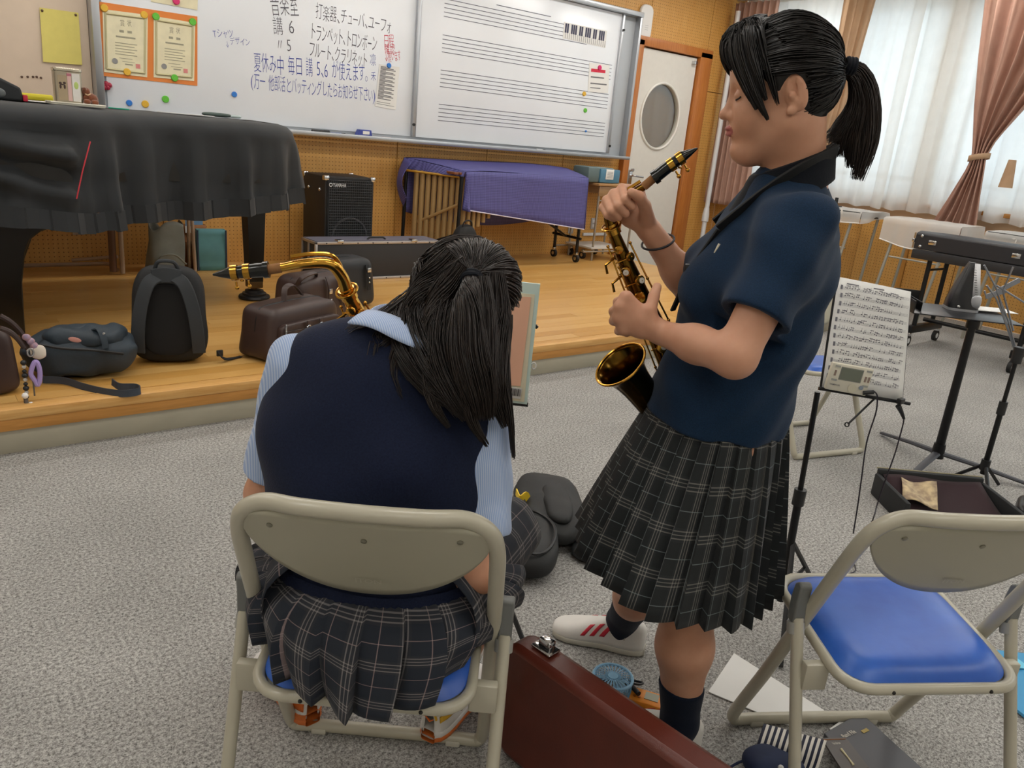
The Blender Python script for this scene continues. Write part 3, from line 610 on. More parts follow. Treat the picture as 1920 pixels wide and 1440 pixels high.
# ---- its cloth cover
pc = thing('piano_cover', 'black cloth cover with a pleated ruffle draped over the grand piano', 'cover', (.9, 4.9, .8), world=True)
NP = len(PO); per = [0.0]
for i in range(1, NP+1): per.append(per[-1]+(PO[i % NP]-PO[i-1]).length)
nrm = []
for i in range(NP):
    t = (PO[(i+1) % NP]-PO[i-1]).normalized(); nrm.append(Vector((t.y, -t.x)))
ZT = 1.285
def fold(s):
    a = .5+.5*math.sin(s*27+1.6*math.sin(s*3.1)); b = .5+.5*math.sin(s*41+2); return 1.3*a**2.2+.6*b**2-.7
def hemz(p): return float(np.interp(p.x, [-1.6, 0, .45, .8, 1.1, 1.5, 1.9, 2.1], [.86, .86, .845, .80, .835, .85, .885, .93])) if p.y < 5 else .93
mb = MB(); rows = []
rings = [(-.45, ZT+.006), (-.2, ZT+.008), (-.09, ZT+.002), (-.035, ZT-.012), (-.004, ZT-.04), (.008, ZT-.075)]
NT_ = 12
for r, (o_, z) in enumerate(rings):
    rows.append([Vector((PO[i].x+nrm[i].x*o_, PO[i].y+nrm[i].y*o_, z+.004*mnoise.noise(Vector((PO[i].x*9, PO[i].y*9, z*8))))) for i in range(NP)])
for k in range(1, NT_+1):
    t = k/NT_; row = []
    for i in range(NP):
        s = per[i]; p = PO[i]; hz = hemz(p); z = (ZT-.075)*(1-t)+hz*t
        sag = .05*math.sin(PI*t)*max(0, 1-abs(p.x-.35)/.6) if p.y < 4.6 else 0
        o_ = .004+t*.010+.05*(t**.6)*fold(s)*(1.0 if p.x > .7 else .35)*(1.25 if .85 < p.x < 1.5 else 1)+.02*mnoise.noise(Vector((p.x*4, p.y*4, z*6)))*t+sag*math.sin(9*t+s*2)
        # swags below the keyboard end
        if p.y < 4.5 and p.x < .75: o_ += -.075*math.sin(13*(t-.45*(p.x+.3)))*math.sin(PI*min(1, t*1.05))
        row.append(Vector((p.x+nrm[i].x*o_, p.y+nrm[i].y*o_, z)))
    rows.append(row)
V = [v for r in rows for v in r]; nr = len(rows)
F = [[r*NP+i, r*NP+(i+1) % NP, (r+1)*NP+(i+1) % NP, (r+1)*NP+i] for r in range(nr-1) for i in range(NP)]; cidx = len(V); V.append(Vector((.3, 4.9, ZT+.01)))
F += [[cidx, (i+1) % NP, i] for i in range(NP)]
mb.add(V, F); mb.build('cloth', BLKCLOTH, pc, angle=179)
# ruffle: box pleats hung from the hem
last = rows[-1]; mb = MB(); n_pl = int(per[-1]/.105); seg = []
hp = [0.0]
for i in range(1, NP+1): hp.append(hp[-1]+(last[i % NP]-last[i-1]).length)
def hem_at(s):
    s = s % hp[-1]; i = min(int(np.searchsorted(hp, s, side='right'))-1, NP-1); t = (s-hp[i])/max(1e-6, hp[i+1]-hp[i]); a, b = last[i], last[(i+1) % NP]; nn = (nrm[i]*(1-t)+nrm[(i+1) % NP]*t); return a*(1-t)+b*t, Vector((nn.x, nn.y, 0))
wp = hp[-1]/n_pl; jr = random.Random(4)
for k in range(n_pl):
    s0 = k*wp; hh = .088+.010*jr.random(); quadv = []
    for (ds, off) in ((-.012, .001), (.0, .009+.004*jr.random()), (wp*.5, .011), (wp*.93, .005)):
        p, nn = hem_at(s0+ds); quadv.append((p+nn*(off-.004)+Vector((0, 0, .004)), p+nn*(off+.008)+Vector((0, 0, -hh+.004*jr.random()))))
    b0 = len(mb.v)
    for a, b in quadv: mb.v += [a, b]
    for q in range(3): mb.f.append([b0+2*q, b0+2*q+2, b0+2*q+3, b0+2*q+1]); mb.mi.append(0)
mb.build('ruffle', BLKCLOTH, pc, smooth=False, solid=.003)
mb = MB(); a, b = ony(171, 266, 4.22), ony(142, 372, 4.20); mb.tube([(a.x, 4.24, a.z), ((a.x+b.x)/2-.006, 4.195, (a.z+b.z)/2), (b.x, 4.18, b.z)], .003, 6); mb.build('red_piping', M('red piping', '#c22a3a', .5), pc)
# ---- things on the piano
zt = ZT+.012
ty_ = 4.62
t = thing('plastic_tray', 'pale shallow tray under the tin on the piano', 'tray', tuple(onz(140, 195, zt)[:2])+(zt,), world=True); tx = .83
MB().box((tx, ty_, zt+.004), (.24, .16, .008), .003).build('base', M('tray cream', '#d8d4c4', .4), t); mb = MB(); mb.tube([(tx-.12, ty_-.08, zt+.01), (tx+.12, ty_-.08, zt+.01), (tx+.12, ty_+.08, zt+.01), (tx-.12, ty_+.08, zt+.01)], .004, 6, closed=True); mb.build('rim', M('tray cream', '#d8d4c4', .4), t)
zt2 = zt+.010
tn = thing('sweets_tin', 'silver-lidded sweets tin with printed panels standing on the tray', 'tin', (.80, 4.62, zt2), world=True)
mb = MB(); mb.prism(rrect(.122, .075, .015, 4), 0, .145, Matrix.Translation((.80, 4.62, zt2))); mb.build('body', M('tin silver', '#b5ab97', .3, .75), tn, angle=30)
mb = MB(); mb.prism(rrect(.127, .08, .017, 4), .145, .163, Matrix.Translation((.80, 4.62, zt2))); mb.build('lid', M('tin lid', '#c9c2b0', .25, .9), tn, angle=30, bev=.004)
MB().box((.772, 4.5812, zt2+.07), (.04, .002, .115)).build('printed_panel', M('panel beige', '#a9977a', .5), tn)
MB().box((.803, 4.5812, zt2+.075), (.018, .002, .13)).build('printed_panel', M('panel pink', '#d8b4ac', .5), tn); MB().box((.832, 4.5812, zt2+.075), (.034, .002, .13)).build('printed_panel', M('panel white', '#e6e3dc', .5, col2='#dcd8d2'), tn)
MB().box((.803, 4.5805, zt2+.132), (.02, .002, .012)).build('pink_band', M('panel rose', '#b9707e', .5), tn)
mb = MB(); mb.sphere((.832, 4.5805, zt2+.085), (.011, .001, .018)); mb.build('green_print', M('panel green', '#b9cf74', .5), tn)
mb = MB(); [mb.sphere((.772+dx, 4.5803, zt2+z_), (r, .001, r2)) for dx, z_, r, r2 in ((-.009, .09, .007, .006), (.009, .092, .007, .006), (-.009, .075, .005, .011), (.009, .075, .005, .011), (0, .084, .008, .003))]; mb.build('dark_print', M('panel dark', '#3b2620', .5), tn)
BROWNF = M('plush brown', '#7a4326', .95, var=.3, vscale=60, bump=.6, bscale=300, bdist=.004, sheen=.5)
bt = thing('plush_animal', 'small brown plush animal lying beside the tin', 'plush toy', (.90, 4.60, zt2), world=True)
mb = MB(); blob(mb, (.895, 4.61, zt2+.028), (.075, .06, .056), 2.2, .003, 40, nu=20, nv=12); mb.build('body', BROWNF, bt)
mb = MB(); blob(mb, (.875, 4.60, zt2+.062), (.045, .045, .04), 2.1, .002, 40, nu=16, nv=10); mb.sphere((.868, 4.585, zt2+.07), .012, 8, 6); mb.build('head', BROWNF, bt)
for dx in (-.015, .02): mb = MB(); blob(mb, (.89+dx, 4.573, zt2+.014), (.035, .03, .026), 2.2, .002, 40, nu=14, nv=8); mb.build('paw', BROWNF, bt)
MB().tube([(.868, 4.573, zt2+.05), (.878, 4.568, zt2+.045), (.892, 4.575, zt2+.052)], .003, 6).build('ribbon', M('ribbon cream', '#d7b48a', .6), bt)
def flatbox(name, c, d, rz, mat, label, cat, group=None): return MB().box(c, d, min(d)*.3, rot=rz).build(name, mat, label=label, cat=cat, group=group)
q = ony(170, 170, 5.3); flatbox('memo_card', (1.02, 5.3, zt+.03), (.09, .004, .055), .1, M('pink card', '#e3b7b4', .7), 'pink card propped behind the plush animal', 'card')
flatbox('yellow_box', (.70, 5.25, zt+.02), (.26, .06, .035), 0, M('yellow box', '#d8c92c', .5), 'flat yellow box behind the tin on the piano', 'box')
flatbox('paper_sheet', (.62, 4.85, zt+.002), (.3, .2, .003), .1, PAPER, 'white paper lying on the piano beside the black cloth', 'paper')
flatbox('green_pencil', (1.02, 4.58, zt+.004), (.10, .007, .007), -.5, M('teal', '#2fae8e', .4), 'teal pencil lying on the piano by the plush animal', 'pencil')
flatbox('paper_sheet', (1.46, 4.95, zt+.002), (.3, .1, .003), -.15, PAPER, 'long white paper on the far end of the piano', 'paper')
t = thing('spectacle_case', 'grey-green pouch with a pale end on the piano top', 'pouch', (1.68, 5.0, zt), world=True); mb = MB(); blob(mb, (1.66, 5.02, zt+.012), (.17, .06, .024), 3, rot=-.2); mb.build('pouch', M('pouch grey', '#4b5a56', .6), t); mb = MB(); blob(mb, (1.765, 5.0, zt+.01), (.07, .05, .018), 3, rot=-.2); mb.build('end', M('pouch pale', '#b7c6c6', .5), t)
t = thing('folded_cloth', 'folded black cloth and grey pad at the near end of the piano', 'cloth', (.4, 4.4, zt), world=True)
mb = MB(); mb.prism([(-.75, 0), (.11, 0), (.10, .06), (-.05, .13), (-.2, .2), (-.75, .25)], 0, .2, Matrix.Translation((.49, 4.75, zt)) @ Matrix.Rotation(PI/2, 4, 'X')); mb.build('fold', BLKCLOTH, t, bev=.01)
mb = MB(); blob(mb, (.42, 4.49, zt+.03), (.2, .08, .06), 2.5); mb.build('pad', M('pad grey', '#5d6263', .8), t); MB().box((.605, 4.56, zt+.015), (.02, .03, .03), .004).build('red_tag', M('magnet pink2', '#c0243c', .5), t)
# ---- folding table behind the piano
PIPE = M('pipe beige', '#b39c86', .4, .3)
tb = thing('folding_table', 'folding table with brown pipe legs against the wall behind the piano', 'table', (1.2, 5.9, ZS), world=True)
MB().box((.9, 5.9, .88), (1.75, .45, .03), .006).build('table_top', mat_wood('table laminate', '#8c6a48', '#9c7a56', 0), tb)
for x in (1.27, 1.76): 
    for dy in ((-.0, .28) if x < 1.5 else (0, .14)): mb = MB(); mb.cyl((x-.02 if x > 1.5 else x, 5.88+dy*.3, .87), (x, 5.88+dy, ZS+.01), .016 if dy == 0 and x < 1.5 else .013, n=10); mb.build('leg', PIPE, tb)
MB().cyl((1.22, 5.9, .87), (1.215, 5.9, ZS+.02), .024, n=12).build('leg', M('pipe brown', '#6d4a34', .5), tb)
MB().tube(rounded([(.2, 6.16, ZS+.03), (1.1, 6.16, ZS+.03), (1.22, 6.05, ZS+.05), (1.24, 5.9, ZS+.03)], .05), .014, 8).build('foot_rail', PIPE, tb); MB().cyl((1.0, 6.1, ZS+.07), (1.25, 5.92, ZS+.12), .012).build('brace', PIPE, tb)
MB().cyl((1.215, 5.88, ZS), (1.215, 5.92, ZS+.0), .001).build('pin', PIPE, tb) if False else None
# ---- bags
LEATHER = M('brown leather', '#3a2a26', .42, var=.12, vscale=8, bump=.25, bscale=350, bdist=.0015); BLKNYL = M('black nylon', '#121315', .7, var=.2, vscale=8, bump=.2, bscale=500, bdist=.001); NAVYN = M('navy nylon', '#27333d', .6, var=.15, vscale=6, bump=.3, bscale=18, bdist=.01)
def grey_tote():
    t = thing('tote_bag', 'slumped grey fabric bag against the wall under the piano', 'bag', (1.60, 6.05, ZS), world=True); m = M('tote grey', '#8b8e86', .8, var=.1, vscale=10)
    def fn(s, t_):
        a = 2*PI*s; w = .13*(1-.15*t_)+.012*math.sin(3*a+4*t_); d = .075*(1-.45*t_)+.01*math.sin(2*a); x = w*math.copysign(abs(math.cos(a))**.7, math.cos(a)); y_ = d*math.copysign(abs(math.sin(a))**.7, math.sin(a)); z = .34*t_+(.025*math.cos(2*a+1)+.03*math.sin(a*3))*t_
        return (1.58+x+.02*t_*t_, 5.98+y_, ZS+.002+z)
    MB().grid(fn, 40, 12, True).build('sack', m, t, solid=.004); MB().tube(spline([(1.5, 5.9, ZS+.05), (1.53, 5.885, ZS+.12), (1.62, 5.88, ZS+.13), (1.70, 5.89, ZS+.06)], 6), .007, 6).build('handle', m, t)
grey_tote()
t = thing('paper_bag', 'brown paper carrier bag with blue paper sticking out', 'bag', (1.82, 6.1, ZS), world=True)
def bagbox(cx, cy, w, d, h, rz, lean=0):
    def fn(s, t_):
        a = s*4; k = int(a) % 4; f = a-int(a); c = [(-1, -1), (1, -1), (1, 1), (-1, 1)]; p, q = c[k], c[(k+1) % 4]; x = (p[0]+(q[0]-p[0])*f)*w/2; y_ = (p[1]+(q[1]-p[1])*f)*d/2*(1-.35*t_)
        v = Matrix.Rotation(rz, 3, 'Z') @ Vector((x+lean*t_, y_+.006*math.sin(9*t_+4*s), 0)); return (cx+v.x, cy+v.y, ZS+.002+h*t_)
    return MB().grid(fn, 32, 8, True)
bagbox(1.80, 6.08, .20, .09, .32, 0).build('sack', M('kraft paper', '#a8734a', .8, var=.15, vscale=8), t, solid=.002, angle=30); MB().box((1.815, 6.055, ZS+.335), (.13, .004, .10), rot=.1).build('blue_insert', M('blue insert', '#6f97bd', .5), t); MB().box((1.775, 6.04, ZS+.29), (.06, .004, .05), rot=.1).build('white_insert', PAPER, t)
t = thing('tote_bag', 'teal shopping bag with navy edges standing beside the piano leg', 'bag', (1.93, 5.95, ZS), world=True)
bagbox(1.905, 5.97, .20, .10, .30, -.12, .0).build('sack', M('tote teal', '#5f969b', .7, var=.12, vscale=8), t, solid=.003, angle=30)
mb = MB()
for sx in (-.1, .1): v = Matrix.Rotation(-.12, 3, 'Z') @ Vector((sx, -.05, 0)); mb.box((1.905+v.x, 5.97+v.y, ZS+.15), (.012, .006, .30))
mb.build('edge_band', M('tote navy', '#26354a', .7), t)
# black rucksack, standing with its straps to the room
t = thing('backpack', 'black backpack standing upright with its straps facing the room', 'backpack', (1.0, 3.72, ZS), world=True); R_ = Matrix.Translation((1.0, 3.76, ZS)) @ Matrix.Rotation(-.35, 4, 'Z') @ Matrix.Rotation(math.radians(-8), 4, 'X')
mb = MB(); blob(mb, (0, 0, .225), (.35, .19, .45), 4.2, .006, 7, R_, 44, 26, taper=.16); mb.build('pack', BLKNYL, t)
mb = MB(); blob(mb, (0, -.085, .2), (.24, .03, .33), 3, 0, 6, R_, 30, 14, taper=.1); mb.build('back_pad', M('black mesh pad', '#0a0a0b', .85, bump=.4, bscale=900), t)
STRAP = M('strap grey', '#2b2f33', .7, bump=.2, bscale=600)
for sx in (-1, 1): mb = MB(); ribbon(mb, [R_ @ Vector(p) for p in ((sx*.03, -.10, .405), (sx*.075, -.128, .37), (sx*.108, -.135, .27), (sx*.125, -.125, .15), (sx*.13, -.10, .05))], .058, .014, side=R_.to_3x3() @ Vector((1, 0, .25*sx))); mb.build('shoulder_strap', STRAP, t, bev=.004)
mb = MB(); ribbon(mb, [R_ @ Vector(p) for p in ((-.06, -.105, .40), (0, -.115, .41), (.06, -.105, .40))], .07, .012, side=R_.to_3x3() @ Vector((0, 0, 1))); mb.build('yoke', STRAP, t, bev=.004)
mb = MB(); mb.tube(spline([R_ @ Vector(p) for p in ((-.05, -.09, .435), (-.03, -.11, .47), (.03, -.11, .47), (.05, -.09, .435))], 6), .009, 8); mb.build('top_handle', STRAP, t)
mb = MB(); ribbon(mb, [onz(408, 660, ZS+.06), onz(420, 672, ZS+.02), onz(435, 672, ZS+.006), onz(452, 668, ZS+.006)], .022, .003, side=(.4, .9, 0)); mb.build('loose_webbing', BLKNYL, t); q = onz(412, 662, ZS+.04)
mb = MB(); mb.box(q, (.03, .012, .03), .003); mb.build('buckle', BLACKP, t)
# navy rucksack lying on its side
t = thing('rucksack', 'navy rucksack lying on the stage edge with a loose strap', 'backpack', (.62, 3.66, ZS), world=True); R_ = Matrix.Translation((.615, 3.70, ZS)) @ Matrix.Rotation(-.28, 4, 'Z')
def shp(p):
    k = 1-.22*max(0, p.x/.2)-.18*max(0, -p.x/.22); return (p.x, p.y*(1-.1*p.z), p.z*k+.02*p.x)
mb = MB(); blob(mb, (0, 0, .10), (.44, .27, .20), 2.8, .026, 11, R_, 52, 30, seed=3, shape=shp); mb.build('pack', NAVYN, t)
mb = MB(); blob(mb, (.02, -.02, .175), (.33, .19, .10), 2.6, .020, 14, R_, 40, 20, seed=5); mb.build('lid_pocket', NAVYN, t)
mb = MB(); mb.tube(spline([R_ @ Vector(p) for p in ((-.14, -.115, .165), (-.06, -.14, .155), (.06, -.145, .145), (.17, -.12, .12))], 6), .006, 6); mb.build('zip', BLACKP, t)
mb = MB(); mb.sphere((0, 0, 0), (.025, .002, .011), M4=R_ @ Matrix.Translation((-.01, -.118, .185)) @ Matrix.Rotation(.25, 4, 'Y')); mb.build('patch', M('patch salmon', '#c98f84', .7), t)
MB().box(R_ @ Vector((.10, -.115, .20)), (.012, .008, .03), .003).build('zip_pull', CHROME, t)
mb = MB(); ribbon(mb, [R_ @ Vector(p) for p in ((.06, -.07, .215), (.085, -.10, .222), (.10, -.125, .19), (.105, -.135, .15))], .025, .006, side=R_.to_3x3() @ Vector((1, 0, 0))); mb.build('compression_strap', NAVYN, t)
mb = MB(); ribbon(mb, [onz(80, 712, ZS+.02), onz(120, 714, ZS+.02), onz(160, 726, ZS+.014), onz(200, 735, ZS+.012), onz(235, 738, ZS+.014), onz(262, 733, ZS+.016), onz(255, 726, ZS+.016), onz(225, 725, ZS+.022), onz(210, 716, ZS+.03)], .03, .004, side=(0, .15, 1)); mb.build('loose_strap', M('strap navy', '#343a44', .7), t)
# brown boston bag at the frame edge with charms
def boston(name, label, c, L, D, H, rz, pocket=True, handle=True, mat=LEATHER, seed=1):
    t = thing(name, label, 'bag', (c[0], c[1], ZS), world=True, group='school bags'); R_ = Matrix.Translation((c[0], c[1], ZS)) @ Matrix.Rotation(rz, 4, 'Z')
    mb = MB(); blob(mb, (0, 0, H/2), (L, D, H), 7, .006, 7, R_, 56, 30, seed=seed, taper=.12); mb.build('bag_body', mat, t)
    if pocket:
        mb = MB(); blob(mb, (0, -D*.47, H*.40), (L*.80, .05, H*.66), 8, .003, 8, R_, 40, 20, seed=seed); mb.build('front_pocket', mat, t)
        mb = MB(); mb.tube([R_ @ Vector((x, -D*.47-.027, H*.60-.004*math.cos(x*9))) for x in np.linspace(-L*.37, L*.37, 12)], .0035, 6); mb.build('pocket_piping', M('leather piping', '#241917', .4), t)
    mb = MB(); mb.tube(spline([R_ @ Vector(p) for p in ((-L*.46, 0, H*.55), (-L*.42, 0, H*.88), (-L*.3, 0, H*.985), (L*.3, 0, H*.985), (L*.42, 0, H*.88), (L*.46, 0, H*.55))], 6), .005, 6); mb.build('zip', BLACKP, t)
    if handle:
        for sy in (-1, 1):
            mb = MB(); mb.tube(spline([R_ @ Vector(p) for p in ((-L*.2, sy*D*.40, H*.80), (-L*.17, sy*D*.34, H*1.0), (-L*.08, sy*D*.22+.02, H*1.16), (L*.08, sy*D*.22+.02, H*1.16), (L*.17, sy*D*.34, H*1.0), (L*.2, sy*D*.40, H*.80))], 6), .009, 8); mb.build('handle', mat, t)
            for sx in (-1, 1): MB().tube([R_ @ Vector((sx*L*.2+.014*math.cos(a), sy*(D*.44), H*.74+.014*math.sin(a))) for a in np.linspace(0, 2*PI, 13)[:-1]], .003, 6, closed=True).build('ring', CHROME, t)
    return t, R_
bl, R_ = boston('boston_bag', 'dark brown boston bag hung with charms at the photo edge', (.13, 3.60), .46, .24, .27, .12, pocket=False, handle=False, seed=2)
for k, pts in enumerate((((0, 592), (20, 604), (38, 622), (48, 640), (52, 655)), ((0, 615), (18, 622), (34, 636), (46, 652)))): MB().tube(spline([ony(x, y_, 3.45-.03*k) for x, y_ in pts], 6), .010, 8).build('handle', LEATHER, bl)
cm = thing('key_charms', 'cluster of pink, white and purple charms hanging off the brown bag', 'charm', tuple(ony(60, 760, 3.40)), world=True)
mb = MB(); blob(mb, ony(72, 660, 3.42), (.055, .03, .06), 2.2, .003, 30, nu=20, nv=12); mb.build('white_plush', M('plush white', '#d8cdbf', .9, bump=.4, bscale=300), cm)
mb = MB(); [blob(mb, ony(50+7*i, 632+8*i, 3.42), (.03, .025, .03), 2, .004, 40, nu=12, nv=8, seed=i) for i in range(5)]; mb.build('pink_beads', M('bead pink', '#b98f95', .4, col2='#8f7f9b', vscale=50), cm)
MB().tube([ony(57+6*math.cos(a), 661+7*math.sin(a), 3.40) for a in np.linspace(0, 2*PI, 15)[:-1]], .004, 6, closed=True).build('split_ring', CHROME, cm)
MB().tube(spline([ony(x, y_, 3.40) for x, y_ in ((66, 678), (60, 690), (58, 702), (64, 712), (70, 722), (74, 715), (75, 700), (72, 685))], 5, True), .009, 8, closed=True).build('purple_loop', M('charm purple', '#a893cc', .5), cm)
for i in range(9): MB().sphere(ony(44+i*.8, 680+8*i, 3.40), .008 if i % 3 else .011, 8, 6).build('bead', [BLACKP, M('bead clear', '#b9b3ad', .2), BLACKP][i % 3], cm)
for px_ in ((47, 742), (58, 759)): MB().sphere(ony(*px_, 3.385), .012, 10, 8).build('bead', M('bead white', '#eae8e6', .3), cm)
MB().tube([ony(48, 745, 3.39), ony(50, 760, 3.385), ony(53, 772, 3.385)], .008, 6).build('chain_tassel', M('tassel', '#5a5450', .5), cm); MB().tube([ony(61, 700, 3.4), ony(63, 722, 3.395), ony(65, 742, 3.395)], .003, 6).build('cord', M('tassel', '#5a5450', .5), cm)
# three bags around the saxophone
ba, R_ = boston('boston_bag', 'dark brown boston bag with a zipped front pocket nearest the seated person', (1.58, 3.72), .54, .26, .27, .42, seed=4, handle=False)
for sx, lab in ((-.05, 0), (.04, 1)):
    MB().tube([R_ @ Vector((sx+.013*math.cos(a), -.165, .165+.013*math.sin(a))) for a in np.linspace(0, 2*PI, 13)[:-1]], .003, 6, closed=True).build('ring' if lab == 0 else 'buckle', CHROME, ba)
    MB().box(R_ @ Vector((sx, -.162, .185)), (.022, .006, .03), .002, rot=.42).build('tab', LEATHER, ba)
for z in (.19, .16): MB().box(R_ @ Vector((-.2, -.155, z)), (.008, .006, .03), .002).build('zip_pull', CHROME, ba)
mb = MB(); ribbon(mb, [R_ @ Vector(p) for p in ((-.05, .0, .27), (-.02, .02, .33), (.05, .03, .335), (.1, .02, .28))], .03, .006, side=R_.to_3x3() @ Vector((0, 1, .3))); mb.build('handle', LEATHER, ba)
bb, R_ = boston('boston_bag', 'brown boston bag with twin buckled straps behind the saxophone neck', (1.93, 4.22), .46, .26, .30, .40, pocket=False, handle=False, seed=6)
for sx in (-.02, .10):
    mb = MB(); ribbon(mb, [R_ @ Vector(p) for p in ((sx, -.115, .30), (sx, -.138, .25), (sx+.005, -.14, .17), (sx+.012, -.145, .12))], .022, .005, side=R_.to_3x3() @ Vector((1, 0, 0))); mb.build('strap', LEATHER, bb); MB().box(R_ @ Vector((sx+.003, -.146, .22)), (.026, .006, .03), .003, rot=.4).build('buckle', CHROME, bb)
    for z in (.17, .145): MB().sphere(R_ @ Vector((sx+.007, -.148, z)), .006, 8, 6).build('stud', CHROME, bb)
mb = MB(); ribbon(mb, [R_ @ Vector(p) for p in ((-.2, -.05, .25), (-.19, -.09, .31), (-.1, -.1, .33), (-.05, -.06, .30))], .025, .006, side=R_.to_3x3() @ Vector((0, 1, .4))); mb.build('handle', LEATHER, bb)
bc, R_ = boston('boston_bag', 'black boston bag in front of the flight case', (2.28, 4.62), .46, .26, .32, .15, pocket=False, handle=False, mat=M('black leather', '#1d2024', .45, var=.15, bump=.2, bscale=400, bdist=.001), seed=8)
mb = MB(); ribbon(mb, [R_ @ Vector(p) for p in ((.14, -.12, .28), (.14, -.14, .22), (.145, -.145, .12))], .025, .005, side=R_.to_3x3() @ Vector((1, 0, 0))); mb.build('strap', BLKNYL, bc); MB().box(R_ @ Vector((.14, -.147, .25)), (.03, .006, .03), .003, rot=.15).build('buckle', CHROME, bc)
for z in (.20, .17): MB().sphere(R_ @ Vector((.142, -.148, z)), .007, 8, 6).build('stud', CHROME, bc)
# ---- speaker and flight case
TOLEX = M('speaker tolex', '#1a1613', .6, bump=.3, bscale=500, bdist=.001)
t = thing('speaker_cabinet', 'black amplifier speaker cabinet with wire grille behind the flight case', 'speaker', (2.91, 5.9, ZS), world=True)
SX0, SX1, SY0, SY1, SZ1 = 2.69, 3.11, 5.70, 6.10, .925
mb = MB(); mb.box(((SX0+SX1)/2, (SY0+SY1)/2, (ZS+SZ1)/2), (SX1-SX0, SY1-SY0, SZ1-ZS), .008); mb.build('cabinet', TOLEX, t)
MB().box(((SX0+SX1)/2, SY0-.004, (ZS+SZ1)/2), (SX1-SX0-.03, .01, SZ1-ZS-.03)).build('baffle', M('speaker baffle', '#101113', .7), t)
MB().tube([((SX0+SX1)/2+.15*math.cos(a), SY0-.01, .46+.15*math.sin(a)) for a in np.linspace(0, 2*PI, 41)[:-1]], .010, 6, closed=True).build('cone_ring', M('cone ring', '#3f4043', .5), t)
mb = MB(); w, h = SX1-SX0-.05, SZ1-ZS-.05
for i in range(22): mb.cyl((SX0+.025+w*i/21, SY0-.022, ZS+.025), (SX0+.025+w*i/21, SY0-.022, SZ1-.025), .0016, n=4, caps=False)
for i in range(34): mb.cyl((SX0+.025, SY0-.022, ZS+.025+h*i/33), (SX1-.025, SY0-.022, ZS+.025+h*i/33), .0016, n=4, caps=False)
mb.build('grille', M('grille wire', '#4d4f52', .4, .5), t)
mb = MB(); text(mb, 'YAMAHA', frame((SX0+.055, SY0-.026, SZ1-.075), (1, 0, 0), (0, 0, 1)), .042, 0, .012, .11); mb.tube([(SX0+.036+.012*math.cos(a), SY0-.026, SZ1-.06+.012*math.sin(a)) for a in np.linspace(0, 2*PI, 17)[:-1]], .003, 4, closed=True); mb.build('nameplate', M('nameplate', '#c9cacb', .4), t, smooth=False)
for x in (SX0+.012, SX1-.012): 
    for y_ in (SY0+.012, SY1-.012): MB().box((x, y_, SZ1-.012), (.045, .045, .04), .01).build('corner', CHROME, t)
for y_ in (5.78, 5.98): MB().sphere((SX0-.004, y_, .82), .014, 8, 6).build('side_knob', CHROME, t)
t = thing('flight_case', 'long black flight case with aluminium edges lying before the speaker', 'case', (2.97, 5.45, ZS), world=True)
FX0, FX1, FY0, FY1, FZ1 = 2.47, 3.53, 5.37, 5.60, .475
MB().box(((FX0+FX1)/2, (FY0+FY1)/2, (ZS+FZ1)/2), (FX1-FX0, FY1-FY0, FZ1-ZS), .004).build('shell', M('flight panel', '#2a2b2e', .6, bump=.2, bscale=500, bdist=.0008), t)
e = .020
def edge(a, b): 
    a, b = Vector(a), Vector(b); c = (a+b)/2; d = b-a; MB().box(c, (abs(d.x)+e, abs(d.y)+e, abs(d.z)+e), .003).build('edge', M('case alu', '#b9b3b0', .35, .7), t)
for z in (ZS+.01, FZ1-.005):
    edge((FX0, FY0, z), (FX1, FY0, z)); edge((FX0, FY0, z), (FX0, FY1, z)); edge((FX1, FY0, z), (FX1, FY1, z)); edge((FX0, FY1, z), (FX1, FY1, z))
for x in (FX0, FX1): edge((x, FY0, ZS+.01), (x, FY0, FZ1-.01)); edge((x, FY1, ZS+.01), (x, FY1, FZ1-.01))
edge((FX0, (FY0+FY1)/2, ZS+.01), (FX0, (FY0+FY1)/2, FZ1-.01))
MB().box(((FX0+FX1)/2, (FY0+FY1)/2, FZ1+.006), (FX1-FX0, FY1-FY0-.02, .008)).build('lid_panel', M('case top', '#6b6a78', .5), t)
MB().tube(rounded([(2.92, FY0+.06, FZ1+.01), (2.94, FY0+.06, FZ1+.026), (3.06, FY0+.06, FZ1+.026), (3.08, FY0+.06, FZ1+.01)], .01), .007, 8).build('handle', BLACKP, t)
for x in (2.66, 3.30): MB().box((x, FY0+.01, FZ1+.008), (.05, .06, .02), .004).build('latch', CHROME, t)
for i in range(8): 
    for z in (ZS+.01, FZ1-.006): MB().sphere((FX0+.08+i*.128, FY0-.011, z), .006, 6, 4).build('rivet', M('rivet', '#55504e', .4, .7), t)
# ---- covered xylophone
COVB = None
def mat_cover():
    m, nt = newmat('blue quilted cover'); ge = nt.new('ShaderNodeNewGeometry'); sp = nt.new('ShaderNodeSeparateXYZ'); nt.link(ge.outputs['Position'], sp.inputs[0])
    a = nt.math('SINE', nt.math('MULTIPLY', nt.math('ADD', sp.outputs[0], sp.outputs[1]), 2*PI/.014)); b = nt.math('SINE', nt.math('MULTIPLY', nt.math('ADD', sp.outputs[2], nt.math('MULTIPLY', sp.outputs[1], .6)), 2*PI/.014)); h = nt.math('MULTIPLY', nt.math('ADD', a, b), .5)
    nt.link(nt.ramp(nt.math('ADD', nt.math('MULTIPLY', h, .5), .5), [(.2, lin('#3d3c72')), (.8, lin('#6361a3'))]), nt.b.inputs['Base Color']); nt.b.inputs['Roughness'].default_value = .6; nt.bump(h, .35, .003); return m
COVB = mat_cover()
xy = thing('xylophone', 'xylophone on a wheeled frame with brown resonator pipes, under a cover', 'xylophone', (4.6, 5.9, ZS), world=True)
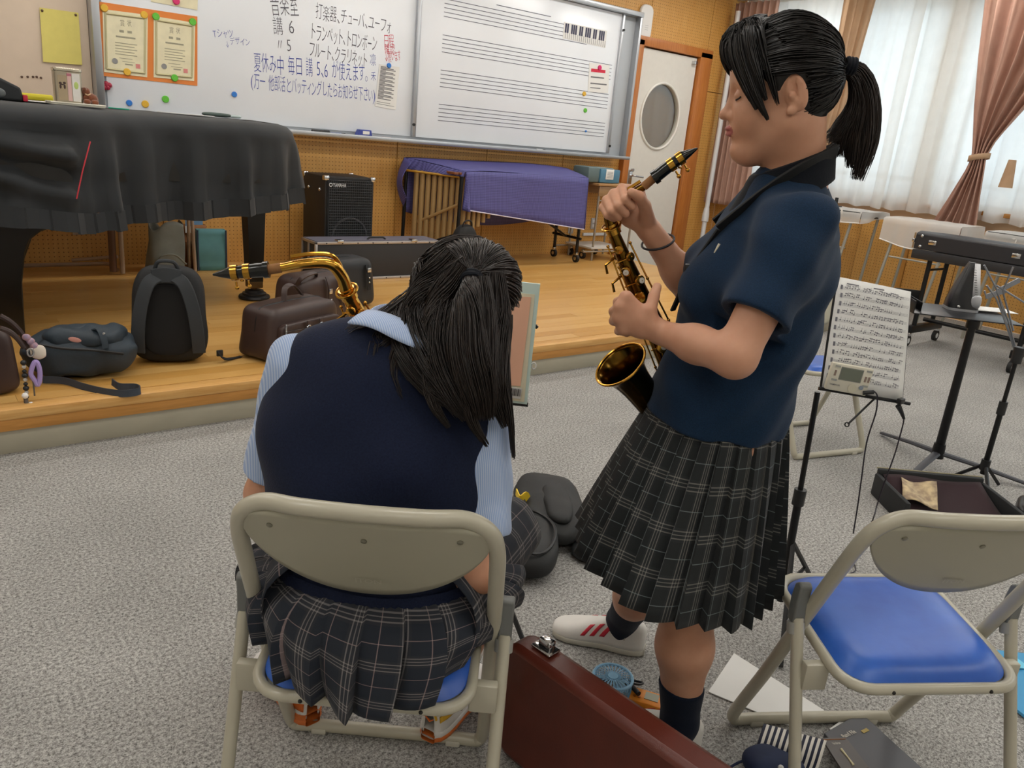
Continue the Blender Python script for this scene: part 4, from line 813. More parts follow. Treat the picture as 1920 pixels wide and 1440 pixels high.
RES = M('resonator tan', '#a98a5c', .4, .25); KEYW = mat_wood('xylophone bar', '#6f3d22', '#84502e', 1)
A_, B_, C_, D_ = Vector((3.93, 5.62, 0)), Vector((5.37, 5.62, 0)), Vector((5.50, 6.1, 0)), Vector((3.64, 6.12, 0))
for i in range(30):
    f = i/29; MB().box((3.85+1.6*f, 5.80+.04*f, 1.0), (.045, .34-.14*f, .02), .004).build('bar', KEYW, xy)
for i in range(26):
    f = i/25; x = 3.98+1.36*f; L = .50-1.45*f if f < .25 else .14+.02*abs(f-.6)*10
    L = float(np.interp(f, [0, .12, .25, .4, .7, 1], [.46, .42, .30, .2, .22, .42])); MB().cyl((x, 5.68, .97), (x, 5.68, .97-L), .021, n=12).build('resonator', RES, xy)
for i in range(8):
    f = i/7; MB().cyl((3.70+.24*f, 6.02-.30*f, .99), (3.70+.24*f, 6.02-.30*f, .36+.1*f*0), .024, n=12).build('resonator', RES, xy)
MB().tube([(3.60, 6.08, .98), (3.90, 5.66, .97)], .010, 8).build('end_rail', M('rail yellow', '#b98a2a', .4), xy)
for (x, y_) in ((3.64, 6.10), (3.885, 5.60), (5.44, 5.74), (5.44, 6.08)):
    MB().cyl((x, y_, .98), (x+(.0 if x > 5 else -.01), y_, ZS+.10), .016, n=10).build('leg', STEELB, xy)
for (x, y_) in ((5.44, 5.74), (5.44, 6.08), (5.70, 5.92), (3.62, 6.10), (3.87, 5.60)):
    t_ = MB().cyl((x-.013, y_, ZS+.04), (x+.013, y_, ZS+.04), .04, n=18).build('wheel', RUBBER, xy); MB().cyl((x-.015, y_, ZS+.04), (x+.015, y_, ZS+.04), .018, n=12).build('hub', CHROME, t_); MB().box((x, y_, ZS+.085), (.034, .03, .03), .004).build('fork', CHROME, t_)
MB().cyl((5.44, 5.70, ZS+.24), (5.44, 6.12, ZS+.24), .014).build('cross_bar', STEELB, xy); MB().cyl((4.95, 5.75, .62), (5.42, 5.90, ZS+.24), .012).build('brace', STEELB, xy); MB().cyl((3.9, 5.6, .50), (3.66, 6.05, .30), .012).build('brace', STEELB, xy)
MB().cyl((3.90, 5.62, .75), (3.70, 6.05, .52), .014).build('brace', RES, xy)
cv = thing('xylophone_cover', 'quilted blue-violet cloth draped over the xylophone', 'cover', (4.6, 5.9, .9), world=True)
ztf, ztb = 1.03, 1.095
def cover_top(s, t_):
    p = (A_*(1-s)+B_*s)*(1-t_)+(D_*(1-s)+C_*s)*t_; return (p.x, p.y, ztf+(ztb-ztf)*t_+.006*math.sin(7*s+3*t_)-.012*(abs(2*s-1)**6))
mb = MB(); mb.grid(lambda s, t_: cover_top(s, t_), 30, 8); mb.build('top_sheet', COVB, cv, solid=.004, angle=179)
def skirt(p0, p1, z0, hem, n, amp, out, name='front_drop', seed=0):
    p0, p1 = Vector(p0), Vector(p1); d = (p1-p0).normalized(); nn = Vector((d.y, -d.x, 0))
    def fn(s, t_):
        p = p0+(p1-p0)*s; zz = z0(s)*(1-t_)+hem(s)*t_; o_ = .006+out*t_+amp*t_*(math.sin(9*s+seed)+.5*math.sin(23*s+seed*2)); q = p+nn*o_; return (q.x, q.y, zz)
    MB().grid(fn, n, 8).build(name, COVB, cv, solid=.004, angle=179); return fn
f1 = skirt(A_, B_, lambda s: ztf-.012*(abs(2*s-1)**6), lambda s: .705-.17*s, 40, .012, .012)
skirt(B_, C_, lambda s: ztf+(ztb-ztf)*s-.012, lambda s: .535+.05*s, 14, .01, .01, 'end_drop', 1)
f2 = skirt(D_, A_, lambda s: ztb-(ztb-ztf)*s-.012, lambda s: .985-.01*s, 20, .008, .015, 'end_drop', 2)
skirt(C_, D_, lambda s: ztb-.012, lambda s: .62-.12*math.sin(PI*s), 30, .01, .0, 'back_drop', 3)
MB().grid(lambda s, t_: (3.615-.07*math.sin(PI*t_)-.02*s, 6.1-.16*s*(1-t_*.5)-.02*t_, 1.085-(.42-.12*s)*t_-.03*s), 8, 12).build('corner_flap', COVB, cv, solid=.004, angle=179)
MB().grid(lambda s, t_: (3.925+.09*s*t_-.02*t_, 5.605-.035*math.sin(PI*s)*(.3+t_)-.01, 1.02-(.32+.02*s)*t_), 8, 12).build('corner_flap', COVB, cv, solid=.004, angle=179)
WHEM = M('hem white', '#d3cde0', .6); MB().tube([Vector(f1(s, 1.0))+Vector((0, -.003, 0)) for s in np.linspace(.02, 1, 30)], .005, 6).build('hem_tape', WHEM, cv)
c_ = ony(872, 440, 5.33); bx0 = Vector((c_.x, 5.33, ZS+.215)); kb = thing('carry_bag', 'black soft bag standing before the xylophone pipes', 'bag', (c_.x, 5.33, ZS), world=True)
mb = MB(); blob(mb, bx0, (.30, .20, .43), 3, .006, 8, taper=.35); mb.build('bag_body', BLKNYL, kb)
MB().tube(spline([bx0+Vector(p) for p in ((-.05, -.02, .19), (-.03, -.03, .245), (.03, -.03, .245), (.05, -.02, .19))], 5), .007, 6).build('handle', BLKNYL, kb)
# ---- small desk, blue machine, cart
dk = thing('work_desk', 'small wooden-topped desk with metal legs beside the door', 'desk', (6.0, 6.0, ZS), world=True); DZ = .965
MB().box((5.98, 5.98, DZ-.012), (.62, .42, .024), .004).build('desk_top', mat_wood('desk top', '#9a7248', '#b08a5c', 0), dk)
for y_ in (5.79, 6.17): MB().box((5.98, y_, DZ-.075), (.56, .015, .10), .003).build('apron', mat_wood('desk apron', '#8a6a48', '#a0805a', 0), dk)
PIPG = M('pipe grey beige', '#9a9184', .4, .4)
for x in (5.72, 6.24):
    for y_ in (5.80, 6.16): MB().cyl((x, y_, DZ-.03), (x, y_, ZS), .012).build('leg', PIPG, dk)
MB().cyl((5.72, 5.80, DZ-.17), (6.24, 5.80, DZ-.17), .008).build('rail', PIPG, dk); 
t = thing('desktop_machine', 'blue-grey tabletop machine with a white label on the desk', 'machine', (5.8, 5.98, DZ), world=True); MBLUE = M('machine blue', '#4f7f9a', .4); MGR = M('machine grey', '#5d6f70', .45)
mb = MB(); mb.prism([(-.11, 0), (.11, 0), (.11, .13), (-.06, .16), (-.11, .10)], 0, .16, frame((5.70, 5.98, DZ+.003), (0, 1, 0), (0, 0, 1))); mb.build('end_cover', MGR, t, bev=.008) if False else None
MB().box((5.66, 5.96, DZ+.078), (.16, .24, .15), .02).build('end_cover', MGR, t); MB().box((5.88, 5.94, DZ+.072), (.28, .22, .135), .012).build('body', MBLUE, t); MB().box((5.76, 5.95, DZ+.145), (.34, .2, .012), .004).build('lid', M('machine dark', '#7f9496', .4), t); MB().box((5.865, 5.826, DZ+.09), (.11, .006, .10), .003).build('label_plate', PAPER, t)
mb = MB(); [mb.box((5.865-.0, 5.822, DZ+.115-.014*i), (.08, .001, .004)) for i in range(5)]; mb.build('label_print', PRINT, t)
cr = thing('wheeled_cart', 'low white wheeled cart under the small desk', 'cart', (5.9, 5.95, ZS), world=True)
MB().box((5.92, 5.97, ZS+.13), (.50, .40, .02), .004).build('deck', M('cart white', '#c9c4bc', .5), cr)
for y_ in (5.76, 6.18): MB().cyl((5.55, y_, ZS+.10), (6.2, y_, ZS+.10), .009).build('rail', PIPG, cr)
for (x, y_) in ((6.08, 5.78), (6.1, 6.15), (5.74, 6.15)): w_ = MB().cyl((x-.012, y_, ZS+.038), (x+.012, y_, ZS+.038), .038, n=18).build('wheel', RUBBER, cr); MB().cyl((x-.014, y_, ZS+.038), (x+.014, y_, ZS+.038), .016, n=10).build('hub', CHROME, w_); MB().box((x, y_, ZS+.082), (.03, .03, .03), .004).build('fork', CHROME, w_)
# ================================================================== things along the window side
LACEH = M('lace thread', '#f0eeea', .8)
def lace_table(name, label, x0, x1, y0, y1, z, drop_r, drop_f, slab=True, motif=True):
    t = thing(name, label, 'table', ((x0+x1)/2, (y0+y1)/2, 0), world=True, group='lace-covered tables along the window')
    if slab: MB().box(((x0+x1)/2, (y0+y1)/2, z-.03), (x1-x0, y1-y0, .06), .006).build('table_top', M('table slab', '#2b2a29', .5), t)
    for (x, y_) in ((x0+.06, y0+.1), (x1-.06, y0+.06), (x0+.06, y1-.1), (x1-.06, y1-.06)): MB().cyl((x, y_, z-.05), (x-.10 if x < (x0+x1)/2 else x, y_+.06, 0), .014).build('leg', M('pipe pale', '#a9a79c', .4, .4), t)
    MB().cyl((x0+.03, y0+.1, z-.35), (x0+.03, y1-.1, z-.35), .008).build('cross_rail', M('pipe pale', '#a9a79c', .4, .4), t)
    c = thing('lace_cloth', 'lace cloth on the table '+label.split('standing ')[1], 'tablecloth', (x0, y0, z), world=True, group='lace cloths')
    def fn(s, q):   # over the top then down the front (low x)
        L1 = x1-x0; d = q*(L1+drop_f); y_ = y0-.01+(y1-y0+.02)*s; k = .008*math.sin(20*s)
        if d < L1: return (x1-d, y_, z+.004+.002*math.sin(30*s+9*q))
        return (x0-.008-k*(d-L1)*4, y_, z-(d-L1)*(1+.25*math.sin(PI*s)))
    MB().grid(fn, 40, 18).build('sheet', LACE, c, angle=179)
    def fe(s, q): return (x0+(x1-x0)*s, y0-.012-.02*q*math.sin(8*s), z+.003-q*drop_r*(.5+.6*(1-s)))
    MB().grid(fe, 20, 8).build('side_drop', LACE, c, angle=179)
    if motif:
        mb = MB(); rr = random.Random(int(y0*100))
        for i in range(70):
            s, q = rr.random(), rr.random(); p = Vector(fn(s, q)); a = rr.random()*PI; L = .018+.02*rr.random(); dy, dx = math.cos(a)*L, math.sin(a)*L
            if q*(x1-x0+drop_f) < x1-x0: mb.add([(p.x-dx, p.y-dy, p.z+.003), (p.x+dy*.3, p.y-dx*.3, p.z+.003), (p.x+dx, p.y+dy, p.z+.003), (p.x-dy*.3, p.y+dx*.3, p.z+.003)], [(0, 1, 2, 3)])
            else: mb.add([(p.x-.004, p.y-dy, p.z-dx), (p.x-.004, p.y-dx*.3, p.z+dy*.3), (p.x-.004, p.y+dy, p.z+dx), (p.x-.004, p.y+dx*.3, p.z-dy*.3)], [(0, 1, 2, 3)])
        mb.build('lace_motif', LACEH, c, smooth=False)
    MB().tube([Vector(fn(s, 1.0)) for s in np.linspace(0, 1, 30)], .005, 5).build('hem', LACEH, c)
lace_table('side_table', 'lace-draped black table standing behind the standing person', 7.25, 7.78, 3.84, 4.9, .945, .10, .10)
lace_table('side_table', 'lace-draped table standing between the black table and the keyboard case', 7.3, 7.78, 2.95, 3.62, .935, .25, .20, slab=False, motif=False)
lace_table('side_table', 'lace-draped table standing behind the keyboard case at the frame edge', 7.35, 7.8, 1.6, 2.75, .93, .12, .10)
t = thing('coat_peg_stand', 'small black peg standing on the lace-draped table', 'peg', (7.5, 4.15, .952), world=True); MB().box((7.55, 4.28, .957), (.10, .09, .01), .002).build('base', BLACKP, t); MB().cyl((7.55, 4.28, .96), (7.55, 4.28, 1.04), .018, .016).build('peg', BLACKP, t)
# ---- keyboard in its case on a rolling stand
ks = thing('keyboard_stand', 'black rolling stand carrying the long keyboard case', 'stand', (6.7, 2.2, 0), world=True)
for y_ in (2.78, 2.0, 1.1):
    for x in (6.48, 6.80): MB().cyl((x, y_, .70), (x, y_, .16), .018, n=10).build('upright', STEELB, ks)
    MB().box((6.68, y_, .14), (.56, .05, .06), .004).build('side_foot', STEELB, ks); MB().cyl((6.48, y_, .62), (6.80, y_, .62), .010).build('cross_bar', STEELB, ks)
    for x in (6.42, 6.93):
        w_ = MB().cyl((x, y_-.013, .045), (x, y_+.013, .045), .045, n=20).build('wheel', RUBBER, ks); MB().cyl((x, y_-.015, .045), (x, y_+.015, .045), .022, n=12).build('hub', WHITEF, w_); MB().box((x, y_, .10), (.04, .04, .03), .004).build('fork', CHROME, w_)
MB().cyl((6.68, .9, .20), (6.68, 2.8, .20), .017).build('long_rail', STEELB, ks); MB().box((6.42, 1.9, .737), (.05, 2.0, .07), .004).build('front_rail', M('rail grey', '#26272a', .5), ks); MB().box((6.85, 1.9, .737), (.05, 2.0, .07), .004).build('rear_rail', M('rail grey', '#26272a', .5), ks)
mb = MB(); mb.sphere((6.393, 2.03, .735), (.002, .016, .016)); mb.build('red_badge', M('badge red', '#c23a34', .5), ks); mb = MB(); text(mb, 'N', frame((6.393, 2.005, .722), (0, -1, 0), (0, 0, 1)), .035, 0, .01); mb.build('badge_text', M('badge white', '#d5d5d5', .5), ks, smooth=False)
kc = thing('keyboard_case', 'long black hard case lying on the rolling stand by the window', 'case', (6.65, 2.1, .775), world=True)
mb = MB(); mb.prism([(6.40, .776), (6.93, .776), (6.93, .89), (6.46, .915), (6.41, .905), (6.40, .89)], 0, 1.55, Matrix(((1, 0, 0, 0), (0, 0, -1, 2.9), (0, 1, 0, 0), (0, 0, 0, 1)))); mb.build('shell', M('case vinyl', '#25262b', .42, bump=.2, bscale=300, bdist=.001), kc, angle=25, bev=.006)
for y_ in (2.86, ): 
    for z in (.80, .88): MB().sphere((6.398, y_-.01, z), (.006, .012, .012), 10, 6).build('rivet', CHROME, kc)
for y_ in (2.76, 2.16, 1.6): MB().box((6.397, y_, .84), (.01, .06, .035), .003).build('latch', CHROME, kc)
mb = MB(); mb.tube([(6.398, 2.905, .78), (6.398, 2.905, .90)], .006, 6); mb.tube([(6.93, 2.905, .78), (6.93, 2.905, .88)], .006, 6); mb.build('edge_trim', M('trim brass', '#b99a72', .3, .8), kc); MB().box((6.398, 2.905, .84), (.03, .02, .03), .003).build('clasp', CHROME, kc)
# ---- flat music desk with metronome
ms = thing('music_stand', 'black music stand with its tray laid flat under the metronome', 'music stand', (3.83, 1.39, 0), world=True)
d1 = Vector((.663, -.749, 0)); d2 = Vector((.749, .663, 0)); c0 = Vector((3.62, 1.57, .742)); R3 = frame((0, 0, 0), d1, d2)
def tray(a, b, z=0): return c0+d1*a+d2*b+Vector((0, 0, z))
MB().box(tray(.235, .17), (.47, .34, .005), .001, rot=R3).build('tray', M('stand tray black', '#1c1d22', .35, .2), ms)
MB().box(tray(.002, .17, .028), (.004, .34, .056), .001, rot=R3).build('tray_lip', STEELB, ms); MB().box(tray(.05, .18, .022), (.003, .24, .045), .001, rot=R3).build('tray_lip', STEELB, ms); MB().box(tray(.06, .34, .03), (.12, .004, .06), .001, rot=R3).build('tray_lip', STEELB, ms)
MB().cyl((3.83, 1.39, .735), (3.835, 1.39, .08), .017, .021, n=16).build('pole', STEELB, ms); MB().cyl((3.83, 1.39, .70), (3.83, 1.39, .735), .028, n=14).build('tilt_joint', STEELB, ms); MB().cyl((3.835, 1.39, .06), (3.835, 1.39, .13), .03, .026, n=16).build('hub', STEELB, ms)
for a in (185, 300, 60):
    e_ = Vector((3.835+.43*math.cos(math.radians(a)), 1.39+.43*math.sin(math.radians(a)), .012)); mb = MB(); mb.tube([(3.835, 1.39, .085), (3.835*.6+e_.x*.4, 1.39*.6+e_.y*.4, .06), tuple(e_)], [.02, .018, .014], 8, flat=.6); mb.build('leg', M('stand leg grey', '#3b3c42', .45, .2), ms)
mt = thing('metronome', 'black and silver pyramid metronome standing on the flat music desk', 'metronome', tuple(tray(.30, .25, .003)), world=True); Rm = frame(tray(.28, .24, .004), d1, d2)
mb = MB(); prof = [(0, .068, .055), (.03, .066, .053), (.08, .055, .045), (.14, .036, .034), (.19, .022, .025), (.215, .012, .016)]; vs = []; fs = []
for (z, a, b) in prof:
    for (x, y_) in rrect(2*a, 2*b, min(a, b)*.5, 3): vs.append((x-.25*(z)*0, y_, z+.012))
n_ = 16
for i in range(len(prof)-1):
    for k in range(n_): fs.append((i*n_+k, i*n_+(k+1) % n_, (i+1)*n_+(k+1) % n_, (i+1)*n_+k))
fs.append(tuple(range((len(prof)-1)*n_, len(prof)*n_))); mb.add(vs, fs, Rm); mb.build('body', M('metronome black', '#202124', .25), mt)
SILV = M('metronome silver', '#b7b9be', .3, .6)
mb = MB(); mb.prism(rrect(.14, .114, .03, 4), 0, .012, Rm); mb.build('base', SILV, mt)
mb = MB(); mb.add([(.02, -.050, .075), (.055, -.048, .075), (.028, -.022, .225), (.004, -.024, .225)], [(0, 1, 2, 3)], Rm); mb.build('scale_plate', M('scale plate', '#d6d7da', .4), mt, solid=.004)
mb = MB(); [mb.box(Rm @ Vector((.034-.0025*i, -.0525+.0022*i, .085+.011*i)), (.012, .001, .003), rot=R3) for i in range(12)]; mb.build('scale_marks', PRINT, mt)
mb = MB(); blob(mb, (.042, -.045, .05), (.05, .022, .07), 2.6, M4=Rm, nu=18, nv=10); mb.build('pendulum_window', SILV, mt); MB().sphere(Rm @ Vector((-.03, -.056, .022)), .008, 8, 6).build('knob', CHROME, mt)
flatbox('paper_sheet', tray(.40, .30, .012), (.28, .12, .003), -.7, PAPER, 'white papers behind the metronome on the music desk', 'paper')
# ---- folding wire stand
ws = thing('wire_music_stand', 'silver folding wire music stand at the frame edge', 'music stand', (3.80, 1.17, 0), world=True); WIRE = M('wire steel', '#8d9199', .3, .9)
MB().cyl((3.80, 1.17, .07), (3.80, 1.17, .40), .012, n=12).build('lower_pole', STEELB, ws); MB().cyl((3.80, 1.17, .38), (3.80, 1.17, .64), .009, n=12).build('upper_pole', STEELB, ws); MB().cyl((3.80, 1.17, .36), (3.80, 1.17, .42), .018, n=12).build('clamp', BLACKP, ws); MB().cyl((3.80, 1.17, .09), (3.80, 1.17, .14), .02, n=12).build('clamp', BLACKP, ws); MB().cyl((3.80, 1.17, .60), (3.80, 1.17, .67), .022, n=12).build('head_joint', BLACKP, ws)
for a in (100, 220, 340): MB().tube([(3.80, 1.17, .12), (3.80+.12*math.cos(math.radians(a)), 1.17+.12*math.sin(math.radians(a)), .01)], .008, 6).build('leg', STEELB, ws)
D3 = 2.0
def wp_(x, y_, d=3.38): return at(x, y_, d)
for a in (((1845, 497), (1868, 540), (1885, 600), (1902, 655)), ((1902, 655), (1880, 590), (1868, 560), (1850, 535)), ((1868, 545), (1890, 600), (1905, 655)), ((1900, 500), (1880, 545), (1900, 620)), ((1850, 560), (1846, 545)), ((1868, 535), (1925, 570))): MB().tube([wp_(*p) for p in a], .004, 6).build('wire', WIRE, ws)
for a in (((1850, 556), (1885, 545)), ((1872, 545), (1912, 525))): mb = MB(); ribbon(mb, [wp_(*p) for p in a], .022, .003); mb.build('bracket', WIRE, ws)
# ---- sheet music stand beside the standing person
st = thing('sheet_music_stand', 'black folding stand holding the white sheet music', 'music stand', (2.06, 1.04, 0), world=True); DS = 2.12
tl, tr_, br_, bl_ = at(1572, 519, DS+.05), at(1708, 547, DS+.05), at(1692, 752, DS-.03), at(1541, 726, DS-.03)
xs = (br_-bl_).normalized(); ys_ = (tl-bl_).normalized(); nrm_s = xs.cross(ys_).normalized()
if nrm_s.dot(Vector((0, 0, CAMZ))-bl_) < 0: nrm_s = -nrm_s
a = at(1535, 728, DS-.03); b = at(1706, 757, DS-.03); MB().cyl(a, b, .005, n=8).build('ledge', STEELB, st); q = at(1640, 747, DS-.03); MB().cyl(q, at(1590, 795, DS-.06), .003, n=6).build('page_clip', STEELB, st); MB().tube([at(1588+4*math.cos(k), 796+4*math.sin(k), DS-.06) for k in np.linspace(0, 6.28, 9)[:-1]], .002, 5, closed=True).build('clip_loop', STEELB, st)
top = (bl_+br_)/2-Vector((0, 0, .03)); ft = Vector((2.02, 1.06, .0)); topp = at(1533, 735, DS); 
MB().cyl(topp, topp*.45+Vector((2.03, 1.06, .10))*.55, .008, n=10).build('upper_pole', STEELB, st); MB().cyl(topp*.5+Vector((2.03, 1.06, .10))*.5, (2.03, 1.06, .06), .012, n=10).build('lower_pole', STEELB, st); q = topp*.48+Vector((2.03, 1.06, .10))*.52; MB().cyl(q-Vector((0, 0, .02)), q+Vector((0, 0, .03)), .018, n=10).build('clamp', BLACKP, st)
for e_ in (Vector((1.815, .905, .006)), Vector((2.29, 1.08, .006)), Vector((2.0, 1.30, .006))): MB().tube([(2.03, 1.06, .26), tuple(e_)], .008, 6).build('leg', STEELB, st); MB().tube([(2.03, 1.06, .10), tuple((Vector((2.03, 1.06, .26))+e_)/2)], .006, 6).build('strut', STEELB, st)
for (p, q) in ((bl_, tl), (br_, tr_)): MB().cyl(p-nrm_s*.006, q-nrm_s*.006, .004, n=6).build('desk_arm', STEELB, st)
sm = thing('sheet_music', 'page of printed music propped behind the white tuner', 'sheet music', tuple(bl_), world=True)
def pgrid(name, P, mat, par, off=.0, n=8, bow=.006):
    def fn(s, t_): p = (P[3]*(1-s)+P[2]*s)*(1-t_)+(P[0]*(1-s)+P[1]*s)*t_; return p+nrm_s*(off+bow*math.sin(PI*s)*t_)
    MB().grid(fn, n, n).build(name, mat, par, solid=.0006); return fn
fpg = pgrid('page', [tl, tr_, br_, bl_], PAPER, sm)
mb = MB(); NOTE = M('note ink', '#77777f', .7); rr = random.Random(12); W_ = (br_-bl_).length; H_ = (tl-bl_).length
def put(s, t_, w, h, rot_=0.0):
    p = Vector(fpg(s, t_))+nrm_s*.0012; a = xs*w*.5; b = ys_*h*.5; mb.add([p-a-b, p+a-b, p+a+b, p-a+b], [(0, 1, 2, 3)])
for r in range(12):
    t0 = .905-r*.073; s0 = .06+.012*math.sin(r)
    for k in range(5): put(.5, t0+k*.0055, W_*.86, .0003)
    put(s0, t0+.012, .006, .012)
    s = s0+.05
    while s < .92:
        if rr.random() < .8:
            t1 = t0+.004+rr.random()*.018; put(s, t1, .0032, .0026); put(s+.006, t1+.012, .0006, .010)
            if rr.random() < .5: put(s+.02, t1+.02, .010, .0016)
        s += .018+rr.random()*.022
put(.2, .955, .035, .003); put(.55, .96, .03, .003); mb.build('notation', NOTE, sm, smooth=False, kind='stuff')
def local_box(name, par, x0, y0, x1, y1, off, th, mat, d=DS-.03, bev=.002):
    p = [at(x0, y0, d), at(x1, y0+(x1-x0)*.18, d), at(x1-(y1-y0)*.17, y1+(x1-x0)*.18, d), at(x0-(y1-y0)*.17, y1, d)]; ax = (p[1]-p[0]); ay = (p[3]-p[0]); X = ax.normalized(); Y = (ay-X*ay.dot(X)).normalized(); Z = X.cross(Y)
    if Z.dot(nrm_s) < 0: Z = -Z
    c = (p[0]+p[2])/2+nrm_s*(off+th/2); Mx = Matrix(((X.x, Y.x, Z.x, c.x), (X.y, Y.y, Z.y, c.y), (X.z, Y.z, Z.z, c.z), (0, 0, 0, 1))); MB().box((0, 0, 0), (ax.length, ay.dot(Y), th), bev, Mx).build(name, mat, par); return Mx, ax.length, ay.dot(Y)
CREAM = M('tuner cream', '#d9d4c2', .4)
tu = thing('tuner', 'cream handheld tuner with a grey screen leaning on the sheet music', 'tuner', tuple(at(1590, 735, DS-.04)), world=True)
Mx, w, h = local_box('body', tu, 1553, 677, 1630, 728, .004, .016, CREAM, bev=.004)
def onface(name, x, y_, ww, hh, mat, dz=.0085, bev=0): MB().box((x*w, y_*h, dz), (ww*w, hh*h, .0015), bev, Mx).build(name, mat, tu)
onface('screen', -.0, -.17, .50, .42, M('tuner lcd', '#6f7568', .3)); onface('screen_bezel', 0, -.17, .54, .48, M('bezel', '#8c8d86', .4), .0078)
for (x, y_) in ((-.38, -.15), (.36, -.1), (.44, -.1)): onface('button', x, y_, .045, .2, M('button taupe', '#8f7a6e', .5))
for (x, y_) in ((-.36, -.4), (.4, -.4), (-.36, .1), (.4, .15)): onface('button', x, y_, .13, .07, M('button grey', '#a3a59f', .5))
mb = MB(); mb.lathe([(.012, 0), (.012, .001)], 20, Mx @ Matrix.Translation((.12*w, .3*h, .0085))); mb.build('speaker_dot', M('dot cream', '#cfc9b2', .5), tu); mb = MB(); mb.lathe([(.006, 0), (.006, .002)], 16, Mx @ Matrix.Translation((.32*w, .22*h, .0085))); mb.build('button', M('button blue', '#8d99a6', .5), tu)
mb = MB(); text(mb, 'YAMAHA', Mx @ Matrix.Translation((-.44*w, .3*h, .0092)) @ Matrix.Diagonal((1, -1, 1, 1)), .007, 0, .01, .03); mb.build('brand_print', PRINT, tu, smooth=False)
mb = MB(); mb.tube(spline([at(x, y_, DS-.05) for x, y_ in ((1622, 737), (1635, 733), (1643, 738), (1645, 748), (1642, 775), (1625, 830), (1615, 900), (1608, 950), (1600, 1000))], 6), .0022, 5); mb.build('cable', M('cable black', '#1e1724', .5), tu); MB().cyl(at(1618, 737, DS-.05), at(1638, 735, DS-.05), .006, n=10).build('plug', BLACKP, tu)
cl = thing('clip_microphone', 'black clip microphone with a thin cable on the stand ledge', 'microphone', tuple(at(1690, 760, DS-.04)), world=True)
c_ = at(1689, 752, DS-.05); MB().box(c_, (.026, .014, .016), .003).build('clip_jaw', BLACKP, cl); MB().tube([at(1684, 760, DS-.05), at(1690, 772, DS-.05), at(1695, 785, DS-.05)], [.008, .006, .004], 8).build('clip_body', BLACKP, cl)
MB().tube(spline([at(x, y_, DS-.05) for x, y_ in ((1695, 785), (1692, 800), (1678, 850), (1660, 900), (1645, 945), (1632, 985))]+[onz(1600, 1040, .02), onz(1588, 1062, .004), onz(1596, 1050, .004), onz(1604, 1070, .004), onz(1580, 1078, .004)], 6), .002, 5).build('cable', M('cable black', '#1e1724', .5), cl)
# ---- open case with maroon lining
oc = thing('open_instrument_case', 'open black case with maroon lining beyond the empty chair', 'case', (3.3, 1.1, 0), world=True)
Rb = frame((3.06, 1.16, .0), (.33, -.27, 0), (.27, .33, 0)); LINING = M('maroon velvet', '#260c14', .9, sheen=.05, bump=.2, bscale=200); CASEB = M('case fabric black', '#1a1c1e', .7, bump=.2, bscale=400)
Lc, Dc, Hc = .46, .30, .10
MB().box((Lc/2, Dc/2, .01), (Lc, Dc, .02), .006, Rb).build('bottom', CASEB, oc)
for (c, d) in (((Lc/2, 0, Hc/2-.02), (Lc, .022, Hc-.04)), ((Lc/2, Dc, Hc/2+.01), (Lc, .022, Hc+.02)), ((0, Dc/2, Hc/2), (.022, Dc, Hc)), ((Lc, Dc/2, Hc/2), (.022, Dc, Hc))): MB().box(c, d, .008, Rb).build('side_wall', CASEB, oc)
mb = MB(); mb.grid(lambda s, t_: Rb @ Vector((.02+(Lc-.04)*s, .015+(Dc-.03)*t_, .03+.07*t_**1.5+.006*math.sin(7*s)*t_)), 16, 12); mb.build('lining', LINING, oc, solid=.004)
mb = MB(); mb.grid(lambda s, t_: Rb @ Vector((.025+.13*s*(1-.0*t_)+.06*t_, .10+.16*t_-.04*s, .068+.035*t_+.012*math.sin(5*s+3*t_))), 8, 8); mb.build('gold_cloth', M('gold cloth', '#c9b48c', .6, col2='#8f7a62', vscale=30), oc, solid=.003)
MB().tube([Rb @ Vector((0, Dc+.012, Hc+.018)), Rb @ Vector((Lc, Dc+.012, Hc+.018))], .004, 6).build('zip_edge', M('zip gold', '#8c8468', .4, .5), oc)
mb = MB(); blob(mb, (Lc*.5, Dc+.045, .05), (.36, .07, .11), 3, .008, 8, Rb); mb.build('lid', CASEB, oc)
t = thing('instrument_case', 'corner of another black case with a bright metal edge at the frame edge', 'case', tuple(onz(1910, 985)), world=True); c_ = onz(1912, 985, .0)+Vector((.06, -.02, 0)); mb = MB(); blob(mb, c_+Vector((0, 0, .05)), (.20, .14, .10), 4, 0, rot=.3); mb.build('shell', M('black gloss', '#1c1d20', .3), t); MB().tube([c_+Vector((-.06, -.05, .005)), c_+Vector((-.06, -.055, .10))], .005, 6).build('metal_edge', CHROME, t)
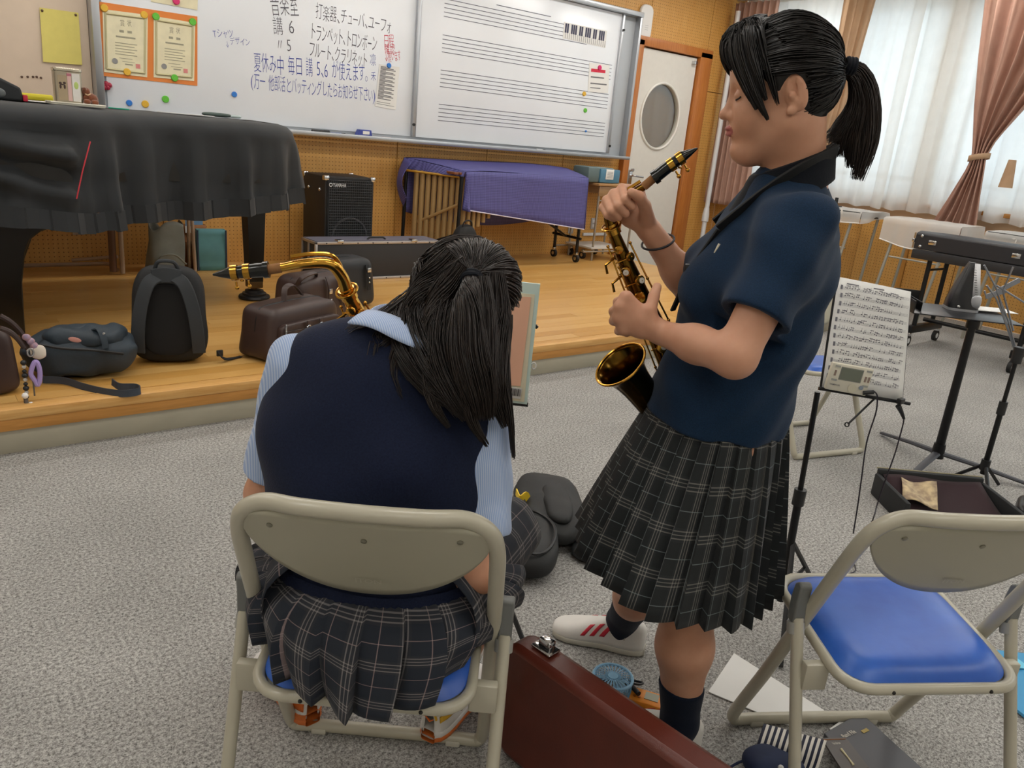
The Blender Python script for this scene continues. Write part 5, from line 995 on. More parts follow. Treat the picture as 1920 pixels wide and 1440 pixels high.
# ================================================================== folding chairs
BEIGE = M('chair enamel beige', '#b3ae9c', .32, coat=.15); BLUEV = None
def mat_vinyl():
    m, nt = newmat('blue vinyl'); n = nt.noise(nt.coord(), 5, 4, .6); nt.link(nt.ramp(n, [(.3, lin('#1d4dab')), (.7, lin('#2f66c4'))]), nt.b.inputs['Base Color']); nt.b.inputs['Roughness'].default_value = .36; nt.bump(nt.noise(nt.coord(), 14, 3, .5), .12, .01); return m
BLUEV = mat_vinyl()
def make_chair(name, label, group, loc, rz, logo=True, seat=True):
    t = thing(name, label, 'chair', loc, rz, group)
    HW, r = .222, .0145
    main = [(-HW, .165, .016), (-HW, -.165, .74), (HW, -.165, .74), (HW, .165, .016)]
    # main hoop: front floor rail - side tube - curved back - side tube (a closed loop)
    hoop = []
    def line(v): return .165-(v-.016)/(.74-.016)*.33
    P = [(-HW, .178, .0), (-HW, line(.70), .70)]
    path = [(0, .172, .0145), (-.15, .172, .0145), (-HW+.02, .170, .0145)]
    def side(sx): return [(sx*(HW-.008), .168, .02), (sx*HW, .155, .055), (sx*HW, line(.25), .25), (sx*HW, line(.45), .45), (sx*(HW-.002), line(.60), .60), (sx*(HW-.006), line(.69), .69), (sx*(HW-.022), line(.735), .735), (sx*(HW-.06), line(.758)+.0, .758)]
    pts = path+side(-1)+[(-.10, line(.765)-.018, .765), (0, line(.765)-.024, .766), (.10, line(.765)-.018, .765)]+side(1)[::-1]+[(HW-.02, .170, .0145), (.15, .172, .0145)]
    MB().tube(spline(pts, 6, True), r, 14, closed=True).build('main_tube', BEIGE, t)
    # back plate: a lens hung under the top rail
    def bk(s, q):
        x = -1+2*s; xx = x*(HW-.012); zt_ = .752-.03*abs(x)**6; zb_ = .752-.155*(1-abs(x)**2.2)**.62-.028; z = zt_*(1-q)+zb_*q
        return (xx, line(z)-.020*(1-x*x)-.004, z)
    MB().grid(bk, 40, 12).build('backrest', M('chair back enamel', '#a8a491', .38), t, solid=.010, angle=60)
    for x in (-.155, 0, .155):
        mb = MB(); s = (x/(HW-.012)+1)/2; p = Vector(bk(s, .25)); mb.lathe([(.0052, 0), (.0052, .002), (.002, .003)], 12, Matrix.Translation(p+Vector((0, -.0055, 0))) @ Matrix.Rotation(PI/2+.43, 4, 'X')); mb.build('screw', M('screw', '#8d8a7a', .35, .6), t)
    if logo:
        mb = MB(); p = Vector(bk(.5, .80))+Vector((-.022, -.0062, -.006)); text(mb, 'ITON', frame(p, (1, 0, 0), (0, -.42, .9)), .018, 0, .01, .046); mb.build('embossed_mark', M('emboss', '#b3af9e', .35), t, smooth=False)
    # rear legs
    LW = .245
    for sx in (-1, 1):
        MB().cyl((sx*LW, -.045, .46), (sx*LW, -.215, .012), .0125, n=12).build('rear_leg', BEIGE, t)
        mb = MB(); mb.prism([(-.013, 0), (.013, 0), (.016, .05), (.010, .085), (-.004, .095), (-.016, .088), (-.013, .05)], -.013, .013, Matrix.Translation((sx*LW, -.040, .448)) @ Matrix.Rotation(PI/2, 4, 'Z') @ Matrix.Rotation(PI/2, 4, 'X')); mb.build('pivot_cap', M('pivot grey', '#6f716f', .45), t, bev=.004)
        MB().lathe([(.0175, -.012), (.0175, .012)], 14, Matrix.Translation((sx*LW, -.046, .437)) @ Matrix.Rotation(-.36, 4, 'X')).build('collar', M('collar grey', '#9a9a94', .45), t)
        MB().cyl((sx*(HW-.002), line(.45), .45), (sx*LW, -.044, .45), .006, n=8).build('pivot_pin', CHROME, t)
        mb = MB(); mb.box((sx*(LW-.030), -.098, .360), (.052, .022, .060), .004); mb.build('seat_bracket', BEIGE, t)
    MB().tube([(-LW, -.214, .013), (LW, -.214, .013)], .0125, 12).build('rear_floor_rail', BEIGE, t)
    # seat: tube rim and cushion
    SW, SD = .192, .17
    rim = [(x*1.0, y_-.005, 0) for x, y_ in rrect(2*SW, 2*SD, .06, 6)]
    def sz(y_): return .405+.02*(y_/SD)*.9
    MB().tube([(x, y_, sz(y_)) for x, y_, _ in rim], .0115, 10, closed=True).build('seat_rim', BEIGE, t)
    def cush(s, q):
        a = 2*PI*s; k = min(1.0, q*1.25); rim_x = math.copysign(abs(math.cos(a))**.42, math.cos(a)); rim_y = math.copysign(abs(math.sin(a))**.42, math.sin(a))
        rr_ = 1-q; x = rim_x*(SW-.002)*(rr_); y_ = rim_y*(SD-.004)*rr_-.005; h = .030*(1-(1-q)**9)+.003
        return (x, y_, sz(y_)+h-.002*math.cos(3*x/SW))
    if seat:
        MB().grid(cush, 56, 16, True).build('cushion', BLUEV, t, angle=179)
        MB().box((0, -.005, .398), (2*SW-.02, 2*SD-.02, .008), .003, rot=Matrix.Rotation(.105, 4, 'X')).build('seat_pan', M('pan grey', '#8b8879', .5), t)
    for x in (-.10, .11): mb = MB(); mb.sphere((x, -SD-.016, sz(-SD)), .004, 8, 6); mb.build('rim_hole', M('hole dark', '#26241f', .8), t)
    for x in (-.155, .155): MB().box((x, .172, .008), (.034, .032, .016), .004).build('floor_pad', M('pad beige', '#c0bcae', .5), t)
    return t
RZ0 = -YAW
ch1 = make_chair('folding_chair', 'beige folding chair the seated person sits on, seen from behind', 'folding chairs', cu(-.215, 1.295), RZ0)
ch2 = make_chair('folding_chair', 'empty beige folding chair with a blue vinyl seat', 'folding chairs', (1.61, .587, 0), -math.radians(31))
ch3 = make_chair('folding_chair', 'far beige folding chair, only its legs showing under the sheet music', 'folding chairs', (3.52, 1.90, 0), -math.radians(15)+PI)
# ================================================================== small things on the floor
# brown hard case standing on edge
cs = thing('saxophone_case', 'reddish brown hard case standing on its edge beside the chair', 'case', tuple(onz(1120, 1330, 0)), world=True)
BRL = M('case brown leather', '#5a2519', .36, var=.1, vscale=14, bump=.25, bscale=260, bdist=.0012); TRIMM = M('case trim', '#b7ab93', .3, .7)
ZC = .30; pA = onz(966, 1190, ZC); pB = onz(1335, 1445, ZC); dl_ = (pB-pA).normalized(); nl = Vector((-dl_.y, dl_.x, 0))
if nl.dot(Vector((pA.x, pA.y, 0))) < 0: nl = -nl     # away from the camera
Lk = .66; Rk = frame((pA.x, pA.y, .004), dl_, nl); TH = .075
mb = MB(); mb.prism(rrect(Lk, ZC-.004, .035, 6), -TH/2, TH/2, Rk @ Matrix.Translation((Lk/2, TH/2-.03, (ZC-.004)/2)) @ Matrix.Rotation(PI/2, 4, 'X')); mb.build('shell', BRL, cs, bev=.016, angle=30)
for off in (TH-.030, TH-.022):
    mb = MB(); mb.tube([Rk @ Vector((x+Lk/2, off, z+(ZC-.004)/2-.02)) for x, z in rrect(Lk-.002, ZC-.07, .033, 6)], .004, 6, closed=True); mb.build('metal_rim', TRIMM, cs)
mb = MB(); mb.prism(rrect(Lk-.02, ZC-.08, .03, 5), 0, .045, Rk @ Matrix.Translation((Lk/2, TH-.02, (ZC-.004)/2-.02)) @ Matrix.Rotation(-PI/2, 4, 'X')); mb.build('inner_half', M('case black inner', '#151515', .5), cs, bev=.01)
lat = thing('x', None, None) if False else None
q = onz(1022, 1216, ZC+.004); lc = Rk.inverted() @ q
MB().box((lc.x, .015, ZC+.001), (.055, .036, .006), .002, Rk).build('latch_plate', CHROME, cs); mb = MB(); mb.box((lc.x, .018, ZC+.012), (.034, .022, .022), .004, Rk); mb.build('latch', CHROME, cs)
# portable fan
fn_ = thing('handheld_fan', 'round pale blue handheld fan lying on the carpet', 'fan', tuple(onz(1148, 1290)), world=True); FB = M('fan blue', '#86b4d3', .4)
fc = onz(1149, 1272, .045); fc.z = 0
MB().tube([fc+Vector((.05*math.cos(a), .05*math.sin(a), .05)) for a in np.linspace(0, 2*PI, 41)[:-1]], .004, 8, closed=True).build('front_ring', FB, fn_)
MB().tube([fc+Vector((.05*math.cos(a), .05*math.sin(a), .010)) for a in np.linspace(0, 2*PI, 41)[:-1]], .006, 8, closed=True).build('back_ring', FB, fn_)
mb = MB(); mb.lathe([(.002, .054), (.013, .054), (.014, .050), (.002, .050)], 20, Matrix.Translation(fc), False); mb.build('hub', FB, fn_)
mb = MB()
for k in range(26):
    for sg in (-1, 1): a = 2*PI*k/26; mb.tube([fc+Vector((.013*math.cos(a), .013*math.sin(a), .052)), fc+Vector((.032*math.cos(a+sg*.16), .032*math.sin(a+sg*.16), .053)), fc+Vector((.05*math.cos(a+sg*.06), .05*math.sin(a+sg*.06), .050))], .0011, 4)
mb.build('front_grille', FB, fn_)
mb = MB()
for k in range(40): a = 2*PI*k/40; mb.cyl(fc+Vector((.05*math.cos(a), .05*math.sin(a), .012)), fc+Vector((.05*math.cos(a), .05*math.sin(a), .048)), .0013, n=4)
mb.build('side_grille', FB, fn_); mb = MB()
for k in range(5):
    a = 2*PI*k/5; mb.grid(lambda s, t_: fc+Vector(((.012+.032*s)*math.cos(a+.9*t_), (.012+.032*s)*math.sin(a+.9*t_), .022+.014*t_)), 4, 4)
mb.build('blade', M('fan blade', '#a9cbe0', .4), fn_, solid=.0012); MB().box(fc+Vector((-.045, .05, .014)), (.05, .03, .024), .008, rot=.8).build('handle', FB, fn_)
# orange tuner with its cable
ot = thing('orange_tuner', 'small orange tuner with a coiled black cable by the fan', 'tuner', tuple(onz(1210, 1315)), world=True); c_ = onz(1212, 1312, .01)
Ro = frame(c_, Vector((.53, -.848, 0)), Vector((.848, .53, 0))); MB().box((0, 0, 0), (.085, .055, .018), .005, Ro).build('body', M('tuner orange', '#e0881c', .4), ot); MB().box((.012, .004, .0095), (.035, .028, .002), 0, Ro).build('screen', M('tuner lcd2', '#8d8f78', .3), ot)
for x in (-.03, -.018): MB().lathe([(.004, .009), (.004, .011)], 12, Ro @ Matrix.Translation((x, -.01, 0))).build('button', M('tuner button', '#b5641a', .5), ot)
mb = MB(); mb.tube(spline([Ro @ Vector(p) for p in ((-.04, .0, .002), (-.06, .01, .02), (-.075, .035, .012), (-.05, .05, .006), (-.02, .045, .012), (-.03, .02, .022), (-.07, .02, .018), (-.10, .03, .006), (-.12, .01, .005))], 6), .0032, 6); mb.build('cable', BLACKP, ot); MB().cyl(Ro @ Vector((-.052, .02, .018)), Ro @ Vector((-.02, -.01, .018)), .0065, n=10).build('plug', BLACKP, ot)
# paper, file, card, pouch
mb = MB(); P = [onz(1376, 1226, .002), onz(1545, 1333, .002), onz(1490, 1366, .002), onz(1328, 1298, .002)]; mb.add([p for p in P]+[p+Vector((0, 0, .0025)) for p in P], [(3, 2, 1, 0), (4, 5, 6, 7), (0, 1, 5, 4), (1, 2, 6, 5), (2, 3, 7, 6), (3, 0, 4, 7)]); mb.build('paper_sheet', PAPER, label='blank white paper lying on the carpet under the empty chair', cat='paper', smooth=False)
bf = thing('band_file', 'dark grey music file on the floor under the empty chair', 'file', tuple(onz(1640, 1400)), world=True); P = [onz(1542, 1384, .004), onz(1611, 1344, .004), onz(1740, 1462, .004), onz(1650, 1510, .004)]; FG = M('file grey', '#4c4d52', .35, .1)
mb = MB(); mb.add([p for p in P]+[p+Vector((0, 0, .016)) for p in P], [(3, 2, 1, 0), (4, 5, 6, 7), (0, 1, 5, 4), (1, 2, 6, 5), (2, 3, 7, 6), (3, 0, 4, 7)]); mb.build('cover', FG, bf, smooth=False, bev=.003)
def topface(P, z):
    X = (P[1]-P[0]).normalized(); return X
fx = (P[1]-P[0]).normalized(); Yf = Vector((-fx.y, fx.x, 0)); o_ = onz(1583, 1384, .0215)
mb = MB(); text(mb, 'Band File', frame(o_, (onz(1620, 1367, .0215)-o_), Yf), .017, 0, .012, .047); mb.build('title_print', M('file print', '#cfcabb', .5), bf, smooth=False); a = onz(1614, 1374, .021); b_ = onz(1630, 1366, .021); mb = MB(); mb.box((a+b_)/2, (.022, .009, .001), rot=math.atan2(b_.y-a.y, b_.x-a.x)); mb.build('gold_label', M('file gold', '#a58f45', .5), bf)
mb = MB(); a = onz(1562, 1377, .003); b_ = onz(1609, 1343, .003); mb.add([a, b_, b_+Vector((0, .012, .0)), a+Vector((0, .012, 0)), a+Vector((0, 0, .008)), b_+Vector((0, 0, .008)), b_+Vector((0, .012, .008)), a+Vector((0, .012, .008))], [(0, 1, 2, 3), (4, 5, 6, 7), (0, 1, 5, 4), (2, 3, 7, 6)]); mb.build('page_edges', PAPER, bf, smooth=False)
rd = thing('reed_packet', 'slim grey packet with a pale reed picture on the file', 'packet', tuple(onz(1580, 1410, .02)), world=True); P = [onz(1540, 1387, .0225), onz(1585, 1385, .0225), onz(1628, 1442, .0225), onz(1580, 1450, .0225)]; mb = MB(); mb.add([p for p in P]+[p+Vector((0, 0, .005)) for p in P], [(3, 2, 1, 0), (4, 5, 6, 7), (0, 1, 5, 4), (1, 2, 6, 5), (2, 3, 7, 6), (3, 0, 4, 7)]); mb.build('packet_body', M('packet grey', '#5b5654', .5), rd, smooth=False)
mb = MB(); mb.tube([onz(1577, 1404, .029), onz(1590, 1420, .029), onz(1600, 1434, .029)], [.003, .0016, .003], 6); mb.build('reed_picture', M('reed cream', '#ddd3ae', .5), rd); mb = MB(); mb.tube([onz(1541, 1387, .028), onz(1585, 1385.5, .028)], .0012, 4); mb.build('copper_line', M('copper', '#a8734e', .4, .5), rd); o_ = onz(1562, 1396, .029); mb = MB(); text(mb, 'Vandoren', frame(o_, onz(1583, 1394, .029)-o_, onz(1562, 1385, .029)-o_), .011, .2, .0, .022); mb.build('script_print', M('file print', '#cfcabb', .5), rd, smooth=False)
def mat_stripe():
    m, nt = newmat('striped cloth'); uv = nt.new('ShaderNodeUVMap'); sp = nt.new('ShaderNodeSeparateXYZ'); nt.link(uv.outputs[0], sp.inputs[0]); f = nt.math('GREATER_THAN', nt.math('FRACT', nt.math('MULTIPLY', sp.outputs[0], 11)), .5); nt.link(nt.mix(f, lin('#171c33'), lin('#d8d4cb')), nt.b.inputs['Base Color']); nt.b.inputs['Roughness'].default_value = .85; return m
pz = thing('striped_pouch', 'navy drawstring pouch with a white striped top beside the chair leg', 'pouch', tuple(onz(1470, 1420)), world=True)
cp = onz(1500, 1405, .03); cp.z = 0
mb = MB(); uvs = []
def fst(s, t_): p = onz(1432+118*s-20*t_, 1358+32*s+62*t_, .022+.032*math.sin(PI*min(1, t_+.12))*(1-.35*abs(2*s-1)**2)); return p
for j in range(13):
    for i in range(33): uvs.append((i/32, j/12))
mb.grid(fst, 32, 12); mb.build('striped_top', mat_stripe(), pz, solid=.004, uvs=uvs, angle=179)
mb = MB(); blob(mb, onz(1452, 1432, .028), (.14, .10, .055), 2.6, .008, 16, rot=-.6); mb.build('navy_base', M('pouch navy', '#1c2848', .8, var=.2, vscale=20), pz)
MB().sphere(onz(1464, 1440, .062), .007, 10, 8).build('cord_bead', M('bead white', '#eae8e6', .3), pz); MB().tube(spline([onz(1400, 1424, .02), onz(1380, 1432, .01), onz(1368, 1440, .005)], 5), .003, 6).build('drawstring', M('pouch navy2', '#1c2848', .8), pz)
bp = thing('blue_folder', 'bright blue folder on the floor at the photo edge', 'folder', tuple(onz(1890, 1280)), world=True)
P = [onz(1862, 1222, .01), onz(1945, 1232, .03), onz(1950, 1370, .012), onz(1900, 1330, .005)]; mb = MB(); mb.add([p for p in P]+[p+Vector((0, 0, .008)) for p in P], [(3, 2, 1, 0), (4, 5, 6, 7), (0, 1, 5, 4), (1, 2, 6, 5), (2, 3, 7, 6), (3, 0, 4, 7)]); mb.build('cover', M('folder blue', '#3f97c9', .35), bp, smooth=False); P2 = [onz(1872, 1238, .03), onz(1905, 1233, .03), onz(1935, 1255, .03), onz(1880, 1250, .03)]; mb = MB(); mb.add([p for p in P2], [(0, 1, 2, 3)]); mb.build('inner_page', M('folder light', '#62c3e3', .4), bp, smooth=False, solid=.002)
# black gig bag on the floor
gb = thing('gig_bag', 'open black saxophone gig bag on the carpet behind the seated person', 'bag', tuple(onz(1020, 1060)), world=True); GB = M('gig bag black', '#1d1f20', .65, var=.2, vscale=9, bump=.25, bscale=300, bdist=.001)
c1 = onz(985, 1060, .0); c2 = onz(1040, 985, 0)
mb = MB(); blob(mb, (c1.x+.03, c1.y+.03, .055), (.34, .20, .11), 2.8, .010, 8, seed=2, rot=.9); mb.build('lower_half', GB, gb)
mb = MB(); mb.tube([Vector((c1.x+.03, c1.y+.03, .108))+Matrix.Rotation(.9, 3, 'Z') @ Vector((.15*math.cos(a), .085*math.sin(a), .004*math.sin(3*a))) for a in np.linspace(0, 2*PI, 41)[:-1]], .006, 6, closed=True); mb.build('zip_edge', BLACKP, gb)
mb = MB(); blob(mb, (c1.x+.27, c1.y+.20, .06), (.50, .26, .12), 2.6, .016, 9, seed=7, rot=.95); mb.build('upper_half', GB, gb)
mb = MB(); blob(mb, (c1.x+.25, c1.y+.14, .11), (.30, .10, .05), 2.6, .010, 12, seed=4, rot=.95); mb.build('side_pocket', GB, gb); mb = MB(); blob(mb, (c1.x+.26, c1.y-.04, .02), (.22, .12, .035), 2.6, .006, 12, seed=9, rot=.6); mb.build('shoulder_strap', GB, gb)
mb = MB(); ribbon(mb, [onz(968, 922, .12), onz(975, 935, .12), onz(985, 928, .13), onz(990, 935, .11)], .025, .004); mb.build('yellow_ribbon', M('ribbon yellow', '#e3c02a', .5), gb); MB().box(onz(966, 1052, .09), (.02, .01, .006), .001, rot=.5).build('wood_tag', M('tag tan', '#b79f7a', .6), gb)
# score booklet on a stand in front of the seated person
sb = thing('score_booklet', 'peach and mint covered score booklet standing before the seated person', 'booklet', tuple(at(960, 750, 1.95)), world=True); DB = 1.9
def cardq(name, px, mat, off, th=.004, d=DB):
    P = [at(x, y_, d) for x, y_ in px]; X = (P[1]-P[0]).normalized(); n_ = X.cross((P[3]-P[0]).normalized()).normalized()
    if n_.dot(Vector((0, 0, CAMZ))-P[0]) < 0: n_ = -n_
    mb = MB(); vs = [p+n_*(off+th) for p in P]+[p+n_*off for p in P]; mb.add(vs, [(0, 1, 2, 3), (7, 6, 5, 4), (1, 0, 4, 5), (2, 1, 5, 6), (3, 2, 6, 7), (0, 3, 7, 4)]); mb.build(name, mat, sb, smooth=False)
cardq('cover', [(850, 515), (1013, 532), (988, 757), (830, 738)], M('booklet mint', '#d9f2ec', .5), 0, .006); cardq('pale_border', [(860, 538), (1003, 551), (983, 752), (842, 735)], M('booklet cream', '#efeacf', .5), .007, .0008); cardq('peach_panel', [(870, 548), (996, 556), (976, 722), (850, 712)], M('booklet peach', '#fac6a8', .5), .009, .0008)
cardq('barcode_label', [(952, 722), (979, 726), (976, 746), (950, 742)], PAPER, .0105, .0006)
mb = MB()
for i in range(12): a = at(954+2*i, 727+.3*i, DB-.013); b_ = at(952.5+2*i, 740+.3*i, DB-.013); mb.cyl(a, b_, .0006+.0005*(i % 3 == 0), n=4)
mb.build('barcode', M('bar black', '#222222', .6), sb, smooth=False); MB().tube([at(999+4*math.cos(a)+2, 686+6*math.sin(a), DB) for a in np.linspace(0, 2*PI, 13)[:-1]], .0018, 5, closed=True).build('page_tab', PAPER, sb)
s2 = thing('booklet_stand', 'black music stand holding the peach booklet', 'music stand', tuple(cu(-.02, 1.95)), world=True); b0 = cu(-.02, 1.95)
MB().cyl(at(835, 742, DB+.0), at(990, 759, DB+.0), .006, n=8).build('ledge', STEELB, s2); MB().cyl(b0+Vector((0, 0, .08)), b0+Vector((0, 0, .80)), .010, n=10).build('pole', STEELB, s2); MB().cyl(at(1007, 610, DB+.02), at(1003, 614, DB+.02), .006).build('knob', BLACKP, s2)
for a in (30, 150, 270): MB().tube([b0+Vector((0, 0, .22)), b0+Vector((.22*math.cos(math.radians(a)), .22*math.sin(math.radians(a)), .006))], .007, 6).build('leg', STEELB, s2)
# ================================================================== smooth solid modelling (signed distance fields)
def A3(*p): return np.array(p, dtype=np.float64)
def uvz(x, y, d):
    p = at(x, y, d); return A3(p.x*math.cos(YAW)-p.y*math.sin(YAW), p.x*math.sin(YAW)+p.y*math.cos(YAW), p.z)
def smin(a, b, k):
    if k <= 0: return np.minimum(a, b)
    h = np.clip(.5+.5*(b-a)/k, 0, 1); return b*(1-h)+a*h-k*h*(1-h)
def smax(a, b, k): return -smin(-a, -b, k)
def cone(a, b, ra, rb=None):
    a, b = np.asarray(a, float), np.asarray(b, float); rb = ra if rb is None else rb; ba = b-a; L = max(ba @ ba, 1e-12)
    def f(P):
        t = np.clip((P-a) @ ba/L, 0, 1); q = P-a-t[:, None]*ba; return np.sqrt((q*q).sum(1))-(ra+(rb-ra)*t)
    f.bd = ((a+b)/2, math.sqrt(L)/2+max(ra, rb)); return f
def ell(c, r, R=None):
    c = np.asarray(c, float); r = np.asarray(r, float)
    def f(P):
        q = P-c
        if R is not None: q = q @ R
        k0 = np.sqrt(((q/r)**2).sum(1)); k1 = np.sqrt(((q/(r*r))**2).sum(1)); return k0*(k0-1)/np.maximum(k1, 1e-9)
    f.bd = (c, float(r.max())); return f
def loc(R, c, f, s=1.0):            # a field given in a local frame
    c = np.asarray(c, float)
    def g(P): return f(((P-c) @ R)/s)*s
    if hasattr(f, 'bd'): g.bd = (c+s*(R @ f.bd[0]), f.bd[1]*s)
    return g
def union(items, k=.02):
    its = [it if isinstance(it, tuple) else (it, k) for it in items]
    def f(P):
        lo, hi = P.min(0), P.max(0); pc = (lo+hi)/2; pr = np.linalg.norm(hi-lo)/2; d = None
        for g, kk in its:
            b = getattr(g, 'bd', None)
            if b is not None and np.linalg.norm(b[0]-pc)-b[1]-pr > .09: continue
            e = g(P); d = e if d is None else smin(d, e, kk)
        return np.full(len(P), .09) if d is None else d
    if all(hasattr(g, 'bd') for g, _ in its):
        C = np.array([g.bd[0] for g, _ in its]); c = (C.min(0)+C.max(0))/2; f.bd = (c, max(np.linalg.norm(g.bd[0]-c)+g.bd[1] for g, _ in its))
    return f
def cut(f, g, k=0.0):
    h = lambda P: smax(f(P), -g(P), k)
    if hasattr(f, 'bd'): h.bd = f.bd
    return h
def inter(f, g, k=0.0): return lambda P: smax(f(P), g(P), k)
def half(n, p0):
    n = np.asarray(n, float); n = n/np.linalg.norm(n); p0 = np.asarray(p0, float); return lambda P: (P-p0) @ n
def feval(f, P, cell=.10):
    k = np.floor(P/cell).astype(np.int64); key = (k[:, 0]+500)*1000000+(k[:, 1]+500)*1000+(k[:, 2]+500); o = np.argsort(key, kind='stable'); ks = key[o]; cuts = np.r_[0, np.flatnonzero(np.diff(ks))+1, len(ks)]; out = np.empty(len(P))
    for a, b in zip(cuts[:-1], cuts[1:]): q = o[a:b]; out[q] = f(P[q])
    return out
def snet(f, lo, hi, h, c=6):
    lo = np.asarray(lo, float); hi = np.asarray(hi, float); nb = np.maximum(1, np.ceil((hi-lo)/(h*c)).astype(int)); n = nb*c+1
    ax = [lo[i]+h*np.arange(n[i]) for i in range(3)]
    cx = [lo[i]+h*(c*np.arange(nb[i])+c/2) for i in range(3)]
    G = np.stack(np.meshgrid(*cx, indexing='ij'), -1).reshape(-1, 3); dc = feval(f, G).reshape(nb); act = np.abs(dc) < h*c*1.25
    D = np.ones(tuple(n), dtype=np.float32); sgn = np.where(dc < 0, -1., 1.); D[:n[0]-1, :n[1]-1, :n[2]-1] = np.repeat(np.repeat(np.repeat(sgn, c, 0), c, 1), c, 2)
    need = np.zeros(tuple(n), dtype=bool)
    for i, j, k in np.argwhere(act): need[i*c:i*c+c+1, j*c:j*c+c+1, k*c:k*c+c+1] = True
    I = np.argwhere(need); D[need] = feval(f, lo+h*I)
    s = D < 0; cs = np.zeros(tuple(n-1), dtype=np.int8)
    for dx in (0, 1):
        for dy in (0, 1):
            for dz in (0, 1): cs += s[dx:n[0]-1+dx, dy:n[1]-1+dy, dz:n[2]-1+dz]
    cell = (cs > 0) & (cs < 8); C = np.argwhere(cell); idx = -np.ones(tuple(n-1), dtype=np.int64); idx[cell] = np.arange(len(C))
    acc = np.zeros((len(C), 3)); cnt = np.zeros(len(C)); cor = [(a, b, d) for a in (0, 1) for b in (0, 1) for d in (0, 1)]
    for p in cor:
        for a in range(3):
            if p[a] == 0:
                q = list(p); q[a] = 1; d0 = D[C[:, 0]+p[0], C[:, 1]+p[1], C[:, 2]+p[2]].astype(float); d1 = D[C[:, 0]+q[0], C[:, 1]+q[1], C[:, 2]+q[2]].astype(float); m = (d0 < 0) != (d1 < 0)
                t = np.where(m, d0/np.where(m, d0-d1, 1), 0); pt = np.tile(np.array(p, float), (len(C), 1)); pt[:, a] += t; acc[m] += pt[m]; cnt[m] += 1
    V = lo+h*(C+acc/np.maximum(cnt, 1)[:, None]); F = []
    for a in range(3):
        b, d = (a+1) % 3, (a+2) % 3; sl0 = [slice(None)]*3; sl1 = [slice(None)]*3; sl0[a] = slice(0, n[a]-1); sl1[a] = slice(1, n[a]); m = s[tuple(sl0)] != s[tuple(sl1)]; E = np.argwhere(m)
        E = E[(E[:, b] > 0) & (E[:, b] < n[b]-1) & (E[:, d] > 0) & (E[:, d] < n[d]-1)]
        if not len(E): continue
        neg = s[E[:, 0], E[:, 1], E[:, 2]]
        def g(ob, od): q = E.copy(); q[:, b] += ob; q[:, d] += od; return idx[q[:, 0], q[:, 1], q[:, 2]]
        Q = np.stack([g(-1, -1), g(0, -1), g(0, 0), g(-1, 0)], 1); Q[~neg] = Q[~neg][:, ::-1]; F.append(Q)
    F = np.concatenate(F); F = F[(F >= 0).all(1)]
    return V, F
def relax(V, F, it=1, lam=.5):
    e = np.concatenate([F[:, [0, 1]], F[:, [1, 2]], F[:, [2, 3]], F[:, [3, 0]]])
    for _ in range(it):
        S = np.zeros_like(V); n = np.zeros(len(V)); np.add.at(S, e[:, 0], V[e[:, 1]]); np.add.at(S, e[:, 1], V[e[:, 0]]); np.add.at(n, e[:, 0], 1); np.add.at(n, e[:, 1], 1); V = V+lam*(S/np.maximum(n, 1)[:, None]-V)
    return V
class Person:
    def __init__(s, label, u, v):
        s.o = thing('person', label, 'person', cu(u, v, 0), -YAW); s.off = A3(u, v, 0)
    def part(s, name, V, F, mat, **kw): return npmesh(name, V-s.off, F, mat, s.o, **kw)
    def field(s, name, f, lo, hi, h, mat, it=1, parent=None, mi=None, **kw):
        V, F = snet(f, lo, hi, h); V = relax(V, F, it)
        return npmesh(name, V-s.off, F, mat, parent or s.o, mi=(mi(V[F].mean(1)) if mi else None), **kw)
    def mbpart(s, name, mb, mat, parent=None, **kw):
        mb.v = [Vector(tuple(np.asarray(p)-s.off)) for p in mb.v]; return mb.build(name, mat, parent or s.o, **kw)
def V3(a): return Vector((float(a[0]), float(a[1]), float(a[2])))
def rot3(yaw, pitch, roll=0.0):     # columns: her left, forward, up; yaw 0 faces -u
    cy, sy = math.cos(yaw), math.sin(yaw); f = A3(-cy, sy, 0); l = A3(-sy, -cy, 0); u = A3(0, 0, 1)
    f2 = math.cos(pitch)*f-math.sin(pitch)*u; u2 = math.sin(pitch)*f+math.cos(pitch)*u
    u3 = math.cos(roll)*u2+math.sin(roll)*l; l3 = math.cos(roll)*l-math.sin(roll)*u2; return np.stack([l3, f2, u3], 1)
# ------------------------------------------------------------------ materials for people
def mat_skin(name, c1, c2):
    m, nt = newmat(name); b = nt.b; n = nt.noise(nt.coord(), 14, 4, .6); nt.link(nt.ramp(n, [(.3, lin(c1)), (.7, lin(c2))]), b.inputs['Base Color']); b.inputs['Roughness'].default_value = .48; b.inputs['Specular IOR Level'].default_value = .35
    b.inputs['Subsurface Weight'].default_value = .12; b.inputs['Subsurface Radius'].default_value = (.9, .35, .2); b.inputs['Subsurface Scale'].default_value = .008
    nt.bump(nt.noise(nt.coord(), 900, 2), .05, .001); return m
SKIN = mat_skin('skin', '#c08c70', '#cc9a7e'); LIP = mat_skin('lip skin', '#a05a56', '#aa625c'); NAIL = mat_skin('nail skin', '#cf9486', '#d69d90'); BROW = M('brow dark', '#2a1d18', .8)
def mat_hair(name, c1, c2):
    m, nt = newmat(name); b = nt.b; oi = nt.coord('Object'); n = nt.noise(nt.mapping(oi, (60, 60, 6)), 3, 3); nt.link(nt.ramp(n, [(.3, lin(c1)), (.7, lin(c2))]), b.inputs['Base Color']); b.inputs['Roughness'].default_value = .38; b.inputs['Specular IOR Level'].default_value = .42; return m
HAIRB = mat_hair('hair black', '#0d0b0b', '#1b1614'); HAIRN = mat_hair('hair dark brown', '#15100e', '#2c211c')
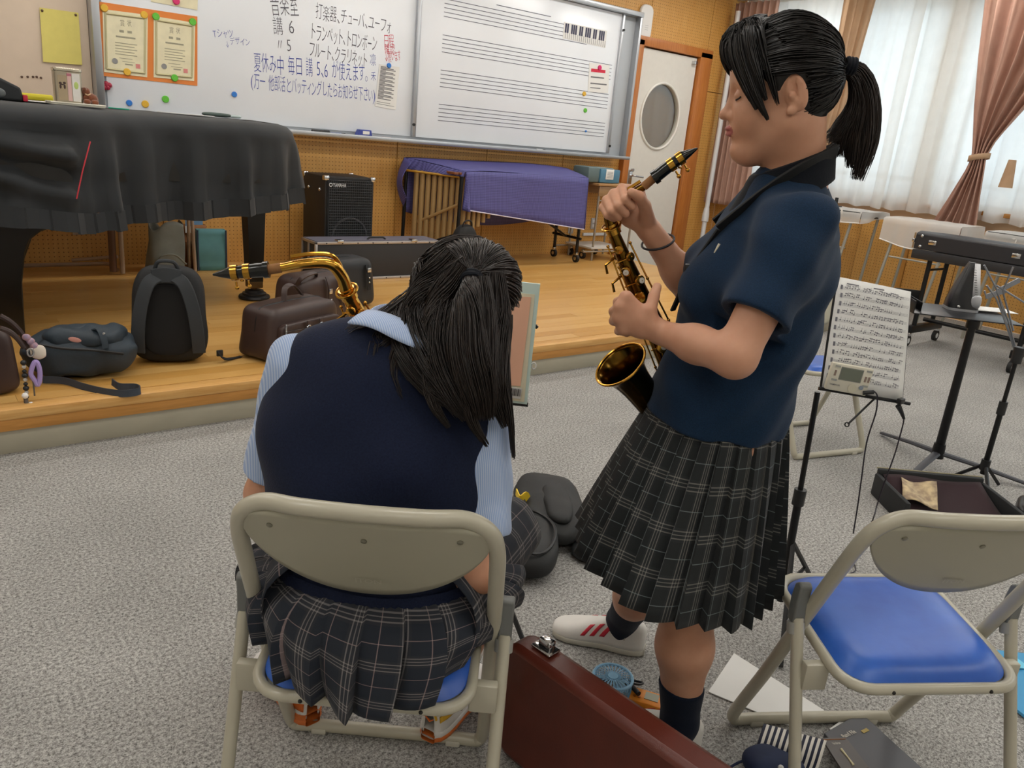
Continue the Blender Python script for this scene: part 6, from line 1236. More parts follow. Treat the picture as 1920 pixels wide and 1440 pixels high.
def mat_knit(name, c, scale=420, st=.3, rib=None):
    m, nt = newmat(name); b = nt.b; co = nt.coord(); n = nt.noise(co, scale, 2); col = lin(c); nt.link(nt.ramp(n, [(.3, tuple(x*.8 for x in col[:3])+(1,)), (.7, tuple(x*1.25 for x in col[:3])+(1,))]), b.inputs['Base Color']); b.inputs['Roughness'].default_value = .85; b.inputs['Sheen Weight'].default_value = .06; b.inputs['Sheen Roughness'].default_value = .5
    b.inputs['Specular IOR Level'].default_value = .2; nt.bump(n, st, .0015); return m
POLO = mat_knit('polo navy', '#10273f'); COLLARM = mat_knit('collar black', '#0d1119'); VEST = mat_knit('vest navy knit', '#121a31', 300, .4); SOCK = mat_knit('sock navy', '#0c1526', 500, .4)
def mat_shirt():
    m, nt = newmat('striped shirt'); co = nt.coord(); sp = nt.new('ShaderNodeSeparateXYZ'); nt.link(co, sp.inputs[0]); f = nt.math('FRACT', nt.math('MULTIPLY', nt.math('ADD', sp.outputs[0], nt.math('MULTIPLY', sp.outputs[1], .55)), 1/.0042)); g = nt.math('GREATER_THAN', f, .55)
    nt.link(nt.mix(g, lin('#8fa6cf'), lin('#b4c2da')), nt.b.inputs['Base Color']); nt.b.inputs['Roughness'].default_value = .75; nt.b.inputs['Sheen Weight'].default_value = .2; return m
SHIRT = mat_shirt()
def mat_plaid(name, base, base2, line, line2, per=.085):
    m, nt = newmat(name); uv = nt.new('ShaderNodeUVMap'); sp = nt.new('ShaderNodeSeparateXYZ'); nt.link(uv.outputs[0], sp.inputs[0])
    def band(x, c, w): return nt.math('LESS_THAN', nt.math('ABSOLUTE', nt.math('SUBTRACT', x, c)), w)
    def pat(s, p):
        x = nt.math('FRACT', nt.math('DIVIDE', s, p)); wide = band(x, .25, .15)
        l1 = nt.math('ADD', nt.math('ADD', band(x, .17, .013), band(x, .25, .010)), band(x, .33, .013)); l2 = band(x, .75, .009); return wide, l1, l2
    a = pat(sp.outputs[0], per); b = pat(sp.outputs[1], per)
    c = nt.mix(nt.math('MULTIPLY', nt.math('ADD', a[0], b[0]), .5), lin(base), lin(base2))
    c = nt.mix(nt.math('MULTIPLY', nt.math('ADD', a[1], b[1]), .45, clamp=True), c, lin(line)); c = nt.mix(nt.math('MULTIPLY', nt.math('ADD', a[2], b[2]), .42, clamp=True), c, lin(line2))
    nt.link(c, nt.b.inputs['Base Color']); nt.b.inputs['Roughness'].default_value = .85; nt.b.inputs['Sheen Weight'].default_value = .05; nt.bump(nt.noise(nt.coord(), 600, 2), .15, .001); return m
PLAID1 = mat_plaid('plaid charcoal', '#15191b', '#23272a', '#8d8a84', '#8d9a9c', .105); PLAID2 = mat_plaid('plaid navy', '#131a26', '#26272c', '#8d8786', '#a58f8c', .135)
# ------------------------------------------------------------------ head (local: x her left, y forward, z up, 0 at ear level)
def head_field(face=True):
    it = [(ell((0, -.003, .034), (.073, .082, .084)), .0), (ell((0, .022, -.022), (.060, .066, .082)), .03), (cone((0, .012, -.075), (0, .058, -.094), .036, .0185), .035),
          (cone((-.050, -.004, -.052), (0, .060, -.096), .018, .015), .03), (cone((.050, -.004, -.052), (0, .060, -.096), .018, .015), .03),
          (ell((.032, .054, -.034), (.026, .026, .030)), .025), (ell((-.032, .054, -.034), (.026, .026, .030)), .025),
          (ell((0, .060, .055), (.050, .026, .040)), .035), (cone((-.036, .066, .022), (.036, .066, .022), .012), .02),
          (cone((0, .083, .010), (0, .1000, -.025), .0055, .0085), .013), (ell((0, .1025, -.0265), (.0105, .0095, .0085)), .008), (ell((.0115, .090, -.031), (.0065, .008, .0065)), .007), (ell((-.0115, .090, -.031), (.0065, .008, .0065)), .007),
          (ell((0, .080, -.055), (.024, .013, .020)), .014), (ell((0, .0945, -.0520), (.0185, .0075, .0056)), .004), (ell((0, .0935, -.0622), (.0175, .0078, .0066)), .004), (ell((0, .077, -.093), (.017, .014, .014)), .014)]
    f = union(it)
    f = cut(f, ell((.031, .094, .006), (.017, .016, .012)), .012); f = cut(f, ell((-.031, .094, .006), (.017, .016, .012)), .012)
    f = union([f, (ell((.031, .0735, .003), (.0155, .0125, .0105)), .004), (ell((-.031, .0735, .003), (.0155, .0125, .0105)), .004)])
    f = cut(f, cone((-.015, .100, -.0567), (.015, .100, -.0567), .0016), .003); f = cut(f, ell((0, .098, -.070), (.012, .006, .005)), .006)
    def ear(sx):
        R = np.array(Matrix.Rotation(-.25, 3, 'X') @ Matrix.Rotation(sx*.35, 3, 'Z')); e = ell((sx*.076, -.016, -.004), (.0085, .0195, .0325), R); e = cut(e, ell((sx*.0870, -.013, .004), (.0095, .0125, .0215), R), .003); e = union([e, (ell((sx*.0815, -.009, -.008), (.005, .006, .008)), .004), (cone((sx*.0815, -.022, -.012), (sx*.0815, -.018, .012), .0032), .003), (ell((sx*.0765, -.008, -.033), (.006, .009, .008)), .006)]); return e
    return union([f, (ear(1), .007), (ear(-1), .007)])
HEADF = head_field()
def hand_field(wrist, mcps, fingers, thumb, rw=.024, rp=.0125, k=.011):
    it = []
    wrist = np.asarray(wrist, float)
    for i, m in enumerate(mcps): it.append((cone(wrist+(np.asarray(m)-wrist)*.18, m, rp*1.12, rp), .014))
    for i in range(3): it.append((cone((wrist*.45+np.asarray(mcps[i])*.55), (wrist*.45+np.asarray(mcps[i+1])*.55), rp*1.05), .012)); it.append((cone(mcps[i], mcps[i+1], rp*.78), .010))
    for i, fg in enumerate(fingers):
        P = [np.asarray(mcps[i])]+[np.asarray(q) for q in fg]; R = [(.0098, .0092, .0084, .0074), (.0098, .0094, .0086, .0076), (.0094, .0089, .0081, .0072), (.0084, .0078, .0072, .0064)][i]
        for j in range(3): it.append((cone(P[j], P[j+1], R[j], R[j+1]), .0035 if j else .008))
    T = [np.asarray(q) for q in thumb]; R = (.0165, .0125, .0108, .0092)
    for j in range(3): it.append((cone(T[j], T[j+1], R[j], R[j+1]), .012 if j == 0 else .004))
    return union(it)
def loft(f, k): return f
def strands(guides, n, mat, name, parent, off, seed=1, segs=9, r=.0011, taper=.35, jit=.0015):
    # guides: list of (points Nx3, spread radii N, weight)
    rg = np.random.default_rng(seed); wts = np.array([g[2] for g in guides], float); wts /= wts.sum(); Vs = []; Fs = []; base = 0
    rs = []
    for g in guides:
        P = np.asarray([tuple(p) for p in spline([V3(q) for q in g[0]], 6)]); s = np.r_[0, np.cumsum(np.linalg.norm(np.diff(P, axis=0), axis=1))]; s /= s[-1]; rad = np.interp(s, np.linspace(0, 1, len(g[1])), g[1]); rs.append((P, s, rad))
    ch = rg.choice(len(guides), n, p=wts)
    for c in ch:
        P, s, rad = rs[c]; t = np.linspace(0, 1-.38*rg.random()**2, segs); X = np.stack([np.interp(t, s, P[:, k]) for k in range(3)], 1); R = np.interp(t, s, rad)
        T = np.gradient(X, axis=0); T /= np.linalg.norm(T, axis=1)[:, None]+1e-9; a = np.array([.37, .61, .7]); N = np.cross(T, a); N /= np.linalg.norm(N, axis=1)[:, None]+1e-9; B = np.cross(T, N)
        ang = rg.random()*2*PI; q = math.sqrt(rg.random()); wob = jit*np.sin(t*9*rg.random()+rg.random()*6)
        X = X+N*(R*q*math.cos(ang)+wob)[:, None]+B*(R*q*math.sin(ang)+wob)[:, None]
        rr_ = r*(.7+.6*rg.random())*(1-(1-taper)*t**3)
        for k in range(3): Vs.append(X+N*(rr_*math.cos(2.094*k))[:, None]+B*(rr_*math.sin(2.094*k))[:, None])
        for k in range(3):
            k2 = (k+1) % 3; i = np.arange(segs-1); Fs.append(np.stack([base+k*segs+i, base+k2*segs+i, base+k2*segs+i+1, base+k*segs+i+1], 1))
        base += 3*segs
    V = np.concatenate(Vs); F = np.concatenate(Fs); return npmesh(name, V-off, F, mat, parent, kind='stuff')
def skirt_mesh(ring, npl, nv, depth, wcirc, hgt, flip=1, sub=6):
    # ring(theta, t) -> point, outward normal ; knife pleats. returns V, F, uv
    qs = list(np.linspace(0, .9, sub))+[.93, .985]; nq = len(qs); cols = npl*nq+1; V = []; uv = []
    for j in range(nv+1):
        t = j/nv; U = 0.0
        for c in range(cols):
            k, i = divmod(c, nq); q = qs[i]; th = 2*PI*(k+q)/npl; p, nn = ring(th*flip, t)
            o_ = depth(t)*((q/.93)-.5) if q <= .93 else depth(t)*(-.5)
            if q <= .9: Uc = (k+q*.93)*1.0
            elif q < .95: Uc = k+.90
            else: Uc = k+.97
            V.append(np.asarray(p)+np.asarray(nn)*o_); uv.append((Uc/npl*wcirc, t*hgt))
    V = np.array(V); F = np.array([[j*cols+c, j*cols+c+1, (j+1)*cols+c+1, (j+1)*cols+c] for j in range(nv) for c in range(cols-1)])
    return V, F, np.array(uv)
def shoe(P, name, heel, yaw, L, mats, pitch=0.0, accent=None, width=.088, hgt=.085, sole_h=.024):
    # heel: uvz of heel bottom centre; yaw: direction of toe in the uv plane (angle from +u)
    o = thing(name, None, None) if False else None
    ca, sa = math.cos(yaw), math.sin(yaw)
    def T(x, y, z):
        xx = x*math.cos(pitch)-z*math.sin(pitch)*0; zz = z+x*math.sin(pitch); return (heel[0]+xx*ca-y*sa, heel[1]+xx*sa+y*ca, heel[2]+zz)
    xs = np.array([0, .04, .12, .25, .45, .65, .82, .93, .985, 1.0])*L; wd = np.array([.30, .55, .70, .74, .72, .92, 1.0, .82, .5, .2])*width/2; top = np.array([.80, .95, .98, .94, .86, .68, .52, .44, .36, .28])*hgt
    def upper(s, t_):
        x = np.interp(t_, np.linspace(0, 1, 10), xs); w = np.interp(x, xs, wd); h = np.interp(x, xs, top); a = PI*s; return T(x, -w*math.copysign(abs(math.cos(a))**.7, math.cos(a)), sole_h*.7+(h-sole_h*.7)*abs(math.sin(a))**.75)
    def sole(s, t_):
        x = np.interp(t_, np.linspace(0, 1, 10), xs)-.003; w = np.interp(x, xs, wd)+.004; a = 2*PI*s; return T(x, w*math.copysign(abs(math.cos(a))**.5, math.cos(a)), sole_h/2+sole_h/2*math.copysign(abs(math.sin(a))**.5, math.sin(a)))
    return upper, sole, T
# ================================================================== saxophones
BRASS = M('sax lacquer', '#c9973f', .2, 1, var=.15, vscale=12); BRASSD = M('sax lacquer dark', '#6e5220', .2, 1, var=.25, vscale=15); EBON = M('ebonite', '#0f1110', .18); CORK = M('cork', '#8a6038', .85, var=.15, vscale=60, bump=.3, bscale=300); PEARL = M('pearl', '#ddd8cd', .25)
def saxophone(name, label, mp, neck, body, bell, mat, group='alto saxophones', keyside=None, s=1.0):
    # world points: mp = tip, ligature front, ligature end, shank end ; neck, body: centre lines ; bell: centre line ending at rim
    t = thing(name, label, 'saxophone', tuple(bell[0]), world=True, group=group)
    a, b, c, d = mp; ax = (d-a).normalized()
    MB().tube([a, a+(b-a)*.5, b, c, d], [.0016*s, .0065*s, .0105*s, .0125*s, .0125*s], 16).build('mouthpiece', EBON, t)
    MB().tube([d-ax*.004, d+ax*.006], [.0145*s, .0145*s], 16).build('shank_ring', EBON, t)
    for q in (.15, .62):
        p = b+(c-b)*q; MB().tube([p-ax*.006, p+ax*.006], .0137*s, 18).build('ligature_band', BRASS, t)
    dn = ax.cross(Vector((0, 0, 1)).cross(ax)).normalized(); dn = -dn if dn.z > 0 else dn
    p = b+(c-b)*.38; MB().box(p+dn*.0145*s, (.006, .006, .004), .001).build('ligature_plate', BRASS, t)
    for q in (.15, .62): p = b+(c-b)*q+dn*.019*s; e_ = MB().cyl(p-dn*.004, p+dn*.007, .0022, n=8); e_.sphere(p+dn*.008, .0045, 8, 6); e_.build('ligature_screw', BRASS, t)
    N0 = neck[0]; MB().tube([d+ax*.004, N0], .0088*s, 14).build('cork', CORK, t)
    NP_ = spline(neck, 8); n = len(NP_); MB().tube(NP_, [(.0078+.0045*i/(n-1))*s for i in range(n)], 16).build('neck', mat, t)
    # octave key over the neck
    ks_ = Vector((0, 0, 1)); oct_ = [NP_[int(n*q)]+(Vector((0, 0, 1))*.016*s) for q in (.12, .3, .5, .68)]+[NP_[int(n*.85)]+(NP_[int(n*.5)]-NP_[int(n*.95)]).normalized()*0+Vector((0, 0, .008))]
    MB().tube(spline(oct_, 5), .0022*s, 6, flat=1.6).build('octave_key', BRASS, t)
    J = NP_[-1]; bd = (body[1]-body[0]).normalized()
    sd = (keyside if keyside is not None else -_vec(_fw)); sd = (sd-bd*sd.dot(bd)).normalized(); sd2 = bd.cross(sd).normalized()
    MB().tube([J+bd*(.022*math.cos(x)*.2)+sd*.020*math.cos(x)*s+sd2*.020*math.sin(x)*s for x in np.linspace(0, 2*PI, 25)[:-1]], .0024*s, 6, closed=True).build('octave_ring', BRASS, t)
    MB().tube([J-bd*.004, J+bd*.018], .0155*s, 16).build('neck_receiver', BRASS, t)
    BP = spline(body, 8); m = len(BP); rb = [(.0125+.019*i/(m-1))*s for i in range(m)]; MB().tube(BP, rb, 20).build('body_tube', mat, t)
    EP = spline(bell, 8); k = len(EP); rl = [(.0315+.004*(i/(k-1))+.024*(i/(k-1))**5)*s for i in range(k)]
    mb = MB(); mb.tube(EP, rl, 28, caps=False); mb.build('bell', mat, t, solid=.0016)
    rd_ = (EP[-1]-EP[-2]).normalized(); r1 = rd_.orthogonal().normalized(); r2 = rd_.cross(r1); MB().tube([EP[-1]+(r1*math.cos(x)+r2*math.sin(x))*rl[-1] for x in np.linspace(0, 2*PI, 33)[:-1]], .0028*s, 8, closed=True).build('bell_rim', BRASS, t)
    bow = [BP[-1], BP[-1]+bd*.035+(EP[0]-BP[-1])*.12, (BP[-1]+EP[0])/2+bd*.055, EP[0]+bd*.03-(EP[0]-BP[-1])*.08, EP[0]]; MB().tube(spline(bow, 6), .0315*s, 20).build('bow', mat, t)
    # key cups, rods and guards along the body
    L = sum((BP[i+1]-BP[i]).length for i in range(m-1))
    def bp(q): i = q*(m-1); j = min(int(i), m-2); f = i-j; return BP[j]*(1-f)+BP[j+1]*f, rb[j]*(1-f)+rb[j+1]*f
    for i, q in enumerate((.10, .17, .24, .32, .40, .49, .58, .67, .77, .88)):
        p, r = bp(q); ang = (.35, -.5, .5, -.35, .3, .15, -.2, .2, -.1, .1)[i]; o_ = (sd*math.cos(ang)+sd2*math.sin(ang)).normalized(); rk = (.008+.010*q)*s
        F_ = frame(p+o_*(r+.005), o_.orthogonal(), o_.cross(o_.orthogonal())); MB().lathe([(rk, -.003), (rk*1.05, 0), (rk*.9, .003), (rk*.3, .0045), (.0005, .0045)], 18, F_, False).build('key_cup', BRASS, t)
        if i in (2, 3, 5, 6, 7): MB().lathe([(.006, .005), (.0062, .0065), (.001, .007)], 14, F_, False).build('key_pearl', PEARL, t)
        MB().tube([p+o_*(r+.010), p+(sd*.5+sd2*.86)*(r+.012)], .0016*s, 6).build('key_arm', BRASS, t)
    for off, q0, q1 in ((.86, .06, .95), (-.8, .10, .70), (.55, .2, .9)):
        pts = []
        for q in np.linspace(q0, q1, 6): p, r = bp(q); pts.append(p+(sd*(1-abs(off))*.9+sd2*off).normalized()*(r+.009))
        MB().tube(pts, .0019*s, 6).build('key_rod', BRASS, t)
        for p in pts[::2]: MB().sphere(p, .0036*s, 8, 6).build('rod_post', BRASS, t)
    for q in (.14, .26, .38):
        p, r = bp(q); o_ = (sd*.25+sd2*.97).normalized(); MB().tube([p+o_*(r+.004), p+o_*(r+.030)+bd*.004, p+o_*(r+.034)+bd*.022], .003*s, 6).build('palm_key', BRASS, t)
    return t
def _vec(a): return Vector((float(a[0]), float(a[1]), float(a[2])))
saxS = saxophone('alto_saxophone', 'dark lacquered saxophone held upright by the standing person',
    [at(1308, 278, 1.60), at(1281, 293, 1.605), at(1246, 318, 1.612), at(1230, 331, 1.614)], [at(1207, 350, 1.62), at(1185, 364, 1.625), at(1160, 380, 1.63), at(1143, 400, 1.635), at(1146, 424, 1.638)],
    [at(1150, 436, 1.638), at(1190, 530, 1.645), at(1240, 640, 1.66), at(1285, 745, 1.675)], [at(1245, 785, 1.655), at(1215, 748, 1.635), at(1186, 712, 1.615), at(1163, 683, 1.60)], BRASSD)
saxA = saxophone('alto_saxophone', 'gold saxophone in the seated person\'s lap with its neck pointing aside',
    [at(399, 515, 1.47), at(432, 512, 1.475), at(482, 507, 1.482), at(498, 506, 1.485)], [at(527, 502, 1.49), at(575, 494, 1.50), at(618, 495, 1.515), at(640, 517, 1.53), at(650, 545, 1.54)],
    [at(655, 556, 1.545), at(685, 620, 1.57), at(735, 740, 1.60), at(785, 860, 1.62)], [at(740, 930, 1.66), at(700, 850, 1.69), at(668, 770, 1.715), at(640, 700, 1.74)], BRASS, s=1.12)
# ================================================================== standing person
PS = Person('standing person in a navy polo shirt and plaid skirt holding a saxophone', .45, 1.6)
hR = rot3(.20, .17, 0.0); hc = A3(.459, 1.585, 1.468); hs = 1.035
def hl(p): return hc+hs*(hR @ np.asarray(p, float))
def toloc(p): return (np.asarray(p)-hc) @ hR/hs
bf_ = A3(-math.cos(.16), math.sin(.16), 0); bl3 = A3(-math.sin(.16), -math.cos(.16), 0); BR = np.stack([bl3, bf_, A3(0, 0, 1)], 1)
def bp3(c, l, f, z): return A3(c[0], c[1], 0)+bl3*l+bf_*f+A3(0, 0, z)
CC = (.487, 1.605)
lsh = uvz(1503, 425, 1.44); lel = uvz(1378, 668, 1.355); lwr = uvz(1243, 625, 1.50); rsh = uvz(1440, 430, 1.76); rel = uvz(1325, 585, 1.735); rwr = uvz(1222, 437, 1.655)
kneeL = A3(.430, 1.505, .42); ankL = A3(.462, 1.505, .085); kneeR = uvz(1196, 1085, 1.72); ankR = uvz(1167, 1163, 1.888)
lm = [uvz(1174, 558, 1.505), uvz(1164, 576, 1.50), uvz(1161, 596, 1.50), uvz(1168, 616, 1.505)]
lf = [[uvz(1158, 566, 1.555), uvz(1172, 572, 1.60), uvz(1195, 572, 1.612)], [uvz(1150, 584, 1.555), uvz(1166, 590, 1.605), uvz(1192, 590, 1.615)], [uvz(1150, 602, 1.555), uvz(1168, 608, 1.605), uvz(1192, 606, 1.612)], [uvz(1159, 621, 1.55), uvz(1175, 625, 1.59), uvz(1195, 622, 1.60)]]
lt = [uvz(1222, 608, 1.495), uvz(1219, 582, 1.497), uvz(1226, 556, 1.515), uvz(1232, 538, 1.53)]
rm_ = [uvz(1196, 356, 1.668), uvz(1176, 366, 1.675), uvz(1158, 378, 1.675), uvz(1146, 392, 1.668)]
rf = [[uvz(1166, 353, 1.628), uvz(1172, 374, 1.592), uvz(1186, 388, 1.596)], [uvz(1150, 363, 1.624), uvz(1158, 386, 1.590), uvz(1174, 401, 1.596)], [uvz(1137, 375, 1.622), uvz(1146, 396, 1.592), uvz(1160, 408, 1.600)], [uvz(1130, 389, 1.624), uvz(1139, 404, 1.600), uvz(1151, 411, 1.607)]]
rt_ = [uvz(1214, 412, 1.638), uvz(1209, 386, 1.612), uvz(1199, 369, 1.592), uvz(1184, 361, 1.584)]
def stack(secs, R, k=0):       # elliptical column through sections (centre u,v,z, half-left, half-forward)
    Z = np.array([s[2] for s in secs]); o = np.argsort(Z); S_ = np.array(secs, float)[o]; Z = Z[o]
    def f(P):
        z = np.clip(P[:, 2], Z[0], Z[-1]); cu_, cv_, a, b = [np.interp(z, Z, S_[:, i]) for i in (0, 1, 3, 4)]
        q0 = P[:, 0]-cu_; q1 = P[:, 1]-cv_; l = q0*R[0, 0]+q1*R[1, 0]; fw = q0*R[0, 1]+q1*R[1, 1]; kk = np.sqrt((l/a)**2+(fw/b)**2); d = (kk-1)*np.minimum(a, b)*np.where(kk > 1, 1.0, 1.0); dz = np.maximum(Z[0]-P[:, 2], P[:, 2]-Z[-1])
        return np.where(dz > 0, np.sqrt(np.maximum(d, 0)**2+dz**2), np.maximum(d, dz))
    return f
torso_secs = [(.452, 1.60, .70, .165, .130), (.452, 1.60, .82, .150, .130), (.470, 1.602, .95, .150, .125), (.490, 1.605, 1.10, .165, .125), (.502, 1.605, 1.22, .160, .105), (.505, 1.605, 1.30, .085, .070)]
NECKB = A3(.522, 1.60, 1.30); NECKT = hl((0, -.026, -.055))
body_it = [loc(hR, hc, HEADF, hs), (cone(NECKT, NECKB, .053, .056), .03), (stack([(a, b, c, d-.018, e-.018) for a, b, c, d, e in torso_secs], BR), .05),
    (cone(lsh, lel, .046, .037), .03), (cone(lel, lel*.45+lwr*.55, .038, .034), .02), (cone(lel*.5+lwr*.5, lwr, .034, .0245), .02), (cone(rsh, rel, .044, .038), .03), (cone(rel, rel*.45+rwr*.55, .040, .034), .02), (cone(rel*.5+rwr*.5, rwr, .034, .0245), .02),
    (hand_field(lwr, lm, lf, lt), .014), (hand_field(rwr, rm_, rf, rt_), .014),
    (cone((.465, 1.53, .78), kneeL+A3(0, 0, .03), .085, .060), .03), (cone(kneeL+A3(0, 0, .02), kneeL+A3(.012, .0, -.13), .057, .060), .03), (cone(kneeL+A3(.012, 0, -.13), ankL, .060, .036), .03),
    (cone((.455, 1.68, .78), kneeR+A3(0, 0, .03), .085, .060), .03), (cone(kneeR, kneeR*.6+ankR*.4+A3(.012, 0, 0), .055, .053), .03), (cone(kneeR*.6+ankR*.4+A3(.01, 0, 0), ankR, .053, .036), .03)]
bodyF = union(body_it)
def joinmesh(parts):
    V = []; F = []; o = 0
    for v, f in parts: V.append(v); F.append(f+o); o += len(v)
    return np.concatenate(V), np.concatenate(F)
def region(f, lo, hi, h, it=1): v, q = snet(f, lo, hi, h); return relax(v, q, it, .4), q
def bx_(P, m): P = np.asarray(P); return P.min(0)-m, P.max(0)+m
def drop(v, f, boxes, m=.004):
    c = v[f].mean(1); keep = np.ones(len(f), bool)
    for lo, hi in boxes: keep &= ~((c > lo+m).all(1) & (c < hi-m).all(1))
    f = f[keep]; used = np.unique(f); mp_ = -np.ones(len(v), int); mp_[used] = np.arange(len(used)); return v[used], mp_[f]
V, F = region(bodyF, (.14, 1.24, .02), (.73, 1.97, 1.64), .0027)
def skinmi(C):
    q = toloc(C); lips = ((q[:, 0]/.0215)**2+((q[:, 2]+.0568)/.0125)**2 < 1) & (q[:, 1] > .080); mi = np.where(lips, 1, 0); return mi
bodyS = PS.part('body', V, F, [SKIN, LIP], mi=skinmi(V[F].mean(1)))
# eyes: lash lines and brows
for sx in (1, -1):
    mb = MB(); mb.tube([V3(hl((sx*(.031+.0155*math.cos(a)), .0835-.0075*abs(math.cos(a))**2-.001, .0005-.0045*abs(math.sin(a))))) for a in np.linspace(0, PI, 12)], .0017, 6); PS.mbpart('eyelashes', mb, BROW)
    mb = MB(); mb.tube([V3(hl((sx*x, y_, z))) for x, y_, z in ((.012, .0815, .0235), (.024, .0795, .0275), (.036, .073, .0275), (.047, .063, .023))], [.0012, .0022, .002, .0008], 6, flat=.6); PS.mbpart('eyebrow', mb, BROW)
# hair
CAPC, CAPR = A3(0, -.006, .036), A3(.0805, .0900, .0920)
def capfield():
    f = ell(CAPC, CAPR*.975); f = union([f, (ell((0, -.036, -.01), (.058, .048, .066)), .02)]); f = inter(f, half((0, .08, -.07), (0, .030, .010)), .01)
    for sx in (1, -1): f = cut(f, ell((sx*.090, -.008, -.012), (.030, .024, .036)), .006)
    f = inter(f, lambda P: -(P[:, 2]+.072), .01); return f
hairG = PS.field('hair', loc(hR, hc, capfield(), hs), hc-.15, hc+.17, .003, HAIRB)
tie = toloc(uvz(1578, 126, 1.60)); tie[0] = 0
gd = []; rg = np.random.default_rng(3); td_ = (tie-CAPC)/CAPR; td_ /= np.linalg.norm(td_)
def onells(d, k=1.0): d = d/np.linalg.norm(d); return CAPC+CAPR*d*k
for i in range(330):
    a = rg.uniform(-1, 1)
    if i < 150: x = a*.98; z = .93*math.cos(a*1.55)+.02; y_ = .50-.62*abs(a)**1.5; sdir = A3(x*.95, y_, max(-.1, z))     # hairline over the forehead and temples
    else: th = rg.uniform(0, 2*PI); sdir = A3(math.sin(th)*.95, -.35+.45*rg.random(), -.62+.5*rg.random()) if rg.random() < .5 else A3(rg.uniform(-1, 1), rg.uniform(-.6, .5), rg.uniform(.1, 1))
    sdir /= np.linalg.norm(sdir); om = math.acos(np.clip(sdir @ td_, -1, 1)); P = []
    if om < .15: continue
    for q in np.linspace(0, 1, 6): d = (math.sin((1-q)*om)*sdir+math.sin(q*om)*td_)/math.sin(om); P.append(hl(onells(d, 1.012+.012*math.sin(PI*q))))
    L_ = np.array([toloc(p) for p in P])
    if ((np.abs(L_[:, 0]) > .055) & (L_[:, 1] > -.05) & (L_[:, 1] < .022) & (L_[:, 2] < .036) & (L_[:, 2] > -.06)).any(): continue
    P[-1] = hl(tie); gd.append((P, [.008, .012, .012, .010, .007, .004], 1.0))
for sx in (1, -1):
    for k in range(112):
        b0 = [(.070, .034, .036), (.076, .012, .046), (.081, -.02, .042), (.078, -.045, .022), (.068, -.052, -.005), (.060, -.058, -.03), (.048, -.066, -.052), (.03, -.074, -.062), (.004, -.078, -.064), (.078, -.01, .066), (.074, .03, .062), (.076, -.036, .004), (.072, -.046, -.026), (.064, -.054, -.05)][k % 14]; sd_ = (A3(sx*b0[0], b0[1], b0[2])+rg.normal(0, .006, 3)-CAPC)/CAPR; sd_ /= np.linalg.norm(sd_); om = math.acos(np.clip(sd_ @ td_, -1, 1))
        gd.append(([hl(onells((math.sin((1-q)*om)*sd_+math.sin(q*om)*td_)/math.sin(om), 1.012+.014*math.sin(PI*q)+(.06*(1-q) if b0[2] < .01 else 0))) for q in np.linspace(0, .97, 6)]+[hl(tie)], [.006, .009, .010, .010, .008, .006, .004], 1.0))
strands(gd, 3200, HAIRB, 'combed_hair', hairG, PS.off, 5, 9, .0011, .8)
# side parting bangs
bg_ = []
for sx, w in ((1, 1.2), (-1, .7)):
    bg_.append(([hl((sx*x, y_, z)) for x, y_, z in ((.070, .036, .066), (.076, .030, .036), (.077, .022, .006), (.075, .014, -.022))], [.006, .009, .006, .003], .16*w))
    bg_.append(([hl((sx*x, y_, z)) for x, y_, z in ((.004, .022, .128), (.048, .046, .112), (.071, .044, .074), (.079, .034, .038))], [.004, .010, .012, .008], .5*w))
    for pts in ([(.004, .040, .131), (.036, .070, .116), (.060, .072, .070), (.072, .058, .020), (.076, .044, -.018), (.074, .030, -.045)], [(.002, .046, .130), (.030, .080, .110), (.056, .082, .062), (.070, .066, .012), (.075, .050, -.026)], [(.004, .030, .133), (.046, .060, .114), (.070, .058, .066), (.078, .046, .022), (.078, .034, -.012)], [(.0, .052, .128), (.014, .092, .106), (.030, .098, .074), (.046, .090, .046)]):
        bg_.append(([hl((sx*x, y_, z)) for x, y_, z in pts], [.003, .012, .014, .012, .008, .003], w))
strands(bg_, 1500, HAIRB, 'bangs', hairG, PS.off, 6, 10, .0012, .3)
pt = [([uvz(1576, 126, 1.60), uvz(1608, 126, 1.60), uvz(1631, 172, 1.595), uvz(1630, 250, 1.59), uvz(1606, 338, 1.585)], [.007, .014, .017, .019, .012], 1.2), ([uvz(1577, 128, 1.60), uvz(1604, 138, 1.60), uvz(1617, 185, 1.60), uvz(1606, 250, 1.595), uvz(1598, 315, 1.59)], [.007, .012, .016, .018, .014], 1.2), ([uvz(1577, 130, 1.60), uvz(1600, 145, 1.60), uvz(1603, 192, 1.60), uvz(1578, 238, 1.60), uvz(1552, 268, 1.60)], [.006, .011, .013, .014, .012], .9), ([uvz(1577, 130, 1.60), uvz(1600, 148, 1.60), uvz(1604, 200, 1.60), uvz(1584, 252, 1.60), uvz(1575, 295, 1.60)], [.006, .010, .013, .016, .013], .9)]
strands(pt, 1500, HAIRN, 'ponytail', hairG, PS.off, 8, 12, .0011, .3, .003)
mb = MB(); tp = hl(tie); tdv = (uvz(1606, 128, 1.60)-uvz(1566, 122, 1.60)); tdv /= np.linalg.norm(tdv); e1 = np.cross(tdv, A3(0, 0, 1)); e1 /= np.linalg.norm(e1); e2 = np.cross(tdv, e1)
for k in range(3): mb.tube([V3(tp+tdv*(.004+.006*k)+(e1*math.cos(a)+e2*math.sin(a))*.0125) for a in np.linspace(0, 2*PI, 21)[:-1]], .0042, 8, closed=True)
PS.mbpart('hair_tie', mb, COLLARM, hairG)
